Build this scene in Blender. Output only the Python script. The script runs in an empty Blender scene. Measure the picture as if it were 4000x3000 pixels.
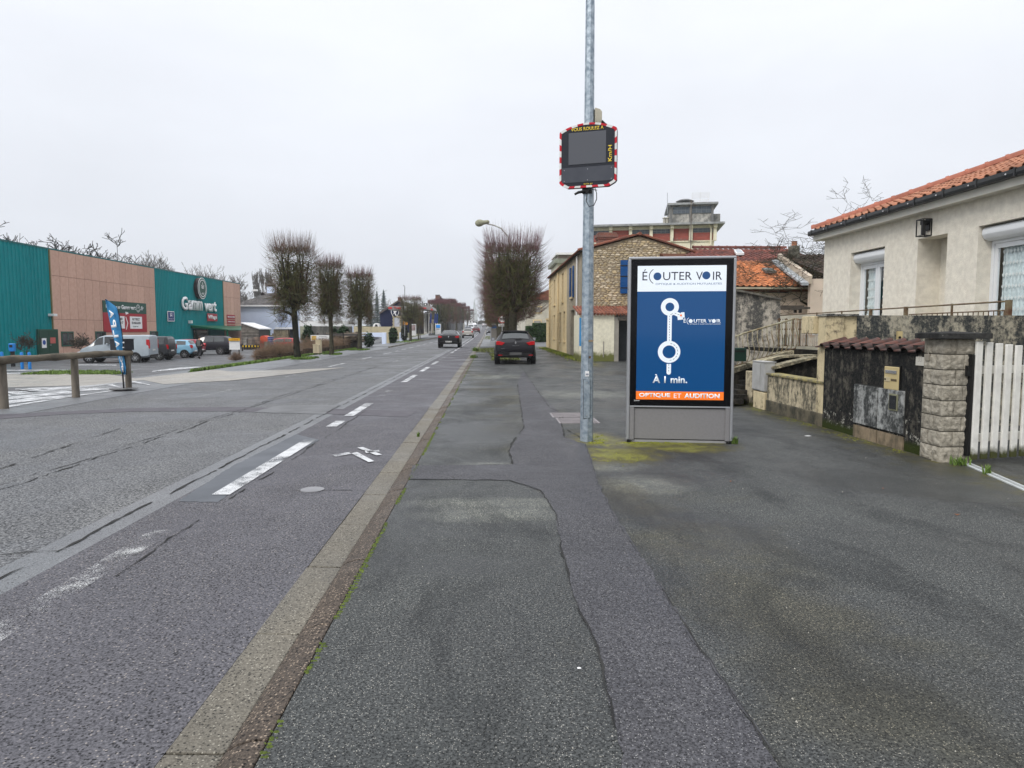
import bpy, bmesh, math, random
from mathutils import Vector, Matrix, noise
from math import radians as R, sin, cos, tan, pi, atan2
sc = bpy.context.scene
COL = sc.collection
# ---------------------------------------------------------------- camera, sky, sun, exposure
FOC = 2700.0; CAMH = 1.5
cam_d = bpy.data.cameras.new('camera'); cam = bpy.data.objects.new('camera', cam_d); COL.objects.link(cam)
cam_d.sensor_width = 36.0; cam_d.lens = FOC / 4000 * 36; cam_d.clip_start = .05; cam_d.clip_end = 5000
cam.location = (0, 0, CAMH); cam.rotation_euler = (R(90 - 4.49), 0, R(-1.887))
sc.camera = cam
CM = cam.rotation_euler.to_matrix()
world = bpy.data.worlds.new('World'); sc.world = world; world.use_nodes = True
wn, wl = world.node_tree.nodes, world.node_tree.links
wn.clear()
SUN_EL, SUN_AZ = 42.0, 224.0        # azimuth clockwise from +Y (north)
wo = wn.new('ShaderNodeOutputWorld'); wb = wn.new('ShaderNodeBackground')
sky = wn.new('ShaderNodeTexSky'); sky.sky_type = 'NISHITA'; sky.sun_disc = False
sky.sun_elevation = R(SUN_EL); sky.sun_rotation = R(SUN_AZ); sky.dust_density = 5; sky.air_density = 1
hs = wn.new('ShaderNodeHueSaturation'); hs.inputs['Saturation'].default_value = .12
tc = wn.new('ShaderNodeTexCoord'); sx = wn.new('ShaderNodeSeparateXYZ')
wl.new(tc.outputs['Generated'], sx.inputs[0])
cl = wn.new('ShaderNodeMath'); cl.operation = 'MAXIMUM'; wl.new(sx.outputs['Z'], cl.inputs[0]); cl.inputs[1].default_value = 0
c2_ = wn.new('ShaderNodeMath'); c2_.operation = 'MULTIPLY_ADD'; wl.new(cl.outputs[0], c2_.inputs[0]); c2_.inputs[1].default_value = .75; c2_.inputs[2].default_value = .25
c2_.inputs[0].default_value = 0; sq_ = wn.new('ShaderNodeMath'); sq_.operation = 'MULTIPLY'; wl.new(cl.outputs[0], sq_.inputs[0]); wl.new(cl.outputs[0], sq_.inputs[1]); wl.new(sq_.outputs[0], c2_.inputs[0])
c3_ = wn.new('ShaderNodeMath'); c3_.operation = 'MULTIPLY'; wl.new(cl.outputs[0], c3_.inputs[0]); wl.new(c2_.outputs[0], c3_.inputs[1]); cl = c3_
cr = wn.new('ShaderNodeMix'); cr.data_type = 'RGBA'
cr.inputs['A'].default_value = (7.0, 7.3, 7.95, 1); cr.inputs['B'].default_value = (20.5, 21.0, 22.0, 1)
wl.new(cl.outputs[0], cr.inputs['Factor'])
mp = wn.new('ShaderNodeMapping'); mp.inputs['Scale'].default_value = (1.2, 1.2, 3.2)
nz = wn.new('ShaderNodeTexNoise'); nz.inputs['Scale'].default_value = 1.4; nz.inputs['Detail'].default_value = 5; nz.inputs['Roughness'].default_value = .55
wl.new(tc.outputs['Generated'], mp.inputs[0]); wl.new(mp.outputs[0], nz.inputs['Vector'])
nr = wn.new('ShaderNodeMapRange'); nr.inputs['From Min'].default_value = .3; nr.inputs['From Max'].default_value = .7
nr.inputs['To Min'].default_value = .95; nr.inputs['To Max'].default_value = 1.08
wl.new(nz.outputs['Fac'], nr.inputs['Value'])
ml = wn.new('ShaderNodeVectorMath'); ml.operation = 'SCALE'
mx = wn.new('ShaderNodeMix'); mx.data_type = 'RGBA'; mx.inputs['Factor'].default_value = .92
wl.new(sky.outputs[0], hs.inputs['Color']); wl.new(hs.outputs[0], mx.inputs['A']); wl.new(cr.outputs['Result'], mx.inputs['B'])
wl.new(mx.outputs['Result'], ml.inputs[0]); wl.new(nr.outputs[0], ml.inputs['Scale'])
wl.new(ml.outputs[0], wb.inputs['Color']); wb.inputs['Strength'].default_value = .1
wl.new(wb.outputs[0], wo.inputs['Surface'])
sun_d = bpy.data.lights.new('sun', 'SUN'); sun_d.energy = 1.5; sun_d.angle = R(20); sun_d.color = (1, .95, .88)
sun = bpy.data.objects.new('sun', sun_d); COL.objects.link(sun)
saz = R(SUN_AZ); sdir = Vector((sin(saz) * cos(R(SUN_EL)), cos(saz) * cos(R(SUN_EL)), sin(R(SUN_EL))))
sun.rotation_euler = sdir.to_track_quat('Z', 'Y').to_euler()
sc.view_settings.view_transform = 'Standard'; sc.view_settings.look = 'None'
sc.view_settings.exposure = 0.14; sc.view_settings.gamma = 1.0; sc.view_settings.use_curve_mapping = False
sc.cycles.volume_bounces = 1; sc.cycles.max_bounces = 8; sc.cycles.transparent_max_bounces = 16
# ---------------------------------------------------------------- geometry of the place
XK = [(-17.0, -.8), (-10.6, 0.0)]
YK = [(60, 0), (90, .1), (120, .26), (150, .5), (200, 1.15), (250, 2.0), (300, 3.0), (380, 4.5)]
def gz(x, y):
 a = -.8 if x <= -17 else (0 if x >= -10.6 else -.8 * (-10.6 - x) / 6.4)
 if y <= 60: b = 0
 elif y >= 380: b = 4.5
 else:
  for (y0, z0), (y1, z1) in zip(YK, YK[1:]):
   if y0 <= y <= y1: b = z0 + (z1 - z0) * (y - y0) / (y1 - y0); break
 return a + b
def ray(px, py):
 return (CM @ Vector(((px - 2000) / FOC, (1500 - py) / FOC, -1))).normalized()
def GP(px, py):                       # ground point seen at a pixel of the photograph
 d = ray(px, py); t = 1.0
 for i in range(60):
  p = Vector((0, 0, CAMH)) + d * t
  g = gz(p.x, p.y)
  if abs(p.z - g) < 1e-4: break
  t = t + (p.z - g) / max(-d.z, .002) * .9
 return p
def PX(px, py, X): d = ray(px, py); return Vector((0, 0, CAMH)) + d * (X / d.x)
def PY(px, py, Y): d = ray(px, py); return Vector((0, 0, CAMH)) + d * (Y / d.y)
# ---------------------------------------------------------------- materials
MC = {}
class NT:
 def __init__(s, m): s.t = m.node_tree; s.n = s.t.nodes; s.l = s.t.links
 def new(s, ty, **k):
  o = s.n.new(ty)
  for a, v in k.items(): setattr(o, a, v)
  return o
 def noise(s, scale, detail=4, rough=.55, vec=None, dist=0):
  o = s.new('ShaderNodeTexNoise'); o.inputs['Scale'].default_value = scale; o.inputs['Detail'].default_value = detail
  o.inputs['Roughness'].default_value = rough; o.inputs['Distortion'].default_value = dist
  if vec: s.l.new(vec, o.inputs['Vector'])
  return o.outputs['Fac']
 def ramp(s, src, a, b, lo=0., hi=1.):
  o = s.new('ShaderNodeMapRange'); o.inputs['From Min'].default_value = a; o.inputs['From Max'].default_value = b
  o.inputs['To Min'].default_value = lo; o.inputs['To Max'].default_value = hi
  s.l.new(src, o.inputs['Value']); return o.outputs[0]
 def mix(s, f, a, b, mode='MIX'):
  o = s.new('ShaderNodeMix', data_type='RGBA', blend_type=mode)
  for k, v in (('Factor', f), ('A', a), ('B', b)):
   i = o.inputs[k]
   if hasattr(v, 'is_linked') or hasattr(v, 'links'): s.l.new(v, i)
   elif isinstance(v, (int, float)): i.default_value = v if k == 'Factor' else (v, v, v, 1)
   else: i.default_value = (*v, 1) if len(v) == 3 else v
  return o.outputs['Result']
 def math(s, op, a, b=0.):
  o = s.new('ShaderNodeMath', operation=op)
  for i, v in enumerate((a, b)):
   if hasattr(v, 'links'): s.l.new(v, o.inputs[i])
   else: o.inputs[i].default_value = v
  return o.outputs[0]
 def coord(s, scale=None):
  o = s.new('ShaderNodeNewGeometry').outputs['Position']
  if scale:
   m = s.new('ShaderNodeMapping'); m.inputs['Scale'].default_value = scale; s.l.new(o, m.inputs[0]); o = m.outputs[0]
  return o
 def ocoord(s, scale=None):
  o = s.new('ShaderNodeTexCoord').outputs['Object']
  if scale:
   m = s.new('ShaderNodeMapping'); m.inputs['Scale'].default_value = scale; s.l.new(o, m.inputs[0]); o = m.outputs[0]
  return o
 def bump(s, h, strength=.3, dist=.01):
  o = s.new('ShaderNodeBump'); o.inputs['Strength'].default_value = strength; o.inputs['Distance'].default_value = dist
  s.l.new(h, o.inputs['Height']); return o.outputs[0]
def newmat(name):
 m = bpy.data.materials.new(name); m.use_nodes = True
 n = NT(m); b = m.node_tree.nodes['Principled BSDF']
 return m, n, b
def setc(n, b, key, v):
 i = b.inputs[key]
 if hasattr(v, 'links'): n.l.new(v, i)
 elif isinstance(v, (int, float)): i.default_value = v
 else: i.default_value = (*v, 1)
def M(name, col, col2=None, scale=3, rough=.6, r2=None, bump=0, bscale=60, metal=0, coat=0, stretch=None, rnd=0, spec=.25, obj=True):
 if name in MC: return MC[name]
 m, n, b = newmat(name)
 co = n.ocoord(stretch) if obj else n.coord(stretch)
 c2 = col2 or tuple(c * .8 for c in col)
 f = n.ramp(n.noise(scale, 6, .6, co), .35, .65)
 c = n.mix(f, col, c2)
 if rnd:
  oi = n.new('ShaderNodeObjectInfo').outputs['Random']
  v = n.ramp(oi, 0, 1, 1 - rnd, 1 + rnd)
  hsn = n.new('ShaderNodeHueSaturation'); n.l.new(v, hsn.inputs['Value']); n.l.new(c, hsn.inputs['Color']); c = hsn.outputs[0]
 setc(n, b, 'Base Color', c)
 if r2 is not None: setc(n, b, 'Roughness', n.ramp(f, 0, 1, rough, r2))
 else: setc(n, b, 'Roughness', float(rough))
 b.inputs['Metallic'].default_value = metal; b.inputs['Coat Weight'].default_value = coat
 b.inputs['Specular IOR Level'].default_value = spec
 if bump: n.l.new(n.bump(n.noise(bscale, 4, .6, co), bump, .02), b.inputs['Normal'])
 MC[name] = m; return m
def stained(name, base, dark, moss=None, amount=.5, streak=True, scale=1.6, rough=.85, low=None, lichen=None, bump=.4, lth=.63, lowl=0):
 """old render or stone with grime in vertical runs, patches and lichen"""
 if name in MC: return MC[name]
 m, n, b = newmat(name)
 co = n.coord((1, 1, .28) if streak else None); cf = n.coord()
 f = n.ramp(n.math('ADD', n.math('MULTIPLY', n.noise(scale, 8, .72, co), .6), n.math('MULTIPLY', n.noise(scale * 3.1, 6, .7, cf), .4)), amount - .05, amount + .05)
 fine = n.noise(24, 6, .7, cf)
 c = n.mix(n.ramp(n.noise(7, 5, .6, cf), .3, .7), base, tuple(x * .78 for x in base))
 c = n.mix(n.math('MULTIPLY', f, n.ramp(fine, .3, .55, .72, 1)), c, dark)
 if lichen:
  ln_ = n.noise(11, 9, .8, cf)
  if lowl: z_ = n.new('ShaderNodeSeparateXYZ'); n.l.new(cf, z_.inputs[0]); ln_ = n.math('ADD', ln_, n.ramp(z_.outputs['Z'], .1, .55, lowl, 0))
  vf = n.ramp(ln_, lth, lth + .03)
  c = n.mix(vf, c, lichen)
 if moss:
  z = n.new('ShaderNodeSeparateXYZ'); n.l.new(cf, z.inputs[0])
  g = n.math('ADD', n.ramp(z.outputs['Z'], 0, low or .5, .55, 0), n.math('MULTIPLY', n.noise(6, 6, .7, cf), .35))
  c = n.mix(n.ramp(g, .42, .56), c, moss)
 setc(n, b, 'Base Color', c); b.inputs['Roughness'].default_value = rough; b.inputs['Specular IOR Level'].default_value = .1
 n.l.new(n.bump(n.noise(40, 6, .7, cf), bump, .02), b.inputs['Normal'])
 MC[name] = m; return m
def asphalt(name, c1, c2, speck, tint=None, coarse=120, specks=.5, wet=.5, rmin=.38, bumpk=.5, mossy=False, spk=95):
 m, n, b = newmat(name); co = n.coord()
 a = n.ramp(n.noise(coarse, 3, .7, co), .36, .64)
 c = n.mix(a, c1, c2)
 v = n.new('ShaderNodeTexVoronoi'); v.inputs['Scale'].default_value = spk; n.l.new(co, v.inputs['Vector'])
 sp = n.new('ShaderNodeSeparateColor'); n.l.new(v.outputs['Color'], sp.inputs[0])
 f = n.math('MULTIPLY', n.math('LESS_THAN', v.outputs['Distance'], .36), n.math('GREATER_THAN', sp.outputs[0], 1 - specks * .45))
 c = n.mix(n.math('MULTIPLY', f, .6), c, speck)
 f2 = n.math('MULTIPLY', n.math('LESS_THAN', v.outputs['Distance'], .45), n.math('LESS_THAN', sp.outputs[1], .22))
 c = n.mix(f2, c, tuple(x * .3 for x in c1))
 v2 = n.new('ShaderNodeTexVoronoi'); v2.inputs['Scale'].default_value = 11; n.l.new(co, v2.inputs['Vector'])
 s2 = n.new('ShaderNodeSeparateColor'); n.l.new(v2.outputs['Color'], s2.inputs[0])
 f3 = n.math('MULTIPLY', n.math('LESS_THAN', v2.outputs['Distance'], .05), n.math('GREATER_THAN', s2.outputs[0], .965))
 c = n.mix(f3, c, (.5, .47, .42))
 big = n.noise(.55, 5, .62, co, .6)
 c = n.mix(n.ramp(big, .35, .65, 0, 1), n.mix(1., c, tint or (.8, .82, .8), 'MULTIPLY'), c)
 w = n.noise(1.7, 4, .55, n.coord((1, .6, 1)), .3)
 if mossy:
  z0_ = n.new('ShaderNodeSeparateXYZ'); n.l.new(co, z0_.inputs[0]); tt = None
  for (cx, cy, rx, ry) in ((.0, 5.55, .75, .3), (.05, 5.9, .9, .25), (1.55, 6.6, .5, .5), (1.3, 7.5, .5, .35), (-.1, 7.6, .5, .2), (2.0, 16, 1.6, 1.2), (.3, 22, 1.2, 1.2)):
   ax_ = n.math('DIVIDE', n.math('SUBTRACT', z0_.outputs[0], cx), rx); ay_ = n.math('DIVIDE', n.math('SUBTRACT', z0_.outputs[1], cy), ry)
   q_ = n.ramp(n.math('ADD', n.math('MULTIPLY', ax_, ax_), n.math('MULTIPLY', ay_, ay_)), 0, 1, 1, 0); tt = q_ if tt is None else n.math('MAXIMUM', tt, q_)
  c = n.mix(n.math('MULTIPLY', tt, n.ramp(n.noise(5, 6, .7, co), .35, .6, .3, 1)), c, n.mix(1., c, (2.5, 2.45, 2.2), 'MULTIPLY'))
  dk_ = n.noise(1.1, 9, .68, n.coord((1.3, .5, 1)), .5)
  c = n.mix(n.ramp(dk_, .49, .60, 0, .66), c, n.mix(1., c, (.44, .45, .47), 'MULTIPLY'))
 c = n.mix(n.ramp(w, .42, .62, 0, .45), c, n.mix(1., c, (1.35, 1.35, 1.33), 'MULTIPLY'))
 if mossy:
  z = n.new('ShaderNodeSeparateXYZ'); n.l.new(co, z.inputs[0])
  X, Y = z.outputs[0], z.outputs[1]
  nn = n.noise(4.5, 8, .75, co, .3); n2 = n.noise(.9, 5, .6, co)
  def blob(cx, cy, rx, ry):
   dx = n.math('DIVIDE', n.math('SUBTRACT', X, cx), rx); dy = n.math('DIVIDE', n.math('SUBTRACT', Y, cy), ry)
   d = n.math('ADD', n.math('MULTIPLY', dx, dx), n.math('MULTIPLY', dy, dy))
   return n.ramp(d, 0, 1, 1, 0)
  tot = None
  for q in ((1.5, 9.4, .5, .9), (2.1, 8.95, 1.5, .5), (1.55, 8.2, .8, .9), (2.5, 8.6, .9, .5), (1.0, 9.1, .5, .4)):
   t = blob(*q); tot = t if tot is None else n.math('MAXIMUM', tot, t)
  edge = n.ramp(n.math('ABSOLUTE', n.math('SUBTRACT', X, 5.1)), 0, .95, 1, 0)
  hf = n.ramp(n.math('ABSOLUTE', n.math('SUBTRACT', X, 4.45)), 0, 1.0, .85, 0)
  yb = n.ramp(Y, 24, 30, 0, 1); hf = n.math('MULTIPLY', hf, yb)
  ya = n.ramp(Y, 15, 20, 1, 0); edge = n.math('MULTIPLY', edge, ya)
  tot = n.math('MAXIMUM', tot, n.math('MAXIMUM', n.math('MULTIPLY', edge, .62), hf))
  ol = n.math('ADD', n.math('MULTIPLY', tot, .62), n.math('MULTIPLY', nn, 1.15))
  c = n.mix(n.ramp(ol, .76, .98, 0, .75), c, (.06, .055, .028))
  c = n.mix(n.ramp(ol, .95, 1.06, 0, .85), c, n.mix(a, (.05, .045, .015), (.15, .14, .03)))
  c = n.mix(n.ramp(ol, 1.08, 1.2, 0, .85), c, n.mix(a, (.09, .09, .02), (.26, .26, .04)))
  oly = n.ramp(n.math('ADD', n2, n.math('MULTIPLY', n.math('ABSOLUTE', n.math('SUBTRACT', n.math('SUBTRACT', X, 1.9), n.math('MULTIPLY', Y, -.11))), -.18)), .38, .56, 0, .5)
  c = n.mix(oly, c, n.mix(1., c, (1.15, 1.0, .62), 'MULTIPLY'))
 setc(n, b, 'Base Color', c)
 setc(n, b, 'Roughness', n.ramp(big, wet - .12, wet + .12, rmin, .8))
 b.inputs['Specular IOR Level'].default_value = .22
 n.l.new(n.bump(n.noise(coarse * .7, 4, .75, co), bumpk, .012), b.inputs['Normal'])
 MC[name] = m; return m
def glass_dark(name='dark_glass', col=(.012, .014, .016)):
 return M(name, col, col, rough=.06, spec=.8)
def paintm(name, col, wear=.45, sc_=30):
 """road paint, worn through to the asphalt"""
 m, n, b = newmat(name); co = n.coord()
 setc(n, b, 'Base Color', n.mix(n.noise(8, 4, .6, co), col, tuple(x * .75 for x in col))); b.inputs['Roughness'].default_value = .6
 tr = n.new('ShaderNodeBsdfTransparent'); mxs = n.new('ShaderNodeMixShader')
 f = n.math('ADD', n.math('MULTIPLY', n.noise(sc_ * 3, 4, .7, co), .6), n.math('MULTIPLY', n.noise(3, 4, .6, co), .5))
 n.l.new(n.ramp(f, wear, wear + .05, 1, 0), mxs.inputs[0]) if False else n.l.new(n.ramp(f, 1.1 * wear - .02, 1.1 * wear + .03, 0, 1), mxs.inputs[0])
 n.l.new(tr.outputs[0], mxs.inputs[1]); n.l.new(b.outputs[0], mxs.inputs[2])
 n.l.new(mxs.outputs[0], m.node_tree.nodes['Material Output'].inputs['Surface'])
 MC[name] = m; return m
def brickm(name, c1, c2, mortar, sc_=1., w=.22, h=.065):
 m, n, b = newmat(name)
 tcx = n.new('ShaderNodeTexCoord').outputs['Object']
 s = n.new('ShaderNodeSeparateXYZ'); n.l.new(tcx, s.inputs[0])
 cmb = n.new('ShaderNodeCombineXYZ'); n.l.new(n.math('ADD', s.outputs[0], s.outputs[1]), cmb.inputs[0]); n.l.new(s.outputs[2], cmb.inputs[1])
 br = n.new('ShaderNodeTexBrick'); n.l.new(cmb.outputs[0], br.inputs['Vector'])
 br.inputs['Color1'].default_value = (*c1, 1); br.inputs['Color2'].default_value = (*c2, 1); br.inputs['Mortar'].default_value = (*mortar, 1)
 br.inputs['Scale'].default_value = sc_; br.inputs['Brick Width'].default_value = w; br.inputs['Row Height'].default_value = h; br.inputs['Mortar Size'].default_value = .008
 c = n.mix(n.noise(1.5, 5, .6, tcx), br.outputs['Color'], n.mix(1., br.outputs['Color'], (.6, .6, .6), 'MULTIPLY'))
 setc(n, b, 'Base Color', c); b.inputs['Roughness'].default_value = .9
 MC[name] = m; return m
# ---------------------------------------------------------------- mesh helpers
def tag(o, label=None, cat=None, group=None, kind=None):
 if label: o['label'] = label
 if cat: o['category'] = cat
 if group: o['group'] = group
 if kind: o['kind'] = kind
 return o
def thing(name, label, cat, loc=(0, 0, 0), rz=0., group=None):
 o = bpy.data.objects.new(name, None); COL.objects.link(o); o.location = loc; o.rotation_euler = (0, 0, rz)
 o.empty_display_size = .2
 return tag(o, label, cat, group)
def wloc(p):
 v = Vector((0, 0, 0))
 while p: v += p.location; p = p.parent
 return v
class MB:
 def __init__(s): s.v = []; s.f = []
 def add(s, vs, fs, m=None):
  k = len(s.v); s.v += [tuple(m @ Vector(q)) if m else tuple(q) for q in vs]; s.f += [tuple(i + k for i in f) for f in fs]; return s
 def box(s, x0, x1, y0, y1, z0, z1, m=None):
  return s.add([(x, y, z) for x in (x0, x1) for y in (y0, y1) for z in (z0, z1)],
     [(0, 1, 3, 2), (4, 6, 7, 5), (0, 4, 5, 1), (2, 3, 7, 6), (0, 2, 6, 4), (1, 5, 7, 3)], m)
 def hexa(s, b, t):          # bottom 4 points ccw, top 4 points
  return s.add(list(b) + list(t), [(3, 2, 1, 0), (4, 5, 6, 7), (0, 1, 5, 4), (1, 2, 6, 5), (2, 3, 7, 6), (3, 0, 4, 7)])
 def quad(s, a, b, c, d): return s.add([a, b, c, d], [(0, 1, 2, 3)])
 def poly(s, pts): return s.add(pts, [tuple(range(len(pts)))])
 def prism(s, pts, vec, m=None):      # closed polygon swept along vec
  n = len(pts); v = Vector(vec)
  return s.add([Vector(p) for p in pts] + [Vector(p) + v for p in pts],
     [tuple(range(n))[::-1], tuple(range(n, 2 * n))] + [(i, (i + 1) % n, n + (i + 1) % n, n + i) for i in range(n)], m)
 def tube(s, pts, r, seg=8, cap=True):
  pts = [Vector(p) for p in pts]; n = len(pts)
  rr = r if isinstance(r, (list, tuple)) else [r] * n
  base = len(s.v); up = Vector((0, 0, 1))
  for i, p in enumerate(pts):
   d = (pts[min(i + 1, n - 1)] - pts[max(i - 1, 0)])
   if d.length < 1e-9: d = up
   d.normalize()
   a = d.cross(up if abs(d.z) < .9 else Vector((1, 0, 0))).normalized(); b = d.cross(a)
   if i and (a.dot(pa) < 0): a, b = -a, -b
   pa = a
   for k in range(seg):
    t = 2 * pi * k / seg; s.v.append(tuple(p + (a * cos(t) + b * sin(t)) * rr[i]))
  for i in range(n - 1):
   for k in range(seg):
    k2 = (k + 1) % seg; s.f.append((base + i * seg + k, base + i * seg + k2, base + (i + 1) * seg + k2, base + (i + 1) * seg + k))
  if cap:
   s.f.append(tuple(base + k for k in range(seg))[::-1]); s.f.append(tuple(base + (n - 1) * seg + k for k in range(seg)))
  return s
 def lathe(s, prof, seg=16, m=None):   # profile (r,z)
  b = []; f = []
  for r, z in prof:
   for k in range(seg): t = 2 * pi * k / seg; b.append((r * cos(t), r * sin(t), z))
  for i in range(len(prof) - 1):
   for k in range(seg):
    k2 = (k + 1) % seg; f.append((i * seg + k, i * seg + k2, (i + 1) * seg + k2, (i + 1) * seg + k))
  f.append(tuple(range(seg))[::-1]); f.append(tuple((len(prof) - 1) * seg + k for k in range(seg)))
  return s.add(b, f, m)
 def mesh(s, name):
  me = bpy.data.meshes.new(name); me.from_pydata(s.v, [], s.f); me.update(); return me
 def build(s, name, mat, parent=None, world=False, bevel=0, smooth=None, kind=None, fixn=True, label=None, cat=None, group=None):
  me = s.mesh(name)
  if world and parent:
   w = wloc(parent)
   for v in me.vertices: v.co -= w
  if fixn:
   bm = bmesh.new(); bm.from_mesh(me); bmesh.ops.recalc_face_normals(bm, faces=bm.faces); bm.to_mesh(me); bm.free()
  if mat: me.materials.append(mat)
  o = bpy.data.objects.new(name, me); COL.objects.link(o)
  if parent: o.parent = parent
  if bevel:
   bv = o.modifiers.new('bevel', 'BEVEL'); bv.width = bevel; bv.segments = 2; bv.limit_method = 'ANGLE'
  if smooth is not None: me.shade_smooth(); me.set_sharp_from_angle(angle=R(smooth))
  tag(o, label, cat, group, kind)
  return o
def inst(me, name, parent=None, mtx=None, label=None, cat=None, group=None):
 o = bpy.data.objects.new(name, me); COL.objects.link(o)
 if parent: o.parent = parent
 if mtx is not None: o.matrix_local = mtx
 return tag(o, label, cat, group)
def copy_tree(o, parent=None):
 c = o.copy(); COL.objects.link(c); c.parent = parent
 for ch in list(o.children): copy_tree(ch, c)
 return c
def frame(o, r, u):
 r = Vector(r).normalized(); u = Vector(u).normalized(); n = r.cross(u)
 m = Matrix((r, u, n)).transposed().to_4x4(); m.translation = Vector(o); return m
_tc = {}
def text_obj(s, w, h, mat, parent, mtx, name='lettering', bold=0.0, ext=.002, mirror=False, label=None):
 """text fitted into w x h, lower left corner at the frame's origin"""
 cu = bpy.data.curves.new('txt', 'FONT'); cu.body = s; cu.offset = bold; cu.extrude = .0; cu.resolution_u = 3
 t = bpy.data.objects.new('txt', cu); COL.objects.link(t)
 me = bpy.data.meshes.new_from_object(t.evaluated_get(bpy.context.evaluated_depsgraph_get()))
 bpy.data.objects.remove(t); bpy.data.curves.remove(cu)
 if not me.vertices: return None
 xs = [v.co.x for v in me.vertices]; ys = [v.co.y for v in me.vertices]
 x0, x1, y0, y1 = min(xs), max(xs), min(ys), max(ys)
 sx_ = w / (x1 - x0); sy_ = (h / (y1 - y0)) if h else sx_
 bm = bmesh.new(); bm.from_mesh(me)
 for v in bm.verts: v.co = Vector(((v.co.x - x0) * sx_, (v.co.y - y0) * sy_, 0))
 if mirror:
  for v in bm.verts: v.co.x = w - v.co.x
  bmesh.ops.reverse_faces(bm, faces=bm.faces)
 r = bmesh.ops.extrude_face_region(bm, geom=bm.faces[:])
 for e in r['geom']:
  if isinstance(e, bmesh.types.BMVert): e.co.z += ext
 bmesh.ops.recalc_face_normals(bm, faces=bm.faces)
 bm.to_mesh(me); bm.free(); me.name = name
 me.materials.clear(); me.materials.append(mat)
 o = bpy.data.objects.new(name, me); COL.objects.link(o)
 if parent:
  o.parent = parent; w0 = wloc(parent); mm = mtx.copy()
  mm.translation = mtx.translation
  o.matrix_local = mm
 else: o.matrix_local = mtx
 return tag(o, label)
def wm(mtx, parent):         # world frame to the (unrotated) parent's frame
 m = mtx.copy(); m.translation = m.translation - wloc(parent); return m
def sheet_poly(name, pts, dz, mat, kind=None, parent=None, rough_edge=0, seed=1, label=None, cat=None, thick=0, group=None):
 """flat shape lying on the ground, cut where the ground bends"""
 rnd = random.Random(seed)
 P = [Vector((p[0], p[1], 0)) for p in pts]
 if rough_edge:
  Q = []
  for i, p in enumerate(P):
   q = P[(i + 1) % len(P)]; L = (q - p).length; k = max(1, int(L / (rough_edge * 5)))
   k = min(k, 40)
   nrm = Vector((-(q - p).y, (q - p).x, 0)).normalized()
   for j in range(k): Q.append(p.lerp(q, j / k) + nrm * rnd.uniform(-1, 1) * rough_edge * (1 if j else .2))
  P = Q
 bm = bmesh.new(); vs = [bm.verts.new(p) for p in P]; bm.faces.new(vs)
 bmesh.ops.triangulate(bm, faces=bm.faces)
 for x, _ in XK: bmesh.ops.bisect_plane(bm, geom=bm.verts[:] + bm.edges[:] + bm.faces[:], plane_co=(x, 0, 0), plane_no=(1, 0, 0))
 for y, _ in YK: bmesh.ops.bisect_plane(bm, geom=bm.verts[:] + bm.edges[:] + bm.faces[:], plane_co=(0, y, 0), plane_no=(0, 1, 0))
 bmesh.ops.recalc_face_normals(bm, faces=bm.faces)
 for f in bm.faces:
  if f.normal.z < 0: f.normal_flip()
 for v in bm.verts: v.co.z = gz(v.co.x, v.co.y) + dz
 me = bpy.data.meshes.new(name); bm.to_mesh(me); bm.free(); me.materials.append(mat)
 o = bpy.data.objects.new(name, me); COL.objects.link(o)
 if parent: o.parent = parent
 return tag(o, label, cat, group, kind)
def ribbon(name, pts, w, dz, mat, kind=None, seed=1, jit=.012, parent=None, taper=True):
 rnd = random.Random(seed); P = []
 pts = [Vector((p[0], p[1], 0)) for p in pts]
 for a, b in zip(pts, pts[1:]):
  k = max(1, int((b - a).length / .09)); k = min(k, 60)
  for j in range(k): P.append(a.lerp(b, j / k) + Vector((rnd.uniform(-1, 1), rnd.uniform(-1, 1), 0)) * jit)
 P.append(pts[-1]); mb = MB(); L = []
 for i, p in enumerate(P):
  d = (P[min(i + 1, len(P) - 1)] - P[max(i - 1, 0)]).normalized(); n = Vector((-d.y, d.x, 0))
  ww = w * rnd.uniform(.15, 1.25) * .5 * (.45 + max(0, .5 + 1.3 * noise.noise(p * 1.7))); L.append((p + n * ww, p - n * ww))
 for k_, ((a, b), (c, d)) in enumerate(zip(L, L[1:])):
  if noise.noise(a * 2.3 + Vector((0, 0, seed))) < -.28: continue
  mb.quad(*[(q.x, q.y, gz(q.x, q.y) + dz) for q in (a, b, d, c)])
 o = mb.build(name, mat, parent, kind=kind)
 return o
# common materials
ASPH_ROAD = asphalt('road_asphalt', (.028, .029, .032), (.215, .217, .218), (.42, .42, .40), (.78, .79, .83), coarse=42, specks=.5, wet=.5, rmin=.42, bumpk=.8, spk=60)
ASPH_LANE = asphalt('lane_asphalt', (.04, .0395, .045), (.155, .152, .163), (.42, .38, .34), (.82, .81, .85), coarse=70, specks=.3, wet=.45, bumpk=.6, spk=80)
ASPH_SMOOTH = asphalt('worn_asphalt', (.11, .112, .12), (.20, .205, .212), (.4, .4, .4), (.85, .87, .88), coarse=90, specks=.2, wet=.6, bumpk=.35)
ASPH_WALK = asphalt('footway_asphalt', (.014, .016, .016), (.112, .117, .115), (.50, .48, .43), (.60, .61, .62), coarse=75, specks=.5, wet=.53, rmin=.34, bumpk=.7, mossy=True, spk=140)
ASPH_PATCH = asphalt('patch_asphalt', (.024, .024, .027), (.112, .111, .119), (.46, .45, .43), (.68, .68, .72), coarse=80, specks=.3, wet=.5, bumpk=.5, spk=140)
ASPH_LOT = asphalt('car_park_asphalt', (.075, .075, .08), (.135, .135, .14), (.4, .4, .4), coarse=60, specks=.25, bumpk=.4)
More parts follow.
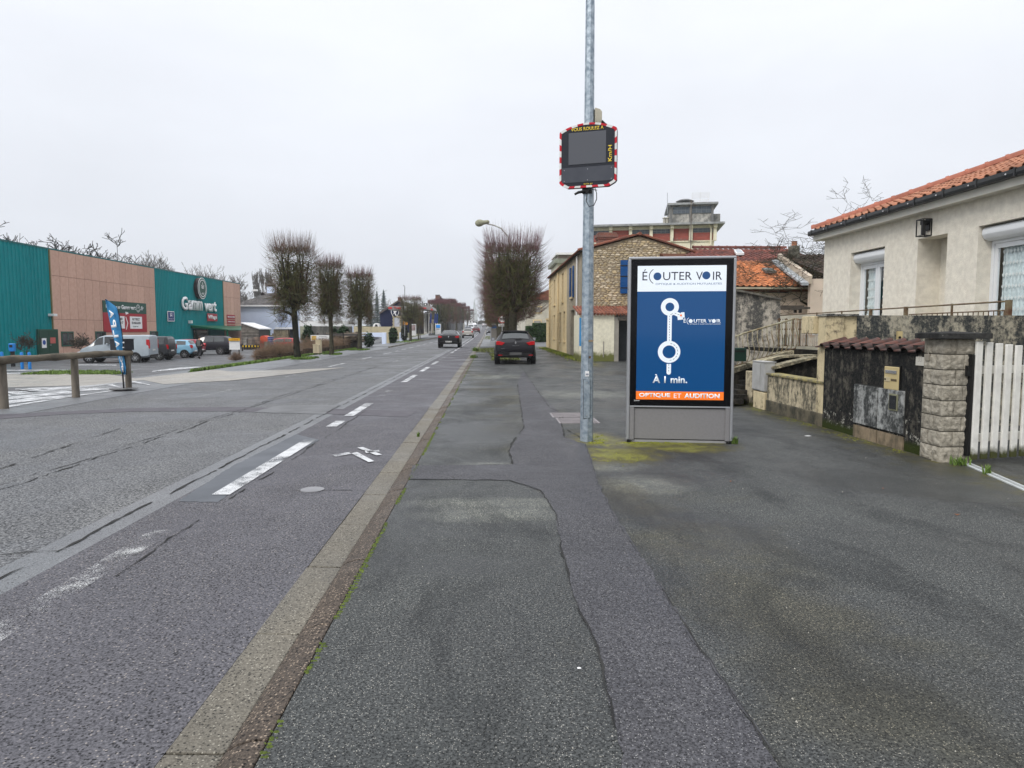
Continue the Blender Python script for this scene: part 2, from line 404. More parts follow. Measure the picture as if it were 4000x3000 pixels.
CONC_PALE = asphalt('pale_concrete', (.26, .245, .22), (.33, .315, .29), (.5, .5, .5), (.85, .85, .85), coarse=20, specks=.1, bumpk=.2)
GUT = asphalt('gutter_concrete', (.10, .09, .072), (.20, .182, .15), (.48, .45, .38), (.78, .78, .76), coarse=80, specks=.45, wet=.55, bumpk=.6, spk=90)
KERBM = asphalt('kerb_aggregate', (.035, .028, .023), (.125, .10, .08), (.45, .36, .28), (.8, .78, .75), coarse=70, specks=.9, bumpk=1., spk=75)
CRACK = M('crack', (.018, .018, .018), (.04, .04, .038), rough=.9)
SEAL = M('crack_fill', (.045, .046, .052), (.075, .075, .08), scale=9, rough=.7, obj=False)
EARTH = M('earth', (.13, .12, .07), (.07, .085, .035), scale=.3, rough=.95, obj=False)
WHITE_P = paintm('road_paint', (.62, .63, .64), .472, 30)
WHITE_W = paintm('road_paint_worn', (.66, .67, .66), .555, 60)
MOSS = M('moss', (.24, .25, .02), (.09, .10, .02), scale=30, rough=.95, obj=False)
GRASS = M('grass', (.16, .25, .05), (.08, .13, .03), scale=3, rough=.8, obj=False)
ZINC = M('galvanised_steel', (.42, .48, .53), (.20, .25, .30), scale=16, rough=.42, r2=.6, metal=.5, bump=.05)
STEEL = M('grey_steel', (.42, .43, .45), (.36, .37, .39), rough=.4, metal=.6)
BLACKM = M('black_plastic', (.015, .015, .016), (.01, .01, .01), rough=.35)
WHITEM = M('white_paint', (.78, .78, .77), (.7, .7, .7), rough=.5)
RED = M('red_print', (.5, .02, .03), (.45, .02, .03), rough=.35)
LETW = M('white_print', (.82, .82, .82), (.78, .78, .78), rough=.5)
LETK = M('black_print', (.02, .02, .025), (.02, .02, .025), rough=.5)
RUBBER = M('rubber', (.018, .018, .018), (.03, .03, .03), rough=.8)
# ground, road, footway
def grid_ground(name, x0, x1, y0, y1, dz, mat, kind='structure'):
 xs = [x0] + [x for x, _ in XK if x0 < x < x1] + [x1]; ys = [y0] + [y for y, _ in YK if y0 < y < y1] + [y1]
 mb = MB()
 for x in xs:
  for y in ys: mb.v.append((x, y, gz(x, y) + dz))
 n = len(ys)
 for i in range(len(xs) - 1):
  for j in range(n - 1): mb.f.append((i * n + j, (i + 1) * n + j, (i + 1) * n + j + 1, i * n + j + 1))
 return mb.build(name, mat, None, kind=kind, fixn=False)
RD = -.045
grid_ground('ground', -700, 700, -120, 1400, -.12, EARTH)
grid_ground('road', -8.6, -3.18, -40, 900, RD, ASPH_ROAD)
grid_ground('worn_road_strip', -3.18, -2.86, -40, 900, RD, ASPH_SMOOTH)
grid_ground('cycle_lane', -2.86, -1.19, -40, 900, RD, ASPH_LANE)
grid_ground('footway', -.81, 9.0, -40, 62, 0, ASPH_WALK)
grid_ground('far_footway', -.81, 9.0, 62, 900, 0, ASPH_SMOOTH)
grid_ground('left_footway', -17.5, -8.6, -40, 62, RD + .004, ASPH_SMOOTH)
grid_ground('far_left_footway', -17.5, -8.6, 62, 900, RD + .03, ASPH_SMOOTH)
grid_ground('car_park', -37.0, -17.5, -40, 140, -.04, ASPH_LOT)
ks = thing('kerb', None, None); ks['kind'] = 'structure'
rk = random.Random(5)
def kerb_bits(y0, y1, mb_g, mb_k):
 g = .006
 z = lambda y: gz(0, y)
 a, b = y0 + g, y1 - g
 o = rk.uniform(-.004, .004); q = rk.uniform(-.003, .003)
 mb_g.hexa([(-1.19 + o, a, z(a) - .2), (-.972, a, z(a) - .2), (-.972, b, z(b) - .2), (-1.19 + o, b, z(b) - .2)],
   [(-1.19 + o, a, z(a) - .043 + q), (-.972, a, z(a) - .05 + q), (-.972, b, z(b) - .05 + q), (-1.19 + o, b, z(b) - .043 + q)])
 for s in ((a, b),):
  P = [(-.968, -.2), (-.968, -.042), (-.93, -.018), (-.87, .0), (-.815, .002), (-.815, -.2)]
  n = len(P); base = [(x, s[0], z(s[0]) + zz + q) for x, zz in P] + [(x, s[1], z(s[1]) + zz + q) for x, zz in P]
  mb_k.add(base, [tuple(range(n))[::-1], tuple(range(n, 2 * n))] + [(i, (i + 1) % n, n + (i + 1) % n, n + i) for i in range(n)])
y = .45
while y < 40:
 a, b = MB(), MB(); kerb_bits(y, y + 1, a, b)
 a.build('gutter_slab', GUT, ks, bevel=.006); b.build('kerb_stone', KERBM, ks, bevel=.006); y += 1.0
a, b = MB(), MB()
kerb_bits(-40, .44, a, b)
yy = [y] + [k for k, _ in YK if k > y] + [900]
for s, t in zip(yy, yy[1:]): kerb_bits(s, t, a, b)
a.build('gutter_run', GUT, ks, kind='stuff'); b.build('kerb_run', KERBM, ks, kind='stuff')
grid_ground('kerb_bed', -1.2, -.80, -40, 900, -.075, CRACK)
mb = MB()
for s, t in [(60, 90), (90, 120), (120, 150), (150, 200), (200, 250), (250, 300), (300, 380)]:
 for x0, x1 in ((-8.72, -8.55),):
  mb.hexa([(x0, s, gz(0, s) - .1), (x1, s, gz(0, s) - .1), (x1, t, gz(0, t) - .1), (x0, t, gz(0, t) - .1)],
    [(x0, s, gz(0, s) + .06), (x1, s, gz(0, s) + .06), (x1, t, gz(0, t) + .06), (x0, t, gz(0, t) + .06)])
mb.build('far_kerb', GUT, None, kind='structure')
def gpx(L, k=1.808): return [GP(a * k, b * k) for a, b in L]
patch = gpx([(1130, 800), (1165, 850), (1206, 889), (1220, 945), (1265, 960), (1292, 1045), (1330, 1120), (1430, 1270), (1500, 1385), (1570, 1480), (1700, 1680),
   (1352, 1680), (1290, 1400), (1240, 1290), (1216, 1200), (1200, 1110), (1168, 1060), (1100, 1038), (884, 1036), (892, 1006), (1108, 1004), (1100, 975), (1132, 925), (1118, 830)])
sheet_poly('repair_patch', patch, .004, ASPH_PATCH, 'structure', rough_edge=.012, seed=3)
for i, (L, w) in enumerate([([(1125, 790), (1165, 850), (1188, 882), (1206, 889), (1220, 945)], .02), ([(1118, 830), (1132, 925), (1108, 955), (1100, 975), (1108, 1003)], .02),
 ([(892, 1006), (1000, 1007), (1108, 1003)], .010), ([(884, 1036), (1100, 1038), (1168, 1060), (1200, 1110), (1216, 1200), (1240, 1290), (1290, 1400), (1352, 1680)], .010),
 ([(1265, 960), (1292, 1045), (1330, 1120), (1430, 1270), (1500, 1385), (1570, 1480), (1640, 1590), (1700, 1680)], .015),
 ([(1290, 1050), (1340, 1044)], .01), ([(1265, 952), (1245, 940), (1226, 930), (1215, 900)], .02)]):
 ribbon('crack', gpx(L), w, .008, CRACK if i != 4 else SEAL, 'structure', i, .009)
ribbon('crack', gpx([(1430, 1270), (1500, 1385), (1570, 1480), (1640, 1590), (1700, 1680)]), .008, .011, CRACK, 'structure', 31, .007)
def rp(x, y0, y1, st=.6, j=.03, seed=0):
 r = random.Random(seed); P = []; y = y0
 while y < y1: P.append((x + r.uniform(-j, j), y)); y += st
 return P
ribbon('crack', rp(-4.72, 2, 60, .5, .04, 1), .028, RD + .006, CRACK, 'structure', 11, .012)
ribbon('crack', rp(-4.83, 6, 30, .5, .05, 2), .016, RD + .006, CRACK, 'structure', 12, .012)
ribbon('crack', rp(-3.02, 1.5, 70, .5, .02, 3), .026, RD + .006, CRACK, 'structure', 13, .01)
ribbon('crack', rp(-2.36, 1.5, 14, .4, .025, 4), .016, RD + .006, CRACK, 'structure', 14, .01)
ribbon('crack', gpx([(0, 1005), (120, 965), (260, 920)]), .02, RD + .01, CRACK, 'structure', 15)
ribbon('crack', gpx([(0, 1186), (60, 1180), (122, 1178)]), .018, RD + .007, CRACK, 'structure', 16)
ribbon('crack', gpx([(560, 1050), (680, 1051), (760, 1050)]), .012, RD + .006, CRACK, 'structure', 17)
ribbon('crack', gpx([(700, 798), (830, 793), (955, 797)]), .03, RD + .006, CRACK, 'structure', 18)
sheet_poly('trench_repair', gpx([(-60, 904), (140, 890), (300, 884), (480, 884), (700, 889), (880, 896), (900, 884), (700, 878), (480, 875), (300, 877), (140, 884), (-60, 893)]), RD + .0045, M('trench_fill', (.10, .095, .105), (.075, .07, .08), scale=4, rough=.7, obj=False), 'structure', rough_edge=.02, seed=8)
sheet_poly('smooth_patch', gpx([(385, 1073), (470, 1075), (560, 1012), (690, 944), (640, 932), (500, 1000)]), RD + .0035, M('smooth_fill', (.10, .108, .122), (.07, .077, .088), scale=2, rough=.5, obj=False), 'structure', rough_edge=.01, seed=9)
sheet_poly('smooth_patch', gpx([(545, 886), (700, 890), (735, 870), (600, 872)]), RD + .006, M('pale_fill', (.15, .153, .158), (.11, .112, .115), scale=2, rough=.6, obj=False), 'structure', rough_edge=.03, seed=10)
def mark(x0, x1, y0, y1, mat=WHITE_P, dz=RD + .009): sheet_poly('lane_marking', [(x0, y0), (x1, y0), (x1, y1), (x0, y1)], dz, mat, 'structure')
mark(-2.60, -2.42, 2.2, 5.3, WHITE_W)
LM = [(6.45, 9.7), (11.0, 11.7), (12.4, 14.6), (15.9, 18.9), (20.4, 23.6), (25.5, 28.6), (30.6, 33.6), (35.6, 38.8), (40.8, 44), (46, 49), (51, 54), (56, 59)]
for i, (a_, b_) in enumerate(LM): mark(-2.60, -2.43, a_, b_, WHITE_W if i in (3, 7, 8) else WHITE_P)
y = 61.5
while y < 250: mark(-2.6, -2.42, y, y + 3); y += 5.2
for a_, b_ in [(15.8, 18.2), (22.5, 24.0), (29, 32), (36.5, 39.5), (44, 47.5), (49.5, 51), (53, 56), (58, 61), (64, 67), (70, 74), (78, 82), (86, 90), (100, 104)]: mark(-6.74, -6.6, a_, b_, WHITE_P if a_ > 28 else WHITE_W)
for a_, b_ in [(33, 35), (36, 39.5), (62, 66), (80, 84)]: mark(-4.66, -4.54, a_, b_, WHITE_W)
for i in range(9): mark(-6.5 + i * .75, -6.1 + i * .75, 235, 238)
bic = thing('cycle_symbol', None, None); bic['kind'] = 'structure'
P0 = GP(1400, 1765)
for L in ([(1395, 1738), (1418, 1736), (1492, 1765), (1470, 1768)], [(1372, 1760), (1395, 1755), (1462, 1790), (1440, 1794)], [(1298, 1765), (1362, 1756), (1372, 1762), (1310, 1773)], [(1425, 1752), (1480, 1748), (1486, 1753), (1430, 1759)]):
 sheet_poly('symbol_stroke', [GP(*p) for p in L], RD + .012, WHITE_P, None, parent=bic)
def gp2(L): return [GP(a, b) for a, b in L]
sheet_poly('concrete_apron', gp2([(-260, 1462), (400, 1456), (900, 1447), (1150, 1440), (1350, 1432), (1180, 1452), (900, 1482), (640, 1496), (300, 1502), (-260, 1518)]), -.034, CONC_PALE, 'structure')
for i, L in enumerate([[(30, 1586), (280, 1545), (474, 1518), (440, 1520), (280, 1541), (28, 1579)], [(28, 1572), (130, 1560), (285, 1542), (285, 1538), (130, 1546), (26, 1560)],
  [(24, 1556), (285, 1531), (285, 1526), (24, 1547)], [(24, 1543), (290, 1523), (425, 1518), (470, 1515), (290, 1517), (24, 1534)], [(24, 1531), (290, 1513), (480, 1512), (290, 1509), (24, 1526)],
  [(60, 1518), (300, 1509), (585, 1500), (585, 1498), (300, 1506), (60, 1515)], [(592, 1450), (790, 1433), (780, 1430), (700, 1434), (600, 1446)], [(20, 1458), (150, 1455), (150, 1452), (20, 1455)],
  [(20, 1446), (265, 1445), (265, 1442), (20, 1443)], [(300, 1425), (455, 1426), (455, 1423), (300, 1422)]]):
 sheet_poly('bay_marking', gp2(L), -.028, WHITE_P, 'structure')
IRON = M('cast_iron', (.10, .10, .105), (.06, .06, .065), scale=20, rough=.7)
c = GP(1220, 1896)
mh = thing('manhole_cover', 'small round iron cover set in the cycle lane beside the kerb', 'manhole cover', (c.x, c.y, RD))
MB().lathe([(.0, .0), (.085, .0), (.085, .006), (0, .006)], 24).build('cover', IRON, mh); MB().lathe([(.087, 0), (.112, 0), (.112, .008), (.087, .008)], 24).build('rim', M('worn_iron', (.24, .24, .25), rough=.5), mh)
for k, (x0, x1, y0, y1) in enumerate([(1.08, 1.75, 11.7, 12.35), (1.12, 1.78, 10.95, 11.62)]):
 t = thing('access_cover', ('grey ribbed cover plate in the footway behind the poster stand, farther one', 'grey ribbed cover plate in the footway behind the poster stand, nearer one')[k], 'access cover', (x0, y0, 0), 0, 'ribbed cover plates in the footway')
 MB().box(0, x1 - x0, 0, y1 - y0, 0, .008).build('plate', M('plate_grey', (.26, .24, .245), (.2, .185, .19), rough=.6), t)
 mb = MB()
 for i in range(18): mb.box(.03, x1 - x0 - .03, .03 + i * .034, .045 + i * .034, .008, .013)
 mb.build('ribs', MC['plate_grey'], t, kind='stuff')
A, B = GP(3760, 1812), GP(4060, 1945)
dr = thing('channel_drain', 'long pale slotted drain channel in the ground across the gateway', 'drain', (A.x, A.y, 0))
d = (B - A).normalized(); nrm = Vector((-d.y, d.x, 0)); Ld = (B - A).length
mb = MB(); mb.add([(p.x, p.y, z) for z in (.0, .012) for p in (nrm * 0, d * Ld, d * Ld + nrm * .09, nrm * .09)], [(3, 2, 1, 0), (4, 5, 6, 7), (0, 1, 5, 4), (1, 2, 6, 5), (2, 3, 7, 6), (3, 0, 4, 7)])
mb.build('channel', M('pale_channel', (.52, .55, .55), (.4, .42, .42), scale=6, rough=.6), dr)
mb = MB(); k = .02
while k < Ld: mb.add([tuple(d * (k + a) + nrm * b + Vector((0, 0, .0125))) for a, b in ((0, .02), (.008, .02), (.008, .07), (0, .07))], [(0, 1, 2, 3)]); k += .022
mb.build('slots', CRACK, dr, kind='stuff')
GRIT = M('pale_stone', (.42, .40, .35), (.26, .25, .22), rough=.8, rnd=.5)
rg = random.Random(21); mb = MB()
for i in range(330):
 px, py = rg.uniform(600, 4000), rg.uniform(1560, 3000) if i % 3 else rg.uniform(1560, 2000)
 p = GP(px, py)
 if p.x < -.8: continue
 s = rg.uniform(.0015, .004) * (2.2 if rg.random() < .06 else 1); a = rg.uniform(0, 6.28)
 mb.add([(p.x + cos(a + t) * s * q, p.y + sin(a + t) * s * q, .0) for t, q in ((0, 1), (1.4, .8), (2.9, 1.1), (4.4, .9))] + [(p.x, p.y, s * 1.1)], [(0, 1, 4), (1, 2, 4), (2, 3, 4), (3, 0, 4), (3, 2, 1, 0)])
mb.build('loose_grit', GRIT, None, kind='stuff', cat='grit', label='pale loose grit scattered over the dark footway')
def flat_blob(name, px, py, r, mat, label, cat, h=.004, seed=1, ax=1.6):
 c = GP(px, py); rr = random.Random(seed)
 pts = [(c.x + cos(t * pi / 6) * r * ax * rr.uniform(.7, 1.1), c.y + sin(t * pi / 6) * r * rr.uniform(.7, 1.15), c.z + .001) for t in range(12)]
 mb = MB(); mb.prism(pts, (0, 0, h)); mb.build(name, mat, None, label=label, cat=cat)
flat_blob('bird_dropping', 2705, 2718, .02, LETW, 'white splash of bird dropping on the asphalt, low in the picture', 'bird dropping', .002, 2)
flat_blob('bird_dropping', 3157, 1703, .03, LETW, 'white splash on the ground before the low wall', 'bird dropping', .002, 3)
flat_blob('bird_dropping', 2262, 2611, .007, LETW, 'tiny white speck on the footway left of the big splash', 'bird dropping', .002, 4)
LEAF = M('dead_leaf', (.28, .09, .03), (.16, .06, .02), rough=.7)
def leafm(px, py, s, seed, label):
 c = GP(px, py); rr = random.Random(seed); mb = MB(); a0 = rr.uniform(0, 6)
 for k in range(5):
  a = a0 + (k - 2) * .75; L = s * (1 if k == 2 else .75)
  mb.add([(c.x, c.y, .004), (c.x + cos(a - .25) * L * .5, c.y + sin(a - .25) * L * .5, .012), (c.x + cos(a) * L, c.y + sin(a) * L, .006 + rr.uniform(0, .02)), (c.x + cos(a + .25) * L * .5, c.y + sin(a + .25) * L * .5, .012)], [(0, 1, 2, 3)])
 mb.build('leaf', LEAF, None, label=label, cat='leaf', fixn=False)
leafm(3738, 2015, .035, 1, 'dry brown lobed leaf on the dark asphalt before the white gate')
leafm(2852, 1884, .02, 2, 'small tan leaf scrap on the ground before the poster stand')
leafm(3450, 1912, .015, 3, 'tiny orange leaf on the asphalt left of the brown leaf')
# small plants, moss and grass
def tuft(c, n, h, r, rr, mb, w=.006):
 for i in range(n):
  a = rr.uniform(0, 6.28); q = rr.uniform(0, r); x, y = c[0] + cos(a) * q, c[1] + sin(a) * q
  hh = h * rr.uniform(.5, 1.1); l = rr.uniform(.2, .7) * hh; b = rr.uniform(0, 6.28); ww = w * rr.uniform(.6, 1.3)
  z = c[2]
  mb.add([(x - sin(b) * ww, y + cos(b) * ww, z), (x + sin(b) * ww, y - cos(b) * ww, z), (x + cos(b) * l * .4 + sin(b) * ww * .7, y + sin(b) * l * .4 - cos(b) * ww * .7, z + hh * .65), (x + cos(b) * l * .4 - sin(b) * ww * .7, y + sin(b) * l * .4 + cos(b) * ww * .7, z + hh * .65), (x + cos(b) * l, y + sin(b) * l, z + hh)],
   [(0, 1, 2, 3), (3, 2, 4)])
rr = random.Random(77)
mb = MB()      # moss line along the kerb
y = .6
while y < 40:
 if noise.noise(Vector((0, y * 1.7, 3))) > -.02:
  for k in range(4 if y < 12 else 2):
   s = rr.uniform(.004, .011); x = -.80 + rr.gauss(0, .008)
   mb.add([(x - s, y, .0), (x, y - s, .0), (x + s, y, .0), (x, y + s * 1.3, .0), (x, y, s * .8)], [(0, 1, 4), (1, 2, 4), (2, 3, 4), (3, 0, 4)])
 y += rr.uniform(.01, .04)
mb.build('moss_line', M('kerb_moss', (.13, .17, .03), (.05, .07, .02), scale=20, rough=.95, obj=False), None, kind='stuff', cat='moss', label='thin green moss line along the back of the kerb')
mb = MB()
for (cx, cy, sx_, sy_, n) in ((1.9, 9.03, .6, .05, 420), (1.5, 9.3, .10, .4, 330), (1.35, 9.05, .25, .05, 200), (2.6, 9.08, .5, .04, 160), (1.5, 7.9, .35, .3, 60)):
 for i in range(n):
  x, y = rr.gauss(cx, sx_ * .6), rr.gauss(cy, sy_ * .6); s = rr.uniform(.004, .014)
  if noise.noise(Vector((x * 6, y * 6, 0))) < .0: continue
  mb.add([(x - s, y, 0), (x, y - s, 0), (x + s, y, 0), (x, y + s, 0), (x, y, s * .7)], [(0, 1, 4), (1, 2, 4), (2, 3, 4), (3, 0, 4)])
for i in range(900):      # foot of the garden wall
 y = rr.uniform(8.2, 14.5); x = 5.12 - abs(rr.gauss(0, .12)); s = rr.uniform(.004, .011)
 if noise.noise(Vector((x * 4, y * 2, 7))) < 0: continue
 mb.add([(x - s, y, 0), (x, y - s, 0), (x + s, y, 0), (x, y + s, 0), (x, y, s * .7)], [(0, 1, 4), (1, 2, 4), (2, 3, 4), (3, 0, 4)])
mb.build('moss', MOSS, None, kind='stuff', cat='moss', label='yellow green moss on the ground around the poster stand')
def weed(px, py, n, h, r, label, seed, name='weed', w=.006, z=0, mat=None):
 c = GP(px, py); mb = MB(); tuft((c.x, c.y, c.z + z), n, h, r, random.Random(seed), mb, w)
 return mb.build(name, mat or GRASS, None, label=label, cat='weed', fixn=False)
weed(1635, 1706, 30, .07, .02, 'small grass tuft growing in the kerb joint near the cycle symbol', 1)
weed(2866, 1733, 50, .10, .05, 'small green plant at the right foot of the poster stand', 2, w=.01)
weed(2918, 1575, 70, .22, .10, 'leafy weed in front of the narrow block left of the meter cabinet', 3, w=.02)
weed(3200, 1655, 60, .14, .12, 'broad leaved weed at the foot of the cream pilaster', 4, w=.02)
weed(3245, 1672, 25, .07, .06, 'tiny weed just right of the broad leaved one by the dark wall', 5, w=.012)
weed(3402, 1716, 20, .06, .05, 'tiny weed below the meter doors of the dark wall', 6, w=.01)
weed(3750, 1815, 60, .10, .1, 'green sprig growing beside the block pillar base', 7, w=.01)
weed(3858, 1852, 30, .10, .04, 'little green sprig standing in the drain channel', 8, w=.01)
weed(1858, 1372, 160, .30, .25, 'tall grass clump on the kerb before the black hatchback', 9, w=.02)
weed(1850, 1398, 90, .2, .2, 'lower grass clump on the kerb nearer than the tall one', 10, w=.02)
mb = MB()
for i in range(2600):
 y = rr.uniform(33, 57); x = 4.68 - abs(rr.gauss(0, .28)); tuft((x, y, 0), 1, .1, .1, rr, mb, .02)
mb.build('verge_moss', M('verge_green', (.24, .27, .04), (.10, .14, .03), scale=2, rough=.9, obj=False), None, kind='stuff', cat='moss', label='yellow green moss and weeds along the foot of the cream row house', fixn=False)
def grass_area(name, pts_rect, n, h, label, seed, w=.03, mat=None):
 r = random.Random(seed); mb = MB()
 for i in range(n):
  (x0, x1, y0, y1) = r.choice(pts_rect); x, y = r.uniform(x0, x1), r.uniform(y0, y1)
  if noise.noise(Vector((x * .8, y * .5, seed))) < -.25: continue
  tuft((x, y, gz(x, y) - .05), 2, h, .12, r, mb, w)
 return mb.build(name, mat or GRASS, None, kind='stuff', cat='grass', label=label, fixn=False)
grass_area('grass_strip', [(-12.6, -11.7, 29.5, 36), (-12.3, -11.5, 34, 46), (-12.1, -11.3, 46, 60)], 7000, .16, 'bright green grass strip before the brown hedge', 4)
grass_area('grass_verge', [(-10.4, -9.3, 36, 38.3), (-10.3, -9.3, 42.6, 44.2), (-10.5, -9.3, 52, 54.6), (-11.0, -9.0, 78, 98)], 2600, .13, 'green tufts around the feet of the lime trees across the road', 5)
grass_area('grass_bed', [(-.75, 2.9, 44, 56), (-.7, 3, 96, 130), (.1, 2.3, 33.5, 44)], 6000, .12, 'mossy grass bed beside the kerb under the big lime', 6, mat=M('dull_grass', (.17, .2, .05), (.10, .11, .05), scale=1, rough=.9, obj=False))
grass_area('grass_bank', [(-24.5, -19.5, 36.8, 39.5)], 1600, .14, 'thin grass by the blue posts at the teal wall', 7)
# lamp post with speed display
POLE = GP(2291, 1722)
pt = thing('street_lamp', 'tall galvanised lamp post standing before the poster stand', 'lamp post', (POLE.x, POLE.y, 0))
HP = 8.6
MB().lathe([(.088, 0), (.082, 1.2), (.066, 3.9), (.058, 5.6), (.04, HP)], 8).build('mast', ZINC, pt, smooth=20)
mb = MB(); mb.tube([(0, 0, HP - .1), (-.1, 0, HP + .3), (-.5, 0, HP + .55), (-1.2, 0, HP + .65)], .03, 8); mb.build('arm', ZINC, pt, smooth=40)
MB().lathe([(.02, -.25), (.1, -.2), (.13, 0), (.1, .22), (.02, .27)], 12, Matrix.Translation((-1.45, 0, HP + .66)) @ Matrix.Rotation(pi / 2, 4, 'Y') @ Matrix.Scale(.5, 4, (1, 0, 0))).build('lantern', STEEL, pt, smooth=50)
f = frame((.0, -.083, .32), (1, 0, 0), (0, 0, 1))
mb = MB(); mb.box(-.055, .03, .0, .52, -.012, .004, f); mb.build('service_door', ZINC, pt, bevel=.004)
mb = MB(); mb.box(-.0585, .0335, -.0035, .5235, -.013, .0015, f); mb.build('door_gap', CRACK, pt)
for z in (.05, .49):
 MB().lathe([(.008, 0), (.008, .007), (.003, .009)], 8, f @ Matrix.Translation((-.012, z - .01, 0.004))).build('bolt', STEEL, pt)
mb = MB(); mb.box(-.035, .015, .56, .63, -.01, .0025, f); mb.build('sticker', LETW, pt); mb = MB(); mb.box(-.028, .008, .575, .6, .002, .0035, f); mb.build('sticker_print', M('grey_print', (.3, .32, .38)), pt)
mb = MB(); mb.box(.005, .06, 1.02, 1.045, .005, .012, f); mb.build('tape', M('brown_tape', (.3, .22, .13), rough=.5), pt)
mb = MB(); mb.box(.01, .035, .80, .83, .005, .010, f); mb.build('rust_mark', M('rust', (.14, .08, .04), rough=.9), pt)
mb = MB(); mb.box(-.095, -.083, .0, .12, 1.28, 1.66); mb.build('blue_plate', M('blue_enamel', (.02, .25, .55), rough=.3), pt)
dx = 2290; dc = PY(2292, 611, POLE.y)
sg = thing('speed_display', 'dark speed display with red and white striped border fixed to the lamp post', 'speed sign', (dc.x, dc.y - .10, dc.z), R(-20))
W2, H2 = .375, .43
def sgn_outline(gr, top=.09):
 w, h = W2 + gr, H2 + gr; P = []
 for i in range(13): t = -1 + i / 6; P.append((t * w * .985, h * .93 - top * t * t + top * .35 * 0))
 P = [(x, z + .0) for x, z in P]
 P += [(w, h * .93 - top - .03), (w, -h * .80), (w - .02, -h * .86), (w * .72, -h * .97), (-w * .72, -h * .97), (-w + .02, -h * .86), (-w, -h * .80), (-w, h * .93 - top - .03)]
 return P
mb = MB(); mb.prism([(x, 0, z) for x, z in sgn_outline(0)], (0, .07, 0)); mb.build('case', M('display_case', (.03, .03, .035), rough=.5), sg)
mb = MB(); mb.prism([(x, -.004, z) for x, z in sgn_outline(-.024)], (0, .004, 0)); mb.build('front_panel', M('display_front', (.022, .025, .032), (.018, .02, .028), rough=.25), sg)
O = sgn_outline(.002); I = sgn_outline(-.024)
def arcl(P):
 L = [0]
 for a_, b_ in zip(P, P[1:] + P[:1]): L.append(L[-1] + math.dist(a_, b_))
 return L
LO = arcl(O); tot = LO[-1]; N = 36
def at_len(P, L, s):
 s %= L[-1]
 for i in range(len(P)):
  if L[i] <= s <= L[i + 1]:
   t = (s - L[i]) / max(1e-9, L[i + 1] - L[i]); a_, b_ = P[i], P[(i + 1) % len(P)]
   return (a_[0] + (b_[0] - a_[0]) * t, a_[1] + (b_[1] - a_[1]) * t)
LI = [l / LO[-1] for l in LO]
def inner(s):
 s = (s % LO[-1])
 for i in range(len(O)):
  if LO[i] <= s <= LO[i + 1]:
   t = (s - LO[i]) / max(1e-9, LO[i + 1] - LO[i]); a_, b_ = I[i], I[(i + 1) % len(I)]
   return (a_[0] + (b_[0] - a_[0]) * t, a_[1] + (b_[1] - a_[1]) * t)
REFW = M('reflective_white', (.75, .76, .76), (.6, .6, .58), rough=.3); REFR = M('reflective_red', (.55, .015, .03), rough=.3)
for k in range(N):
 s0, s1 = tot * k / N, tot * (k + 1) / N; ss = [s0] + [l for l in LO if s0 + 1e-4 < l < s1 - 1e-4] + [s1]
 mb = MB()
 for a_, b_ in zip(ss, ss[1:]):
  p, q = at_len(O, LO, a_), at_len(O, LO, b_ - 1e-6); r_, t_ = inner(a_), inner(b_ - 1e-6)
  mb.add([(p[0], y_, p[1]) for y_ in (-.009, .0)] + [(q[0], y_, q[1]) for y_ in (-.009, .0)] + [(t_[0], y_, t_[1]) for y_ in (-.009, .0)] + [(r_[0], y_, r_[1]) for y_ in (-.009, .0)],
   [(0, 2, 4, 6), (1, 7, 5, 3), (0, 1, 3, 2), (2, 3, 5, 4), (4, 5, 7, 6), (6, 7, 1, 0)])
 mb.build('border_strip', REFR if k % 2 else REFW, sg)
SCR = M('led_screen', (.10, .105, .12), (.085, .09, .105), scale=200, rough=.3)
mb = MB(); mb.box(-.255, .24, -.010, -.003, -.12, .285); mb.build('screen', SCR, sg, bevel=.008)
mb = MB(); mb.box(-.343, .343, -.008, -.003, -.345, -.155); mb.build('lower_panel', M('lower_screen', (.075, .08, .095), (.06, .065, .08), rough=.2), sg)
YEL = M('yellow_print', (.75, .55, .05), (.7, .5, .05), rough=.4)
text_obj('VOUS ROULEZ À', .43, .055, YEL, sg, frame((-.225, -.0045, .305), (1, .0, 0), (0, 0, 1)), bold=.02)
text_obj('Km/H', .205, .05, YEL, sg, frame((.315, -.0045, -.11), (0, 0, 1), (-1, 0, 0)), bold=.02)
text_obj('ElanCité', .07, .018, YEL, sg, frame((-.05, -.0045, -.382), (1, 0, 0), (0, 0, 1)), bold=.01)
mb = MB(); mb.prism([(.03, -.006, -.385), (.045, -.006, -.375), (.05, -.006, -.385), (.04, -.006, -.365)], (0, .003, 0)); mb.prism([(.05, -.006, -.385), (.065, -.006, -.372), (.06, -.006, -.362)], (0, .003, 0)); mb.build('maker_mark', YEL, sg)
for x in (-.31, .0, .31):
 for z in (-.185, -.325): MB().lathe([(.005, 0), (.005, .004)], 8, Matrix.Translation((x, -.008, z)) @ Matrix.Rotation(pi / 2, 4, 'X')).build('rivet', STEEL, sg)
mb = MB(); mb.box(-.08, .05, .02, .12, -.49, -.42); mb.build('bracket', BLACKM, sg, bevel=.01)
mb = MB(); mb.tube([(-.04, .03, -.46), (-.12, .0, -.475), (-.17, -.01, -.50)], [.02, .018, .014], 8); mb.build('connector', BLACKM, sg, smooth=50)
mb = MB(); mb.tube([(.04, .0, -.42), (.0, -.02, -.50), (-.01, -.03, -.60), (.03, -.035, -.67), (.09, -.03, -.66), (.125, -.02, -.58), (.12, 0, -.5), (.09, .02, -.42)], .006, 6); mb.build('cable', BLACKM, sg, smooth=60)
mb = MB(); mb.tube([(.0, .0, -.44), (.13, -.02, -.465)], .005, 6); mb.build('cable_tie', BLACKM, sg)
bx = PY(2333, 470, POLE.y)
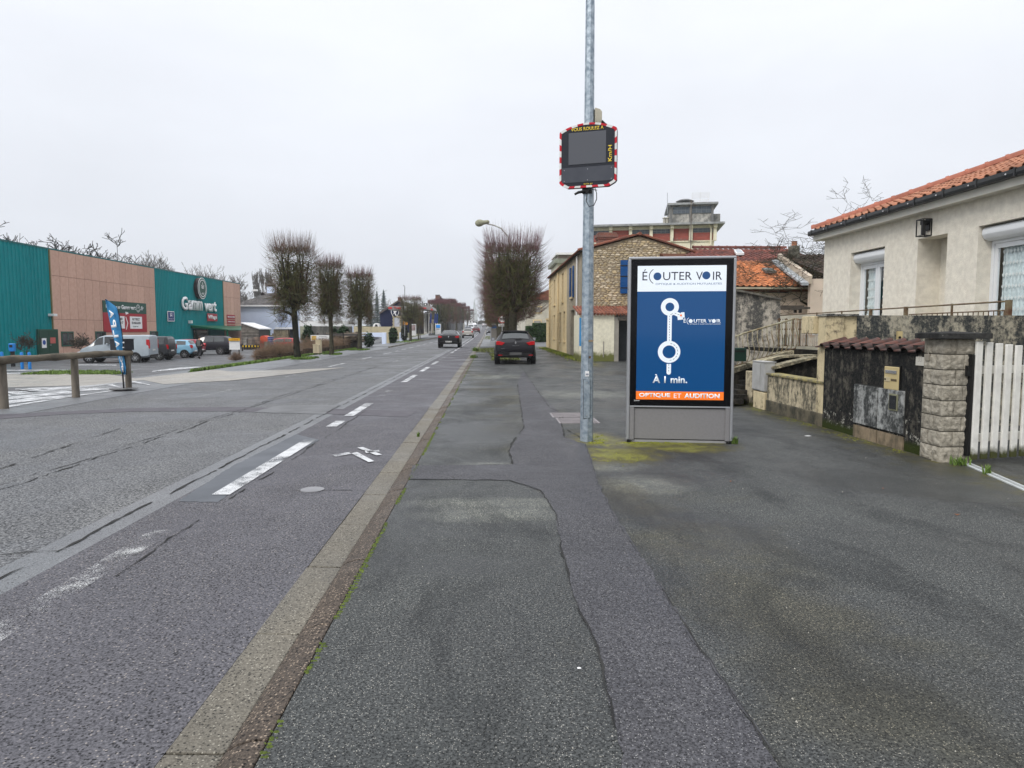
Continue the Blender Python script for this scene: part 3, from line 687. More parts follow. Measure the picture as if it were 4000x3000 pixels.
ja = thing('relay_box', 'weathered beige box on the lamp post just above the speed display', 'junction box', (bx.x, bx.y, bx.z))
mb = MB(); mb.prism([(-.035, -.05, -.16), (.02, -.05, -.16), (.055, -.05, .0), (.055, -.05, .10), (.03, -.05, .13), (-.035, -.05, .15)], (0, .12, 0)); mb.build('case', stained('box_beige', (.5, .47, .38), (.16, .15, .1), amount=.5), ja, bevel=.006)
mb = MB(); mb.tube([(.055, 0, -.01), (.10, 0, -.05), (.13, 0, -.06)], [.022, .02, .014], 8); mb.build('gland', BLACKM, ja, smooth=50)
mb = MB(); mb.tube([(.12, 0, -.06), (.14, 0, -.09), (.14, 0, -.18), (.10, -.02, -.26)], .005, 6); mb.build('cable', BLACKM, ja, smooth=50)
# poster stand
L0 = GP(2447, 1726); R0 = GP(2857, 1731)
TH = atan2(R0.y - L0.y, R0.x - L0.x) - R(2.5)
WS = (R0 - L0).length; HS = PY(2650, 1002, (L0.y + R0.y) / 2).z
ps = thing('poster_stand', 'backlit advertising poster stand in a grey metal frame with blue poster', 'advertising panel', (L0.x, L0.y, 0), TH)
ALU = M('frame_metal', (.40, .41, .43), (.36, .37, .39), rough=.38, metal=.55); PAN = M('base_panel', (.24, .235, .24), (.22, .215, .22), scale=30, rough=.5, metal=.2)
D = .26
ZF = .49
mb = MB(); mb.box(0, .036, 0, D, .03, HS - .03); mb.build('frame_post', ALU, ps, bevel=.012)
mb = MB(); mb.box(WS - .036, WS, 0, D, .03, HS - .03); mb.build('frame_post', ALU, ps, bevel=.012)
mb = MB(); mb.box(0.002, WS - .002, -.002, D + .002, HS - .036, HS); mb.build('top_rail', ALU, ps, bevel=.012)
mb = MB(); mb.box(.037, WS - .037, .004, D, ZF - .02, ZF + .0); mb.build('sill_rail', ALU, ps, bevel=.004)
mb = MB(); mb.box(.095, WS - .095, .03, D - .03, .045, ZF - .035); mb.build('base_panel', PAN, ps)
for x0 in (.038, WS - .096):
 mb = MB(); mb.box(x0, x0 + .058, .008, D - .008, .03, ZF - .022); mb.build('base_pilaster', PAN, ps, bevel=.004)
mb = MB(); mb.box(.10, WS - .10, .04, D - .04, ZF - .034, ZF - .021); mb.build('shadow_gap', BLACKM, ps)
mb = MB(); mb.box(.0, WS, .03, D - .03, .0, .03); mb.build('plinth', M('plinth_grey', (.3, .3, .3), rough=.8), ps)
for x in (.03, WS - .05): MB().lathe([(.03, 0), (.03, .03)], 10, Matrix.Translation((x, -.0, 0))).build('foot', BLACKM, ps)
BLK = M('black_glass', (.004, .004, .005), (.004, .004, .005), rough=.08, spec=.2)
mb = MB(); mb.box(.037, WS - .037, .012, D - .012, ZF, HS - .037); mb.build('glass_surround', BLK, ps)
MB().lathe([(.012, 0), (.012, .004)], 12, Matrix.Translation((0, .05, HS - .42)) @ Matrix.Rotation(-pi / 2, 4, 'Y')).build('lock', BLACKM, ps)
px0, px1 = .118, WS - .125; pz0, pz1 = ZF + .085, HS - .118; PW, PH = px1 - px0, pz1 - pz0
F0 = frame((px0, .0115, pz0), (1, 0, 0), (0, 0, 1))
def emis(name, col, e):
 m, n, b = newmat(name); setc(n, b, 'Base Color', col); b.inputs['Roughness'].default_value = .09; b.inputs['Specular IOR Level'].default_value = .5
 setc(n, b, 'Emission Color', col); b.inputs['Emission Strength'].default_value = e; MC[name] = m; return m
PB = emis('poster_blue', (.001, .05, .165), .36); PWH = emis('poster_white', (.72, .78, .84), .25); POR = emis('poster_orange', (.80, .17, .02), .35)
PNV = M('poster_navy', (.015, .015, .04), (.015, .015, .04), rough=.3); PMB = M('poster_mid_blue', (.035, .10, .26), (.03, .09, .24), rough=.3)
def prect(name, u0, u1, v0, v1, mat, z=.001, t=.0015, parent=None):
 mb = MB(); mb.box(u0 * PW, u1 * PW, v0 * PH, v1 * PH, z, z + t, F0); return mb.build(name, mat, parent or poster)
mb = MB(); mb.box(0, PW, 0, PH, -.002, .001, F0); poster = mb.build('poster', PB, ps)
prect('white_band', 0, 1, .81, 1, PWH); prect('orange_band', 0, 1, 0, .062, POR)
def disc(cx, cy, r0, r1, mat, name, z=.002, a0=0, a1=2 * pi, seg=40, t=.0012, asp=1):
 mb = MB(); n = seg
 for i in range(n):
  t0, t1 = a0 + (a1 - a0) * i / n, a0 + (a1 - a0) * (i + 1) / n
  P = [(cx + cos(t0) * r0, cy + sin(t0) * r0), (cx + cos(t0) * r1, cy + sin(t0) * r1), (cx + cos(t1) * r1, cy + sin(t1) * r1), (cx + cos(t1) * r0, cy + sin(t1) * r0)]
  mb.add([(x, y, zz) for zz in (z, z + t) for x, y in P], [(4, 5, 6, 7), (1, 2, 6, 5), (0, 3, 7, 4)], F0)
 return mb.build(name, mat, poster, fixn=False)
def ptext(s, u, v, w, h, mat, z=.002, bold=0, name='lettering'):
 return text_obj(s, w * PW, h * PH, mat, poster, F0 @ Matrix.Translation((u * PW, v * PH, z)), name, bold, .001)
ptext('É', .055, .893, .056, .082, PNV); ptext('UTER', .29, .893, .325, .06, PNV); ptext('V', .66, .893, .075, .06, PNV); ptext('IR', .85, .893, .10, .06, PNV)
disc(.225 * PW, .922 * PH, 0, .045 * PW, PMB, 'blue_dot'); disc(.775 * PW, .926 * PH, 0, .045 * PW, PMB, 'blue_dot')
disc(.225 * PW, .922 * PH, .088 * PW, .096 * PW, PNV, 'arc', a0=R(120), a1=R(240))
ptext('OPTIQUE & AUDITION MUTUALISTES', .205, .856, .745, .016, PMB)
WP = PWH
ptext('É', .53, .577, .026, .036, WP, bold=.02); ptext('UTER', .645, .577, .145, .026, WP, bold=.02); ptext('V', .81, .577, .035, .026, WP, bold=.02); ptext('IR', .902, .577, .045, .026, WP, bold=.02)
disc(.61 * PW, .590 * PH, 0, .022 * PW, WP, 'white_dot'); disc(.87 * PW, .590 * PH, 0, .022 * PW, WP, 'white_dot'); disc(.61 * PW, .59 * PH, .040 * PW, .045 * PW, WP, 'arc', a0=R(120), a1=R(240))
ptext('OPTIQUE & AUDITION MUTUALISTES', .60, .563, .345, .008, WP)
mb = MB(); cxs = .372 * PW
def stroke(pts, w, mat, name, z):
 mb = MB()
 for (a_, b_) in zip(pts, pts[1:]):
  a_, b_ = Vector((*a_, 0)), Vector((*b_, 0)); d = (b_ - a_).normalized(); n = Vector((-d.y, d.x, 0)) * w / 2
  mb.add([(q.x, q.y, zz) for zz in (z, z + .0012) for q in (a_ + n, a_ - n, b_ - n, b_ + n)], [(4, 5, 6, 7), (0, 1, 5, 4), (2, 3, 7, 6)], F0)
 return mb.build(name, mat, poster)
stroke([(cxs, .205 * PH), (cxs, .27 * PH)], .05 * PW, PWH, 'route_line', .0022); disc(cxs, .205 * PH, 0, .025 * PW, PWH, 'route_end', z=.0021)
stroke([(cxs, .41 * PH), (cxs, .65 * PH)], .05 * PW, PWH, 'route_line', .0022)
disc(cxs, .36 * PH, .075 * PW, .128 * PW, PWH, 'ring', z=.0024); disc(cxs, .695 * PH, .05 * PW, .102 * PW, PWH, 'ring', z=.0024)
stroke([(cxs + .06 * PW, .65 * PH), (cxs + .12 * PW, .63 * PH)], .05 * PW, PWH, 'route_arrow', .0026)
stroke([(cxs + .145 * PW, .655 * PH), (cxs + .15 * PW, .615 * PH), (cxs + .09 * PW, .61 * PH)], .04 * PW, PWH, 'arrow_head', .0027)
disc(cxs + .128 * PW, .632 * PH, 0, .012 * PW, POR, 'orange_dot', z=.004)
def dashes(pts, n, z=.0037):
 L = 0; pv = [Vector(p) for p in pts]
 for a_, b_ in zip(pv, pv[1:]):
  k = max(1, int((b_ - a_).length / .034))
  for i in range(k): stroke([tuple(a_.lerp(b_, (i + .15) / k)), tuple(a_.lerp(b_, (i + .7) / k))], .005, PNV, 'dash', z)
dashes([(cxs, .21 * PH), (cxs, .275 * PH)], 1); dashes([(cxs, .44 * PH), (cxs, .635 * PH)], 1)
arc = [(cxs + cos(R(t)) * .10 * PW, .36 * PH + sin(R(t)) * .10 * PW) for t in range(-88, 89, 22)]; dashes(arc, 1)
dashes([(cxs, .635 * PH), (cxs + .05 * PW, .65 * PH), (cxs + .12 * PW, .633 * PH)], 1)
ptext('À 1 min.', .19, .125, .395, .066, PWH, bold=.025)
ptext('OPTIQUE', .035, .013, .36, .036, PWH, bold=.03); ptext('ET', .435, .013, .085, .034, PWH); ptext('AUDITION', .555, .013, .40, .036, PWH, bold=.03)
text_obj('Sodicom', .07, .018, LETW, ps, frame((.095, .0095, ZF + .06), (1, 0, 0), (0, 0, 1)), 'maker_name', .01, .001)
# log fence, flag, letter box, blue posts
WOOD = M('weathered_log', (.19, .165, .135), (.07, .062, .05), scale=5, rough=.85, bump=.6, bscale=14, stretch=(1, 1, .25))
WOODR = M('weathered_rail', (.20, .165, .12), (.05, .045, .035), scale=4, rough=.85, bump=.6, bscale=14, stretch=(1, .25, 1))
FP = [GP(-250, 1632), GP(16, 1588), GP(297, 1545), GP(503, 1516)]
fn = thing('log_fence', 'low rustic fence of round logs across the car park entrance', 'fence', (FP[0].x, FP[0].y, 0))
rf = random.Random(3)
for i, p in enumerate(FP):
 mb = MB(); r0 = .077 if i < 3 else .072
 mb.tube([(p.x, p.y, gz(p.x, p.y) - .1), (p.x + rf.uniform(-.01, .01), p.y, .3), (p.x, p.y, .84)], [r0 * 1.05, r0, r0 * .97], 12); mb.build('post', WOOD, fn, world=True, smooth=50)
ends = [(FP[0], FP[2]), (FP[2], FP[3] + (FP[3] - FP[2]).normalized() * .12)]
for k, (a_, b_) in enumerate(ends):
 z0, z1 = (.91, .91); P = []
 for i in range(13):
  t = i / 12; q = a_.lerp(b_, t); P.append((q.x + rf.uniform(-.008, .008), q.y, z0 + rf.uniform(-.008, .008)))
 mb = MB(); mb.tube(P, [.078 * rf.uniform(.86, 1.08) for _ in P], 12); mb.build('rail', WOODR, fn, world=True, smooth=60)
BA = GP(492, 1517)
fl = thing('feather_flag', 'tall blue feather flag with white letters leaning by the last fence post', 'flag', (BA.x, BA.y - .1, 0))
MB().lathe([(.0, 0), (.33, 0), (.33, .012), (.05, .02), (.0, .02)], 28, Matrix.Translation((.0, 0, .0))).build('base_plate', M('flag_base', (.12, .12, .12), rough=.5), fl)
mb = MB(); mb.tube([(0, 0, 0), (-.02, 0, .55)], .02, 8); mb.build('socket', BLACKM, fl)
def W(px, py): q = PY(px, py, BA.y - .1); return Vector((q.x - BA.x, 0, q.z))
left = [W(411, 1169), W(421, 1225), W(434, 1290), W(447, 1340), W(462, 1390), W(471, 1420), W(474, 1445), W(476, 1462)]
right = [W(416, 1169), W(458, 1200), W(467, 1240), W(475, 1300), W(481, 1360), W(487, 1400), W(492, 1440), W(492, 1464)]
def lerpP(P, t): s = t * (len(P) - 1); i = min(int(s), len(P) - 2); return P[i].lerp(P[i + 1], s - i)
mb = MB(); NU, NV = 9, 34
def fdisp(u, t): return .03 * sin(u * 4 + t * 6) + .012 * sin(u * 9 - t * 11) * (1 - t * .3)
for j in range(NV + 1):
 for i in range(NU + 1):
  t, u = j / NV, i / NU; q = lerpP(left, t).lerp(lerpP(right, t), u); mb.v.append((q.x, fdisp(u, t), q.z))
for j in range(NV):
 for i in range(NU): a_ = j * (NU + 1) + i; mb.f.append((a_, a_ + 1, a_ + NU + 2, a_ + NU + 1))
cl_ = mb.build('cloth', M('flag_blue', (.05, .24, .46), (.035, .18, .38), scale=2, rough=.7), fl, smooth=180, fixn=False)
so = cl_.modifiers.new('thick', 'SOLIDIFY'); so.thickness = .004
mb = MB(); mb.tube([(-.02, .0, .5)] + [tuple(lerpP(right, t) + Vector((0, .02, 0))) for t in (1, .8, .6, .4, .2, .08)] + [tuple(left[0])], .012, 6); mb.build('pole', BLACKM, fl, smooth=60)
for i, ch in enumerate('APLABCF2'):
 t = .16 + i * .105; c0 = lerpP(left, t + .03).lerp(lerpP(right, t + .03), .5); w_ = (lerpP(right, t) - lerpP(left, t)).length
 o = text_obj(ch, .21 - i * .011, w_ * .34, LETW, fl, frame((0, 0, 0), (1, 0, 0), (0, 1, 0)), 'letter', .03, .001, mirror=True)
 mt = frame(c0 + Vector((.11, -.016 + fdisp(.5, t + .03) - .035, .12)), (-.0 + .0, 0, -1), (1, 0, .05))
 mt = frame(c0 + Vector((-w_ * .2, -.06 + min(fdisp(.3, t), fdisp(.7, t), fdisp(.5, t)), .12)), (.12, 0, -1), (1, 0, .12))
 if (mt.to_3x3() @ Vector((0, 0, 1))).y > 0: mt = mt @ Matrix.Rotation(pi, 4, 'Y') @ Matrix.Translation((-(.21 - i * .011), 0, 0))
 o.matrix_local = mt
mbp = PY(478, 1382, FP[3].y)
lb = thing('letter_box', 'dark grey letter box mounted above the last log fence post', 'letter box', (FP[3].x, FP[3].y, .98), R(-12))
mb = MB(); mb.box(-.36, .08, -.16, .16, 0, .27); mb.build('box', M('box_grey', (.03, .032, .04), rough=.4), lb, bevel=.01)
mb = MB(); mb.box(-.37, .095, -.175, .17, .272, .29); mb.build('lid', MC['box_grey'], lb, bevel=.005)
mb = MB(); mb.box(-.14, .06, -.166, -.159, .18, .215); mb.build('name_strip', LETW, lb); mb = MB(); mb.box(.0, .05, -.166, -.159, .06, .085); mb.build('label_plate', LETW, lb)
BLU = M('blue_post', (.02, .22, .62), rough=.35)
for k, (px, py, lab) in enumerate([(10, 1437, 'blue tubular post farthest from the dark green door'), (87, 1440, 'blue tubular post in the middle between the bare shrub and the charger'), (117, 1440, 'blue tubular post nearest the dark green double door')]):
 c = GP(px, py); b_ = thing('bollard', lab, 'bollard', tuple(c), 0, 'blue posts before the teal wall')
 MB().lathe([(.085, -.05), (.085, .92), (.06, .97), (0, .98)], 12).build('tube', BLU, b_, smooth=40)
c = GP(52, 1432)
ch = thing('charging_point', 'blue charging box on a dark post before the teal wall', 'charging point', tuple(c))
mb = MB(); mb.box(-.1, .1, -.06, .06, 0, .95); mb.build('post', BLACKM, ch); mb = MB(); mb.box(-.17, .17, -.12, .1, .95, 1.45); mb.build('box', BLU, ch, bevel=.04)
mb = MB(); mb.box(-.1, .1, -.125, -.119, 1.2, 1.36); mb.build('screen', BLACKM, ch)
# garden wall on the right
XW = 5.15
ya = PX(3627, 1383, XW).y; yb = PX(3222, 1360, XW).y      # near end (pillar), far end
wz = (PX(3627, 1383, XW).z + PX(3222, 1362, XW).z) / 2
BLKW = stained('black_render', (.12, .11, .09), (.012, .013, .014), moss=(.03, .04, .01), amount=.45, low=.28, scale=3.2, lichen=(.42, .41, .36), bump=.5, lth=.66, lowl=.12)
CREAMW = stained('cream_render', (.66, .56, .36), (.12, .10, .075), amount=.565, low=.3, scale=5.0)
LOWW = stained('low_wall_render', (.58, .50, .35), (.09, .085, .065), moss=(.06, .06, .025), amount=.50, low=.18, scale=3.5)
gw = thing('garden_wall', 'black stained garden wall with tile coping, letter slot and two meter doors', 'wall', (XW, ya, 0))
mb = MB(); mb.box(XW, XW + .24, ya, yb, -.1, wz); mb.build('wall', BLKW, gw, world=True)
TILE = M('roman_tile_dark', (.11, .045, .034), (.035, .03, .028), scale=11, rough=.75, rnd=.3, bump=.2, bscale=30)
def roman_tile(w, l, name, h=.06, seg=7, th=.024):
 """one interlocking roman tile: flat pan, round roll; x across, y up the slope, z out"""
 prof = [(0, 0), (w * .52, 0)] + [(w * .76 - cos(pi * k / seg) * w * .24, sin(pi * k / seg) * h) for k in range(seg + 1)]
 mb = MB(); n = len(prof)
 for y_, zz in ((0, th), (l, 0)):
  for x, z in prof: mb.v.append((x, y_, z + zz + .006))
 for i in range(n - 1): mb.f.append((i, i + 1, n + i + 1, n + i))
 k = len(mb.v)
 for x, z in prof: mb.v.append((x, 0, z + th + .006 - .016))
 for i in range(n - 1): mb.f.append((k + i, k + i + 1, i + 1, i))
 me = mb.mesh(name); me.shade_smooth(); me.set_sharp_from_angle(angle=R(45)); return me
ct = roman_tile(.30, .38, 'coping_tile', .055); ct.materials.append(TILE)
y = ya + .02; k = 0
while y < yb - .05:
 m = frame((XW - .05, y + .29, wz + .0), (0, -1, 0), (.93, 0, .32)); inst(ct, 'coping_tile', gw, wm(m, gw)); y += .30; k += 1
mb = MB(); mb.box(XW + .02, XW + .24, ya, yb, wz, wz + .1); mb.build('coping_bed', BLKW, gw, world=True)
def onwall(px0, py0, px1, py1, d0, d1, name, mat, bev=.004, par=None):
 a_, b_ = PX(px0, py0, XW), PX(px1, py1, XW); mb = MB(); mb.box(XW - d1, XW - d0, b_.y, a_.y, min(a_.z, b_.z), max(a_.z, b_.z)); return mb.build(name, mat, par or gw, world=True, bevel=bev)
LETB = M('letter_cream', (.52, .42, .22), (.48, .39, .2), rough=.45)
a_, b_ = PX(3463, 1429, XW), PX(3521, 1434, XW); z0 = PX(3463, 1519, XW).z; z1 = a_.z
mb = MB(); mb.box(XW - .03, XW + .01, b_.y, a_.y, z0, z1); lbx = mb.build('letter_box_front', LETB, gw, world=True, bevel=.012)
mb = MB(); mb.box(XW - .022, XW + .01, b_.y - .012, a_.y + .012, z0 - .012, z1 + .012); mb.build('frame', BLACKM, gw, world=True)
wd = a_.y - b_.y
for nm, f0, f1, g0, g1, mt_, dd in (('flap', .12, .88, .70, .84, M('flap_silver', (.6, .6, .6), rough=.25, metal=.8), .01), ('name_plate', .12, .50, .38, .48, M('plate_brown', (.12, .09, .05), rough=.4), .004), ('lock_plate', .55, .93, .34, .54, M('lock_cream', (.55, .47, .3), rough=.4), .006), ('keyhole', .82, .9, .40, .47, BLACKM, .012)):
 mb = MB(); mb.box(-.03 - dd, -.03, -wd + 0 + (f0) * wd - 0, -wd + f1 * wd, (z0 + g0 * (z1 - z0)), (z0 + g1 * (z1 - z0)), Matrix.Translation((XW, a_.y, 0)))
 mb.build(nm, mt_, lbx, bevel=.003) if False else mb.build(nm, mt_, gw, world=True, bevel=.003)
DOORM = stained('meter_door', (.38, .39, .38), (.04, .043, .043), amount=.47, scale=5, rough=.6, bump=.15)
zt, zb_ = .74, .2
yA, yM, yB = PX(3344, 1508, XW).y, PX(3437, 1515, XW).y, PX(3540, 1530, XW).y
for k, (s, e) in enumerate(((yM + .01, yA), (yB, yM - .01))):
 mb = MB(); mb.box(XW - .03, XW + .01, s, e, zb_, zt); dd = mb.build('meter_door', DOORM, gw, world=True, bevel=.008)
 mb = MB(); mb.box(XW - .012, XW + .01, s - .01, e + .01, zb_ - .012, zt + .012); mb.build('door_frame', CRACK, gw, world=True)
 mb = MB(); mb.box(XW - .02, XW + .01, s, e, -.05, zb_ - .03); mb.build('concrete_base', stained('rust_base', (.28, .22, .15), (.12, .10, .07), amount=.5, scale=2), gw, world=True)
a_, b_ = PX(3489, 1543, XW), PX(3513, 1600, XW)
mb = MB(); mb.box(XW - .045, XW - .03, b_.y - .02, a_.y + .02, b_.z - .02, a_.z + .02); mb.build('meter_window_frame', M('olive_frame', (.22, .22, .14), rough=.5), gw, world=True, bevel=.004)
mb = MB(); mb.box(XW - .05, XW - .04, b_.y, a_.y, b_.z, a_.z); mb.build('meter_window', glass_dark(), gw, world=True)
a_, b_ = PX(3582, 1393, XW), PX(3617, 1430, XW); pz = PX(3582, 1427, XW).z
mb = MB(); mb.box(XW - .015, XW + .005, b_.y, a_.y, pz, a_.z); mb.build('number_plate', M('plate_pale', (.62, .6, .55), (.5, .48, .42), rough=.5), gw, world=True, bevel=.003)
text_obj('33', .07, .07, M('faded_grey', (.42, .40, .36)), gw, wm(frame((XW - .0155, a_.y - .05, pz + .045), (0, -1, 0), (0, 0, 1)), gw), 'number', .0, .001)
BLOCK = M('rock_block', (.44, .405, .335), (.22, .20, .16), scale=14, rough=.9, bump=1, bscale=30, rnd=.12, obj=False)
def rock_box(mb, x0, x1, y0, y1, z0, z1, seed, amp=.022, n=7):
 """block with rough proud faces and clean arrises"""
 for ax in range(6):
  k = len(mb.v)
  for i in range(n + 1):
   for j in range(n + 1):
    u, v = i / n, j / n
    e = min(u, 1 - u, v, 1 - v) * 6; e = min(1, e)
    d = (amp * .5 + amp * (noise.noise(Vector((u * 4 + seed * 9.1, v * 3.2 + ax * 5, seed))) + .9 * abs(noise.noise(Vector((u * 9, v * 8, seed * 3 + ax)))))) * e
    if ax == 0: p = (x0 - d, y0 + (y1 - y0) * u, z0 + (z1 - z0) * v)
    elif ax == 1: p = (x1 + d, y0 + (y1 - y0) * u, z0 + (z1 - z0) * v)
    elif ax == 2: p = (x0 + (x1 - x0) * u, y0 - d, z0 + (z1 - z0) * v)
    elif ax == 3: p = (x0 + (x1 - x0) * u, y1 + d, z0 + (z1 - z0) * v)
    elif ax == 4: p = (x0 + (x1 - x0) * u, y0 + (y1 - y0) * v, z0)
    else: p = (x0 + (x1 - x0) * u, y0 + (y1 - y0) * v, z1)
    mb.v.append(p)
  for i in range(n):
   for j in range(n): a_ = k + i * (n + 1) + j; mb.f.append((a_, a_ + 1, a_ + n + 2, a_ + n + 1))
PX0, PX1, PY0, PY1 = 5.10, 5.44, ya - .36, ya
pil = thing('gate_pillar', 'square gate pillar of rock faced blocks with flat dark capstone', 'pillar', (PX0, PY0, 0))
NC = 8; ch_ = (PX(3627, 1315, PX0).z - .02) / NC
for c_ in range(NC):
 z0, z1 = c_ * ch_ + .006, (c_ + 1) * ch_ - .006
 sp = PY0 + (.23 if c_ % 2 else .14); sx_ = PX0 + (.14 if c_ % 2 else .23)
 for i, (x0, x1, y0, y1) in enumerate(((PX0, PX1, PY0, sp - .004), (PX0, PX1, sp + .004, PY1))):
  if i == 0:
   for q, (u0, u1) in enumerate(((PX0, sx_ - .004), (sx_ + .004, PX1))):
    mb = MB(); rock_box(mb, u0, u1, y0, y1, z0 - (.05 if c_ == 0 else 0), z1, c_ * 3.3 + q * 1.7 + 1, .013 if c_ else .022, 12); mb.build('block', BLOCK, pil, world=True, smooth=60)
  else:
   mb = MB(); rock_box(mb, x0, x1, y0, y1, z0, z1, c_ * 2.7 + 5.2, .013, 12); mb.build('block', BLOCK, pil, world=True, smooth=60)
mb = MB(); mb.box(PX0 + .012, PX1 - .012, PY0 + .012, PY1 - .012, -.05, NC * ch_ - .004); mb.build('mortar_core', M('mortar_dark', (.12, .11, .09), rough=.95), pil, world=True)
zc = NC * ch_; mb = MB(); mb.box(PX0 - .09, PX1 + .14, PY0 - .09, PY1 + .06, zc, zc + .06); mb.add([(PX0 - .09, PY0 - .09, zc + .06), (PX1 + .14, PY0 - .09, zc + .06), (PX1 + .14, PY1 + .06, zc + .06), (PX0 - .09, PY1 + .06, zc + .06), ((PX0 + PX1) / 2, (PY0 + PY1) / 2, zc + .085)], [(0, 1, 4), (1, 2, 4), (2, 3, 4), (3, 0, 4)])
mb.build('capstone', stained('cap_dark', (.06, .06, .058), (.02, .02, .02), amount=.5, lichen=(.45, .44, .40), streak=False), pil, world=True, bevel=.005)
mb = MB(); mb.box(PX0 - .03, PX0 - .002, PY1 - .13, PY1 - .06, zc - .26, zc - .18); bell = mb.build('bell_box', M('bell_grey', (.3, .27, .22), rough=.6), pil, world=True, bevel=.006)
mb = MB(); mb.tube([(PX0 - .01, PY1 - .09, zc - .18), (PX0 - .01, PY1 - .09, zc)], .006, 6); mb.build('bell_wire', MC['bell_grey'], pil, world=True)
mb = MB(); mb.box(PX1 - .10, PX1 - .06, PY0 - .05, PY0 - .005, zc - .42, zc - .30); mb.build('hinge', BLACKM, pil, world=True)
G0 = GP(3789, 1808); gd = (GP(3990, 1793) - G0).normalized(); gn = Vector((gd.y, -gd.x, 0))
gt = thing('gate', 'white slatted gate leaf standing open beside the block pillar', 'gate', tuple(G0), atan2(gd.y, gd.x))
GW = M('gate_white', (.84, .83, .78), (.76, .75, .70), scale=3, rough=.5, obj=False); GL = stained('gate_white_dirty', (.88, .87, .82), (.62, .60, .52), moss=(.07, .075, .03), amount=.66, low=.32, scale=3, rough=.5, bump=.05)
rg = random.Random(4)
for i in range(16):
 x = i * .150; top = 1.37 - .012 * i + (.0 if i < 9 else .02 * (i - 9))
 mb = MB(); mb.box(x, x + .088, -.016, .012, .035, top); mb.build('slat', GL, gt, bevel=.004)
 mb = MB(); w = .026; x2 = x + .119; t2 = top - .14
 mb.prism([(x2 - w / 2, .05, .04), (x2 + w / 2, .05, .04), (x2 + w / 2, .05, t2 - .02), (x2, .05, t2), (x2 - w / 2, .05, t2 - .02)], (0, .02, 0)); mb.build('narrow_slat', GL, gt)
for z in (.22, 1.0):
 mb = MB(); mb.box(0, 2.15, .072, .11, z, z + .09); mb.build('rail', GW, gt)
mb = MB(); mb.box(-.045, -.005, .0, .06, .08, 1.22); mb.build('hinge_post', BLACKM, gt)
yc = yb + .02
tw = thing('terrace_wall', 'tall lichen grey terrace wall with cream front end behind the garden wall', 'wall', (XW, yc, 0))
TZ = 1.72
DARKW = stained('terrace_render', (.42, .39, .31), (.035, .04, .043), amount=.475, scale=4.5, lichen=(.50, .46, .34), bump=.5, lth=.62)
mb = MB(); mb.box(XW + .02, XW + .30, yc, yc + .26, -.1, TZ - .01); mb.build('pilaster', CREAMW, tw, world=True, bevel=.01)
xs1 = PY(3345, 1300, yc + .03).x
mb = MB(); mb.box(XW + .302, xs1, yc + .03, yc + .24, -.1, TZ - .015); mb.build('cream_panel', CREAMW, tw, world=True)
mb = MB(); mb.box(xs1 + .002, 10.2, yc + .02, yc + .26, -.1, TZ); mb.build('wall', DARKW, tw, world=True)
mb = MB()
rq = random.Random(9)
x = XW
while x < xs1: w = rq.uniform(.05, .11); mb.box(x, x + w - .008, yc - .03, yc + .28, TZ - .012, TZ + rq.uniform(.012, .03)); x += w
mb.build('coping_stones', stained('coping_lichen', (.35, .34, .3), (.05, .05, .05), amount=.5, scale=8, streak=False), tw, world=True, kind='stuff')
br = PY(3512, 1320, ya + 1.2)
mb = MB(); mb.box(br.x - .035, br.x + .035, yc - .03, yc + .018, 1.2, PY(3512, 1294, yc).z, Matrix.Translation((PY(3512, 1320, yc).x - br.x, 0, 0))); mb.build('bracket', LETB, tw, world=True)
mb = MB(); m0 = PY(3514, 1318, yc - .03); mb.lathe([(.02, 0), (.02, .012)], 8, Matrix.Translation(tuple(m0)) @ Matrix.Rotation(pi / 2, 4, 'X')); mb.build('bracket_bolt', BLACKM, tw, world=True)
bk = PY(3194, 1268, yc + .5)
q = thing('broken_block', 'cracked cream render block hanging beside the terrace wall end', 'block', (bk.x, bk.y, bk.z))
mb = MB(); a_, b_ = PY(3174, 1303, yc + .3), PY(3204, 1235, yc + .3); mb.box(a_.x, b_.x, yc + .3, yc + .7, a_.z, b_.z); mb.build('block', CREAMW, q, world=True, bevel=.01)
lw0, lw1 = yb + .02, PX(2993, 1459, XW).y
lwt = .70
lwl = thing('low_wall', 'low stained wall with yellow lichen coping between cabinet and cream pilaster', 'wall', (XW, lw0, 0))
mb = MB(); mb.box(XW + .03, XW + .2, lw0, lw1, -.1, lwt - .04); mb.build('wall', LOWW, lwl, world=True)
mb = MB(); mb.box(XW + .0, XW + .23, lw0, lw1, -.1, .20); mb.build('footing', stained('footing', (.16, .14, .10), (.05, .05, .04), amount=.5), lwl, world=True, bevel=.015)
mb = MB(); mb.box(XW - .005, XW + .26, lw0, lw1, lwt - .04, lwt); mb.build('coping', stained('coping_yellow', (.40, .34, .14), (.14, .13, .10), amount=.5, scale=6, streak=False), lwl, world=True, bevel=.01)
def wblock(name, cat, label, px0, px1, pyt, pyb, mat, depth=.2, zb=None, kids=(), x=XW, w=None):
 a_ = PX(px1, pyt, x); b_ = PX(px0, pyt, x); zt_ = PX((px0 + px1) / 2, pyt, x).z; zb_ = 0 if pyb is None else PX((px0 + px1) / 2, pyb, x).z
 t = thing(name, label, cat, (x, a_.y, zb_)); mb = MB(); mb.box(x, x + (w or .2), a_.y, b_.y, zb_ - (.05 if pyb is None else 0), zt_); mb.build('body', mat, t, world=True, bevel=.01); return t, a_.y, b_.y, zb_, zt_
wblock('gate_block', 'block', 'narrow mossy masonry block left of the white meter cabinet', 2913, 2939, 1450, None, LOWW)
CAB = M('cabinet_grey', (.42, .42, .41), (.34, .34, .33), scale=5, rough=.6, obj=False)
wblock('cabinet_base', 'block', 'cream render base carrying the pale meter cabinet', 2942, 2986, 1530, None, CREAMW)
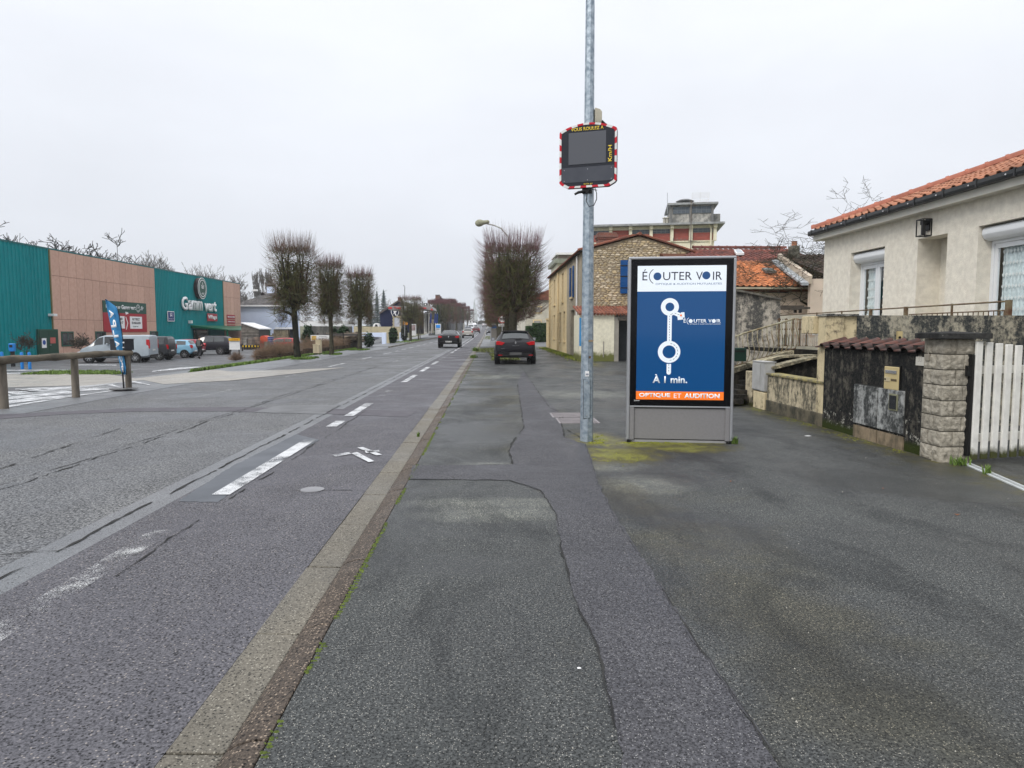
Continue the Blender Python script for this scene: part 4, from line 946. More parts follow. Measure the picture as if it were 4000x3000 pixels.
t, c0, c1, cz0, cz1 = wblock('meter_cabinet', 'meter cabinet', 'pale grey meter cabinet on a cream base beside the low wall', 2941, 2987, 1414, 1526, CAB)
mb = MB(); mb.box(XW - .012, XW - .001, c0 + (c1 - c0) * .32, c1 - .01, cz0 + .02, cz1 - .03); mb.build('door', CAB, t, world=True, bevel=.004)
mb = MB(); mb.box(XW - .01, XW + .22, c0 - .01, c1 + .01, cz1, cz1 + .015); mb.build('lid', CAB, t, world=True)
cb = thing('second_cabinet', 'grey cabinet back standing behind the low wall beside the meter cabinet', 'meter cabinet', (XW + .35, c0 - .1, 0))
a_, b_ = PY(2990, 1419, c0 + .25), PY(3029, 1425, c0 + .25); mb = MB(); mb.box(a_.x, b_.x, c0 + .25, c0 + .4, 0, a_.z); mb.build('body', CAB, cb, world=True, bevel=.015)
gb = PY(2880, 1383, 13.9)
g = thing('green_box', 'dark green letter box seen beside the poster stand, hung on the old stair railing', 'letter box', (gb.x, gb.y, gb.z))
a_, b_ = PY(2845, 1410, 13.9), PY(2903, 1358, 13.9); mb = MB(); mb.box(a_.x, b_.x, 13.7, 13.95, a_.z, b_.z); mb.build('box', M('box_green', (.012, .035, .025), rough=.4), g, world=True, bevel=.01); mb = MB(); mb.box(a_.x + .05, b_.x - .05, 13.69, 13.698, b_.z - .08, b_.z - .05); mb.build('slot', BLACKM, g, world=True)
RUST = M('rusty_iron', (.10, .05, .03), (.19, .16, .10), scale=8, rough=.85, obj=False); RUSTY = M('rusty_pale_iron', (.34, .33, .24), (.17, .12, .06), scale=7, rough=.85, obj=False)
RUSTD = M('rusty_bar', (.62, .62, .55), (.30, .18, .10), scale=3, rough=.8, obj=False)
DKS = stained('shaded_stone', (.06, .054, .044), (.014, .014, .013), amount=.46, scale=4)  # shade of the voids under the copings put into near-black stone
st = thing('old_stair', 'crumbling concrete stair and ramp with lichen copings behind the low wall', 'stair', (5.4, 14, 0))
YS = 14.2
def slab(pts, y0, y1, name, mat, par):       # outline given in pixels, extruded in depth
 mb = MB(); a_ = [PY(x, y_, y0) for x, y_ in pts]; mb.prism([tuple(p) for p in a_], (0, y1 - y0, 0)); return mb.build(name, mat, par, world=True)
COPE = stained('old_coping', (.50, .44, .30), (.12, .11, .08), amount=.48, scale=6, streak=False)
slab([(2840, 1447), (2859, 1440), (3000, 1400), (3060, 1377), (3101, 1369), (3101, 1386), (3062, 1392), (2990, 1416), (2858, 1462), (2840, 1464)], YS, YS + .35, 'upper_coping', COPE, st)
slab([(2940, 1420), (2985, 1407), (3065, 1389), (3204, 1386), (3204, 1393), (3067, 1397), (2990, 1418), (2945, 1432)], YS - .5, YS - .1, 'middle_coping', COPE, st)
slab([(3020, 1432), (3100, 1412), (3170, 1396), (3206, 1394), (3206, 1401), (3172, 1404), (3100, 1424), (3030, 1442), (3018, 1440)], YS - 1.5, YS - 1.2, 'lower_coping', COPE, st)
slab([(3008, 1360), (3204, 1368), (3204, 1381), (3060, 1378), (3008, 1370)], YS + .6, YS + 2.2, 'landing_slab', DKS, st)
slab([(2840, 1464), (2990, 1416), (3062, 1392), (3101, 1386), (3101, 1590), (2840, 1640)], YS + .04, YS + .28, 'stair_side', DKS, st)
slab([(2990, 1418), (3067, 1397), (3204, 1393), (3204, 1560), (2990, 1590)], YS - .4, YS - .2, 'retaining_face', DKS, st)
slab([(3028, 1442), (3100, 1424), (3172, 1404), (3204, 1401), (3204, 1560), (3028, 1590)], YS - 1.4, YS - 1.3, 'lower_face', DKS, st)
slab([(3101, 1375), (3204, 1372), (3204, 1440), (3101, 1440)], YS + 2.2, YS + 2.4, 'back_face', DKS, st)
for k in range(6):       # treads seen in the gap
 slab([(2845 + k * 16, 1560 - k * 18), (2905 + k * 16, 1560 - k * 18), (2905 + k * 16, 1578 - k * 18), (2845 + k * 16, 1578 - k * 18)], YS - .9 + k * .14, YS - .5 + k * .14, 'tread', DKS, st)
rl = thing('stair_railing', 'rusty stair railing with curved balusters climbing to the right', 'railing', (5.4, YS + .15, .8))
def railtop(px): return 1315 + (px - 2860) / 250 * -72
def railbot(px): return 1432 + (px - 2860) / 250 * -72
mb = MB(); mb.tube([tuple(PY(x, railtop(x) + (3 if x < 2900 else 0), YS + .15)) for x in range(2845, 3113, 20)], .022, 6); mb.build('handrail', RUSTY, rl, world=True)
mb = MB(); mb.tube([tuple(PY(x, railbot(x), YS + .15)) for x in (2845, 2950, 3050, 3108)], .014, 6); mb.build('bottom_rail', RUST, rl, world=True)
for x in range(2862, 3110, 19):
 P = []
 for t in range(8):
  u = t / 7; yy_ = railtop(x) + (railbot(x) - railtop(x)) * u; xx = x + 2 + (11 * sin(max(0, u - .35) / .65 * pi * .9) if u > .35 else 0) - 10 * max(0, u - .6) - 4 * u
  P.append(tuple(PY(xx, yy_, YS + .15 - .12 * sin(u * pi))))
 mb = MB(); mb.tube(P, .011, 5); mb.build('baluster', RUSTY, rl, world=True)
ro = thing('bar_railing', 'rusty upright bar railing on the landing left of the terrace wall', 'railing', (6.4, 15.2, 1.2))
rb = random.Random(6)
for i, x in enumerate(range(3042, 3176, 9)):
 mb = MB(); w = rb.uniform(.009, .016); a_ = PY(x, 1352 - (0), 15.2); b_ = PY(x, 1247 - rb.uniform(0, 6), 15.2); mb.box(a_.x - w, a_.x + w, 15.2, 15.22, a_.z, b_.z)
 mb.build('bar', RUSTD if i % 3 else RUST, ro, world=True)
for y_ in (1248, 1350, 1286):
 mb = MB(); a_, b_ = PY(3038, y_, 15.23), PY(3180, y_ + 2, 15.23); mb.box(a_.x, b_.x, 15.225, 15.25, a_.z - .015, a_.z + .015); mb.build('cross_rail', RUST, ro, world=True)
for i, x in enumerate(range(3165, 3204, 7)):
 mb = MB(); a_ = PY(x, 1352, 14.0); b_ = PY(x, 1310, 14.0); mb.box(a_.x - .01, a_.x + .01, 14.0, 14.02, a_.z, b_.z); mb.build('bar', RUSTD, ro, world=True)
tr = thing('terrace_railing', 'long rusty railing along the terrace in front of the beige house', 'railing', (8, 10.7, 1.7))
A1 = PY(3937, 1177, yc + .15); xB, yB_ = 8.75, 18.6; B1 = PY(3150, 1226, 18.6)
def tr_pt(px, dz=0):
 d_ = ray(px, 1250); n_ = Vector((B1.y - A1.y, -(B1.x - A1.x), 0)); t_ = (Vector((A1.x, A1.y, 0)) - Vector((0, 0, 0))).dot(n_) / Vector((d_.x, d_.y, 0)).dot(n_)
 x, y = d_.x * t_, d_.y * t_; u = (y - A1.y) / (B1.y - A1.y); return Vector((x, y, A1.z + (B1.z - A1.z) * u + dz))
mb = MB(); mb.tube([tuple(tr_pt(x)) for x in (3937, 3700, 3540)], .016, 6); mb.build('top_rail', RUST, tr, world=True)
mb = MB(); mb.tube([tuple(tr_pt(x, -.0)) for x in (3540, 3300, 3150)] + [tuple(tr_pt(3020))], .016, 6); mb.build('top_rail', RUST, tr, world=True)
mb = MB(); mb.tube([tuple(tr_pt(x, -.14)) for x in (3937, 3700, 3550)], .012, 6); mb.build('lower_rail', RUST, tr, world=True)
mb = MB(); mb.tube([tuple(tr_pt(x, -.24)) for x in (3540, 3300, 3020)], .012, 6); mb.build('lower_rail', RUST, tr, world=True)
for px, r_ in ((3937, .035), (3400, .028), (3537, .03), (3716, .014), (3287, .014), (3190, .014)):
 p = tr_pt(px); mb = MB(); mb.box(p.x - r_, p.x + r_, p.y - r_, p.y + r_, 1.3, p.z + .02); mb.build('post', RUST, tr, world=True)
for px in range(3560, 3935, 20):
 p = tr_pt(px, -.14); mb = MB(); mb.tube([(p.x, p.y, p.z), (p.x, p.y, 1.3)], .009, 5); mb.build('baluster', RUST, tr, world=True)
mb = MB(); mb.box(7.7, 10.2, yc + .26, 18.6, 1.1, 1.38); mb.build('terrace_floor', M('terrace_tile', (.3, .29, .26), rough=.8), None, kind='structure')
# beige house
XH = 9.0; YF = PX(3222, 937, XH).y; YN = 2.0
ez = (PX(3222, 940, XH).z + PX(4000, 728, XH).z) / 2
BEIGE = stained('beige_render', (.80, .755, .655), (.67, .62, .53), amount=.57, scale=3.5, rough=.9, streak=False, bump=.6)
BEIGE_IN = BEIGE
ho = thing('beige_house', 'single storey beige rendered house with orange tile roof and black gutter', 'house', (XH, YN, 1.3))
def hy(px): return PX(px, 1100, XH).y
def hz(px, py): return PX(px, py, XH).z
O1 = (hy(3451), hy(3320), 1.35, hz(3320, 990)); O2 = (hy(3693), hy(3579), 1.35, hz(3582, 936)); O3 = (hy(4150), hy(3812), 1.35, hz(3812, 886))
ops = sorted([O1, O2, O3])
TH_ = .38
ys = [YN] + sum([[o[0], o[1]] for o in ops], []) + [YF]
for i in range(0, len(ys), 2):
 mb = MB(); mb.box(XH, XH + TH_, ys[i], ys[i + 1], 1.2, ez); mb.build('wall', BEIGE, ho, world=True)
for o in ops: mb = MB(); mb.box(XH, XH + TH_, o[0], o[1], o[3], ez); mb.build('lintel', BEIGE, ho, world=True)
mb = MB(); mb.box(XH + TH_, 16.4, YF - TH_, YF, 1.2, ez); mb.build('end_wall', BEIGE, ho, world=True)
mb = MB(); mb.box(XH + 1.3, XH + 1.45, YN, YF - TH_, 1.2, ez - .1); mb.build('inner_wall', BEIGE, ho, world=True)
mb = MB(); mb.box(XH + TH_ + .12, XH + .7, O2[0] - .1, O2[1] + .1, 1.2, ez - .1); mb.box(XH + TH_ - .001, XH + TH_ + .12, O2[0] - .1, O2[0] - .002, 1.2, ez - .1); mb.box(XH + TH_ - .001, XH + TH_ + .12, O2[1] + .002, O2[1] + .1, 1.2, ez - .1); mb.build('entrance_recess', BEIGE, ho, world=True)
for o in (O1, O3):       # unlit room painted as a dark panel behind the curtain
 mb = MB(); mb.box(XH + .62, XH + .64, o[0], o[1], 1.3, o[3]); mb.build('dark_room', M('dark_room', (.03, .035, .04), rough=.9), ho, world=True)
PVC = M('white_pvc', (.74, .76, .78), (.70, .72, .74), rough=.35)
NETC = M('net_curtain', (.80, .86, .88), (.55, .62, .64), scale=14, rough=.9, stretch=(1, 3, 1))
m_, n_, b_g = newmat('window_glass'); setc(n_, b_g, 'Base Color', (.02, .025, .03)); b_g.inputs['Roughness'].default_value = .03
tr_ = n_.new('ShaderNodeBsdfTransparent'); mx_ = n_.new('ShaderNodeMixShader'); fr_ = n_.new('ShaderNodeFresnel'); fr_.inputs[0].default_value = 1.5
gl_ = n_.new('ShaderNodeBsdfGlossy'); gl_.inputs['Roughness'].default_value = .03
lw_ = n_.new('ShaderNodeLayerWeight'); n_.l.new(n_.ramp(lw_.outputs['Facing'], .4, 1, .06, .5), mx_.inputs[0]); n_.l.new(tr_.outputs[0], mx_.inputs[1]); n_.l.new(gl_.outputs[0], mx_.inputs[2]); n_.l.new(mx_.outputs[0], m_.node_tree.nodes['Material Output'].inputs['Surface'])
WGL = m_
tr_.inputs[0].default_value = (.95, .98, .98, 1)
for o, nsash in ((O1, 2), (O3, 2)):
 y0, y1, z0, z1 = o; xf = XH + .30
 rb_ = MB(); P = [(xf - .24, z1 - .06), (xf - .25, z1 - .16), (xf - .20, z1 - .24), (xf - .12, z1 - .27), (xf + .02, z1 - .27), (xf + .02, z1 - .03), (xf - .18, z1 - .02)]
 rb_.prism([(x, y0 + .01, z) for x, z in P], (0, y1 - y0 - .02, 0)); rb_.build('shutter_box', PVC, ho, world=True, bevel=.015, smooth=40)
 zt_ = z1 - .27
 wf = MB(); wf.box(xf - .04, xf + .03, y0, y0 + .07, z0, zt_); wf.box(xf - .04, xf + .03, y1 - .07, y1, z0, zt_); wf.box(xf - .04, xf + .03, y0 + .07, y1 - .07, zt_ - .06, zt_)
 W_ = wf.build('window', PVC, ho, world=True, bevel=.006)
 mid = (y0 + y1) / 2; s = .08
 for (a_, b_) in ((y0 + .075, mid - .005), (mid + .005, y1 - .075)):
  sh = MB(); sh.box(xf - .025, xf + .02, a_, a_ + s, z0, zt_ - .065); sh.box(xf - .025, xf + .02, b_ - s, b_, z0, zt_ - .065); sh.box(xf - .025, xf + .02, a_ + s, b_ - s, zt_ - .065 - s, zt_ - .065);
  so_ = sh.build('sash', PVC, W_); so_.location = (0, 0, 0)
  for v in so_.data.vertices: v.co -= Vector((XH, YN, 1.3))
  gg = MB(); gg.quad((xf - .004, a_ + s, z0), (xf - .004, b_ - s, z0), (xf - .004, b_ - s, zt_ - .065 - s), (xf - .004, a_ + s, zt_ - .065 - s)); go = gg.build('pane', WGL, W_)
  for v in go.data.vertices: v.co -= Vector((XH, YN, 1.3))
  cc = MB(); NN = 36
  for i in range(NN + 1):
   yv = a_ + s + (b_ - a_ - 2 * s) * i / NN; xo = xf + .09 + .02 * sin(i * 1.3) + .008 * sin(i * 3.1)
   cc.v += [(xo, yv, z0), (xo, yv, zt_ - .1)]
  for i in range(NN): cc.f.append((2 * i, 2 * i + 2, 2 * i + 3, 2 * i + 1))
  co_ = cc.build('net_curtain', NETC, W_, smooth=180)
  for v in co_.data.vertices: v.co -= Vector((XH, YN, 1.3))
  sc_ = MB(); zz = z0 + .1
  while zz < zt_ - .2:
   for i in range(9):
    yv = a_ + s + (b_ - a_ - 2 * s) * (i + .5) / 9; ww = (b_ - a_ - 2 * s) / 9 * .42
    sc_.add([(xf + .062, yv - ww, zz), (xf + .062, yv, zz - .05), (xf + .062, yv + ww, zz), (xf + .062, yv, zz + .035)], [(0, 1, 2, 3)])
   zz += .21
  so2 = sc_.build('lace_pattern', M('lace_white', (.88, .9, .9), rough=.9), W_, kind='stuff')
  for v in so2.data.vertices: v.co -= Vector((XH, YN, 1.3))
lp = PX(3628, 890, XH)
la = thing('wall_lantern', 'black open frame lantern on the beige house wall above the entrance', 'wall lamp', (XH, lp.y, lp.z))
w_, h_ = .105, .165
bars = MB()
for x in (-.20, -.02):
 for y_ in (-w_, w_): bars.box(x, x + .018, y_ - .009, y_ + .009, -h_, h_)
 for z in (-h_, h_): bars.box(x, x + .018, -w_, w_, z - .009, z + .009)
for y_ in (-w_, w_):
 for z in (-h_, h_): bars.box(-.20, -.02, y_ - .009, y_ + .009, z - .009, z + .009)
bars.build('frame', BLACKM, la)
mb = MB(); mb.box(-.16, -.005, -.04, .04, .06, .14); mb.box(-.03, -.002, -.06, .06, -.06, .18); mb.build('bracket', BLACKM, la)
mb = MB(); mb.lathe([(.045, -.14), (.045, .06)], 12, Matrix.Translation((-.11, 0, 0))); mb.build('bulb_cover', M('smoked_glass', (.05, .05, .05), rough=.1), la)
XE = XH - .22; ez = (PX(3195, 940, XE).z + PX(4000, 728, XE).z) / 2 if False else ez; g0z = ez + .02
mb = MB(); mb.box(XE, XH + TH_, YN, YF + .14, ez, ez + .03); mb.build('soffit', M('soffit_paint', (.62, .6, .53), rough=.7), ho, world=True)
mb = MB(); mb.box(XE - .02, XE, YN, YF + .16, ez - .005, ez + .17); mb.build('fascia', M('fascia_paint', (.66, .64, .57), (.6, .58, .52), rough=.7), ho, world=True)
mb = MB(); mb.box(XE, XH + 3, YF + .14, YF + .16, ez - .005, ez + .17); mb.build('end_fascia', MC['fascia_paint'], ho, world=True)
gx = XE - .02; gzz = ez + .13
mb = MB(); P = [(gx - .005, gzz), (gx - .12, gzz), (gx - .135, gzz + .05), (gx - .13, gzz + .12), (gx - .115, gzz + .12), (gx - .11, gzz + .03), (gx - .01, gzz + .02)]
mb.prism([(x, YN, z) for x, z in P], (0, YF + .22 - YN, 0)); gut = mb.build('gutter', M('gutter_black', (.022, .024, .026), (.03, .03, .03), rough=.35), ho, world=True)
y = YF + .0
while y > 7:
 mb = MB(); mb.box(gx - .145, gx - .10, y, y + .035, gzz - .008, gzz + .135); mb.build('gutter_bracket', MC['gutter_black'], ho, world=True);
 mb = MB(); mb.lathe([(.014, 0), (.010, .012)], 8, Matrix.Translation((gx - .145, y + .2, gzz + .06)) @ Matrix.Rotation(-pi / 2, 4, 'Y')); mb.build('gutter_bolt', M('bolt_bright', (.7, .7, .7), rough=.3, metal=.8), ho, world=True)
 y -= .9
RT = M('roman_tile_orange', (.43, .19, .11), (.25, .11, .065), scale=4, rough=.75, rnd=.28, bump=.15, bscale=40)
mo, no, bo = newmat('hip_tile'); MC['hip'] = mo
HIPM = M('hip_tile_red', (.36, .13, .085), (.24, .09, .06), scale=6, rough=.8, rnd=.2)
RSL = R(20.5)
def tiled_slope(parent, origin, right, up, nu, nv, tw, tl, mat, ok=lambda u, v: True, limit=300, seed=1, h=.055, near=None, name='roof_tile', skip=lambda u, v: False):
 """tiles laid in courses; the nearest ones are separate parts and the rest are joined"""
 me = roman_tile(tw * 1.04, tl * 1.12, name, h); me.materials.append(mat)
 r_ = Vector(right).normalized(); u_ = Vector(up).normalized(); n_ = r_.cross(u_); o_ = Vector(origin); rd = random.Random(seed); L = []
 for i in range(nu):
  for j in range(nv):
   if ok((i + .5) * tw, (j + .3) * tl) and not skip(i, j): L.append((i, j))
 cen = lambda q: o_ + r_ * (q[0] + .5) * tw + u_ * (q[1] + .5) * tl
 if near: L.sort(key=lambda q: (0 if near(cen(q)) else 1, (cen(q) - Vector((0, 0, 1.5))).length))
 else: L.sort(key=lambda q: (cen(q) - Vector((0, 0, 1.5))).length)
 rest = MB()
 for k, (i, j) in enumerate(L):
  p = o_ + r_ * i * tw + u_ * j * tl + n_ * (.004 * rd.uniform(-1, 1))
  m = frame(p, r_ + u_ * rd.uniform(-.01, .01), u_)
  if k < limit: inst(me, name, parent, wm(m, parent))
  else:
   kk = len(rest.v); rest.v += [tuple(m @ v.co) for v in me.vertices]; rest.f += [tuple(a + kk for a in pl.vertices) for pl in me.polygons]
 if rest.v:
  o = rest.build('roof_tiles', mat, parent, world=True, kind='stuff', fixn=False, smooth=45)
RO = Vector((XE - .04, YF + .2, ez + .24)); up = Vector((cos(RSL), 0, sin(RSL)))
run = 9.2 / 2 / cos(RSL)
tiled_slope(ho, RO, (0, -1, 0), up, int((YF + .2 - YN) / .29), int(3.9 / .33), .29, .33, RT, ok=lambda u, v: u > v * cos(RSL) - .1, near=lambda c: c.y > 9.5, h=.06)
mb = MB(); q1 = RO + up * 3.9; mb.hexa([(RO.x, RO.y - 3.6, RO.z - .05)] * 0 + [(RO.x + .02, YN, RO.z - .03), (RO.x + .02, RO.y, RO.z - .03), (q1.x, RO.y - 3.65, q1.z - .03), (q1.x, YN, q1.z - .03)], [(RO.x + .02, YN, RO.z - .012), (RO.x + .02, RO.y, RO.z - .012), (q1.x, RO.y - 3.65, q1.z - .012), (q1.x, YN, q1.z - .012)]); mb.build('roof_deck', M('roof_deck', (.12, .05, .03), rough=.9), ho, world=True)
mb = MB(); ap = Vector((q1.x, RO.y - 3.65, q1.z)); mb.poly([tuple(RO), (RO.x + 9.2, RO.y, RO.z), (RO.x + 9.2 - 3.65, RO.y - 3.65, q1.z), tuple(ap)]); mb.build('far_slope', RT, ho, world=True)
def ridge_line(parent, a_, b_, mat, r=.11, L=.4, name='hip_tile'):
 a_, b_ = Vector(a_), Vector(b_); d_ = (b_ - a_).normalized(); n = int((b_ - a_).length / L)
 s = d_.cross(Vector((0, 0, 1))).normalized(); u = s.cross(d_)
 mb = MB(); S = 8
 for k, (q, rr_) in enumerate(((0, r * 1.12), (.06, r * 1.1), (.07, r), (L * 1.05, r * .96))):
  for i in range(S + 1): t_ = pi * i / S; mb.v.append((cos(t_) * rr_, q, sin(t_) * rr_))
 for k in range(3):
  for i in range(S): a0 = k * (S + 1) + i; mb.f.append((a0, a0 + 1, a0 + S + 2, a0 + S + 1))
 me = mb.mesh(name); me.shade_smooth(); me.materials.append(mat)
 for i in range(n):
  m = Matrix((s, d_, u)).transposed().to_4x4(); m.translation = a_ + d_ * i * L; inst(me, name, parent, wm(m, parent))
ridge_line(ho, RO + Vector((.02, -.02, .05)), ap + Vector((0, 0, .06)), HIPM, .13, .40)
# garden store on the left
XS = -37.0; SB = -.8
ST = (PX(201, 973, XS).z + PX(873, 1100, XS).z) / 2
def sy(px): return PX(px, 1250, XS).y
Y0, Y1, Y2, Y3, Y4 = 38.0, sy(203), sy(610), sy(874), sy(941)
TEAL = M('teal_cladding', (.0, .235, .25), (.0, .21, .225), scale=1, rough=.6, spec=.15, rnd=.06, obj=False)
PINK = M('pink_panel', (.56, .36, .28), (.50, .31, .235), scale=3, rough=.85, rnd=.07, bump=.3, bscale=60, obj=False)
DGREEN = M('dark_green_paint', (.01, .05, .03), (.01, .05, .03), rough=.4); GRN = M('green_canopy', (.0, .13, .06), rough=.35)
SGRN = M('sign_green', (.012, .075, .05), rough=.4); SRED = M('sign_red', (.36, .018, .028), (.33, .015, .025), rough=.4)
shp = thing('shop_building', 'long retail shed clad in teal ribbed metal and pinkish brown panels', 'shop', (XS, Y1, SB))
mb = MB(); mb.box(XS - 38, XS - .12, Y0, Y4 - .1, SB - .3, ST - .1); mb.build('wall', M('seam_dark', (.20, .12, .09), rough=.9), shp, world=True)
mb = MB(); mb.box(XS - 38.2, XS - .0, Y0, Y4 + .02, ST, ST + .12); mb.build('roof_trim', M('trim_teal', (.0, .12, .12), rough=.4), shp, world=True)
def clad(y0, y1, pitch=.42):
 n = round((y1 - y0) / (pitch * 3)); w = (y1 - y0) / n; p = w / 3; P = []
 mb = MB(); z0, z1 = SB, ST - .0
 prof = []
 for k in range(3): prof += [(k * p, 0), (k * p + p * .62, 0), (k * p + p * .72, .07), (k * p + p * .9, .07)]
 prof += [(w - .004, 0)]
 for (y_, x_) in prof: mb.v += [(x_, y_, z0 - SB), (x_, y_, z1 - SB)]
 for i in range(len(prof) - 1): mb.f.append((2 * i, 2 * i + 2, 2 * i + 3, 2 * i + 1))
 me = mb.mesh('cladding_sheet'); me.materials.append(TEAL)
 for i in range(n): inst(me, 'cladding_sheet', shp, Matrix.Translation((-.08, y0 + i * w - Y1, 0)))
clad(Y0, Y1); clad(Y2, Y3, .38)
rows = [(SB, PX(217, 1247, XS).z), (PX(217, 1247, XS).z, PX(208, 1076, XS).z), (PX(208, 1076, XS).z, ST)]
def panels(y0, y1, n):
 w = (y1 - y0) / n
 for i in range(n):
  for (a_, b_) in rows:
   mb = MB(); mb.box(XS - .11, XS, y0 + i * w + .016, y0 + (i + 1) * w - .016, a_ + .014, b_ - .014); mb.build('wall_panel', PINK, shp, world=True)
panels(Y1 + .15, Y2, 15); panels(Y3 + .1, Y4, 5)
for y_ in (Y1 + .05, Y3 + .04): mb = MB(); mb.box(XS - .1, XS + .05, y_ - .07, y_ + .07, SB, ST); mb.build('corner_trim', M('trim_olive', (.16, .14, .05), rough=.5), shp, world=True)
def sbox(px0, px1, pz0, pz1, name, mat, d0=0., d1=.05, par=None, bev=0):   # px range and pixel heights measured at the left edge
 y0, y1 = sy(px0), sy(px1); z1, z0 = PX(px0, pz0, XS).z, PX(px0, pz1, XS).z; mb = MB(); mb.box(XS + d0, XS + d1, y0, y1, z0, z1); return mb.build(name, mat, par or shp, world=True, bevel=bev), y0, y1, z0, z1
y0, y1 = sy(144), sy(217); dz1 = SB + 2.25
mb = MB(); mb.box(XS - .02, XS + .10, y0 - .1, y1 + .1, SB, dz1 + .1); mb.build('door_frame', M('frame_green', (.02, .10, .07), rough=.4), shp, world=True)
ym = (y0 + y1) / 2
for a_, b_ in ((y0, ym - .01), (ym + .01, y1)): mb = MB(); mb.box(XS + .10, XS + .14, a_, b_, SB + .03, dz1); mb.build('door', DGREEN, shp, world=True)
mb = MB(); mb.box(XS + .14, XS + .20, ym + .06, ym + .2, SB + 1.0, SB + 1.04); mb.build('door_handle', STEEL, shp, world=True)
mb = MB(); mb.box(XS + .141, XS + .15, y0 + .25, y0 + .85, SB + .8, SB + 1.6); mb.build('door_notice', LETW, shp, world=True)
mb = MB(); mb.lathe([(0, 0), (.2, 0), (.2, .01), (0, .01)], 20, frame((XS + .151, y0 + .55, SB + 1.25), (0, 1, 0), (0, 0, 1))); mb.build('round_mark', M('sign_blue', (.01, .07, .32), rough=.4), shp, world=True)
mb = MB(); mb.box(XS + .141, XS + .15, ym + .15, ym + .85, SB + 1.15, SB + 1.65); mb.build('red_notice', M('faded_red', (.5, .12, .1)), shp, world=True)
mb = MB(); mb.box(XS, XS + .5, sy(188), sy(188) + .5, PX(186, 1235, XS).z, PX(186, 1235, XS).z + .2); mb.build('flood_light', WHITEM, shp, world=True, bevel=.03)
for px0, px1 in ((235, 283), (369, 410), (583, 614)):
 y0, y1 = sy(px0), sy(px1); z0, z1 = SB + .85, SB + 2.15
 mb = MB(); mb.box(XS - .02, XS + .06, y0, y1, z0, z1); w = mb.build('window', M('frame_green', (.02, .10, .07)), shp, world=True)
 mb = MB(); mb.box(XS + .061, XS + .068, y0 + .12, y1 - .12, z0 + .1, z1 - .1)
 o = mb.build('pane', glass_dark(), w); [setattr(v, 'co', v.co - Vector((XS, Y1, SB))) for v in o.data.vertices]
 mb = MB(); mb.box(XS + .07, XS + .08, (y0 + y1) / 2 - .03, (y0 + y1) / 2 + .03, z0 + .1, z1 - .1)
 o = mb.build('mullion', M('frame_green', (.02, .10, .07)), w); [setattr(v, 'co', v.co - Vector((XS, Y1, SB))) for v in o.data.vertices]
def SF(px, py, d=.06): p = PX(px, py, XS); return frame((XS + d, p.y, p.z), (0, 1, 0), (0, 0, 1))
bn = thing('shop_banner', 'large green over red shop banner on the pink panelled wall', 'banner', (XS, sy(402), 2))
y0, y1 = sy(402), sy(571); zt = PX(402, 1173, XS).z; zm = PX(404, 1220, XS).z; zb = PX(408, 1298, XS).z
mb = MB(); mb.box(XS + .01, XS + .06, y0, y1, zm, zt); mb.build('green_panel', SGRN, bn, world=True); mb = MB(); mb.box(XS + .01, XS + .06, y0, y1, zb, zm); mb.build('red_panel', SRED, bn, world=True)
def wtext(s, y0, y1, z, h, mat, par, d=.062, bold=0): return text_obj(s, y1 - y0, h, mat, par, wm(frame((XS + d, y0, z), (0, 1, 0), (0, 0, 1)), par), bold=bold, ext=.01)
hb = zt - zm
wtext('Rendez-vous sur', sy(413), sy(470), zm + hb * .36, hb * .3, LETW, bn, bold=.02); wtext('Gamm vert', sy(474), sy(529), zm + hb * .34, hb * .38, LETW, bn, bold=.03); wtext('.fr', sy(548), sy(560), zm + hb * .34, hb * .38, LETW, bn, bold=.03)
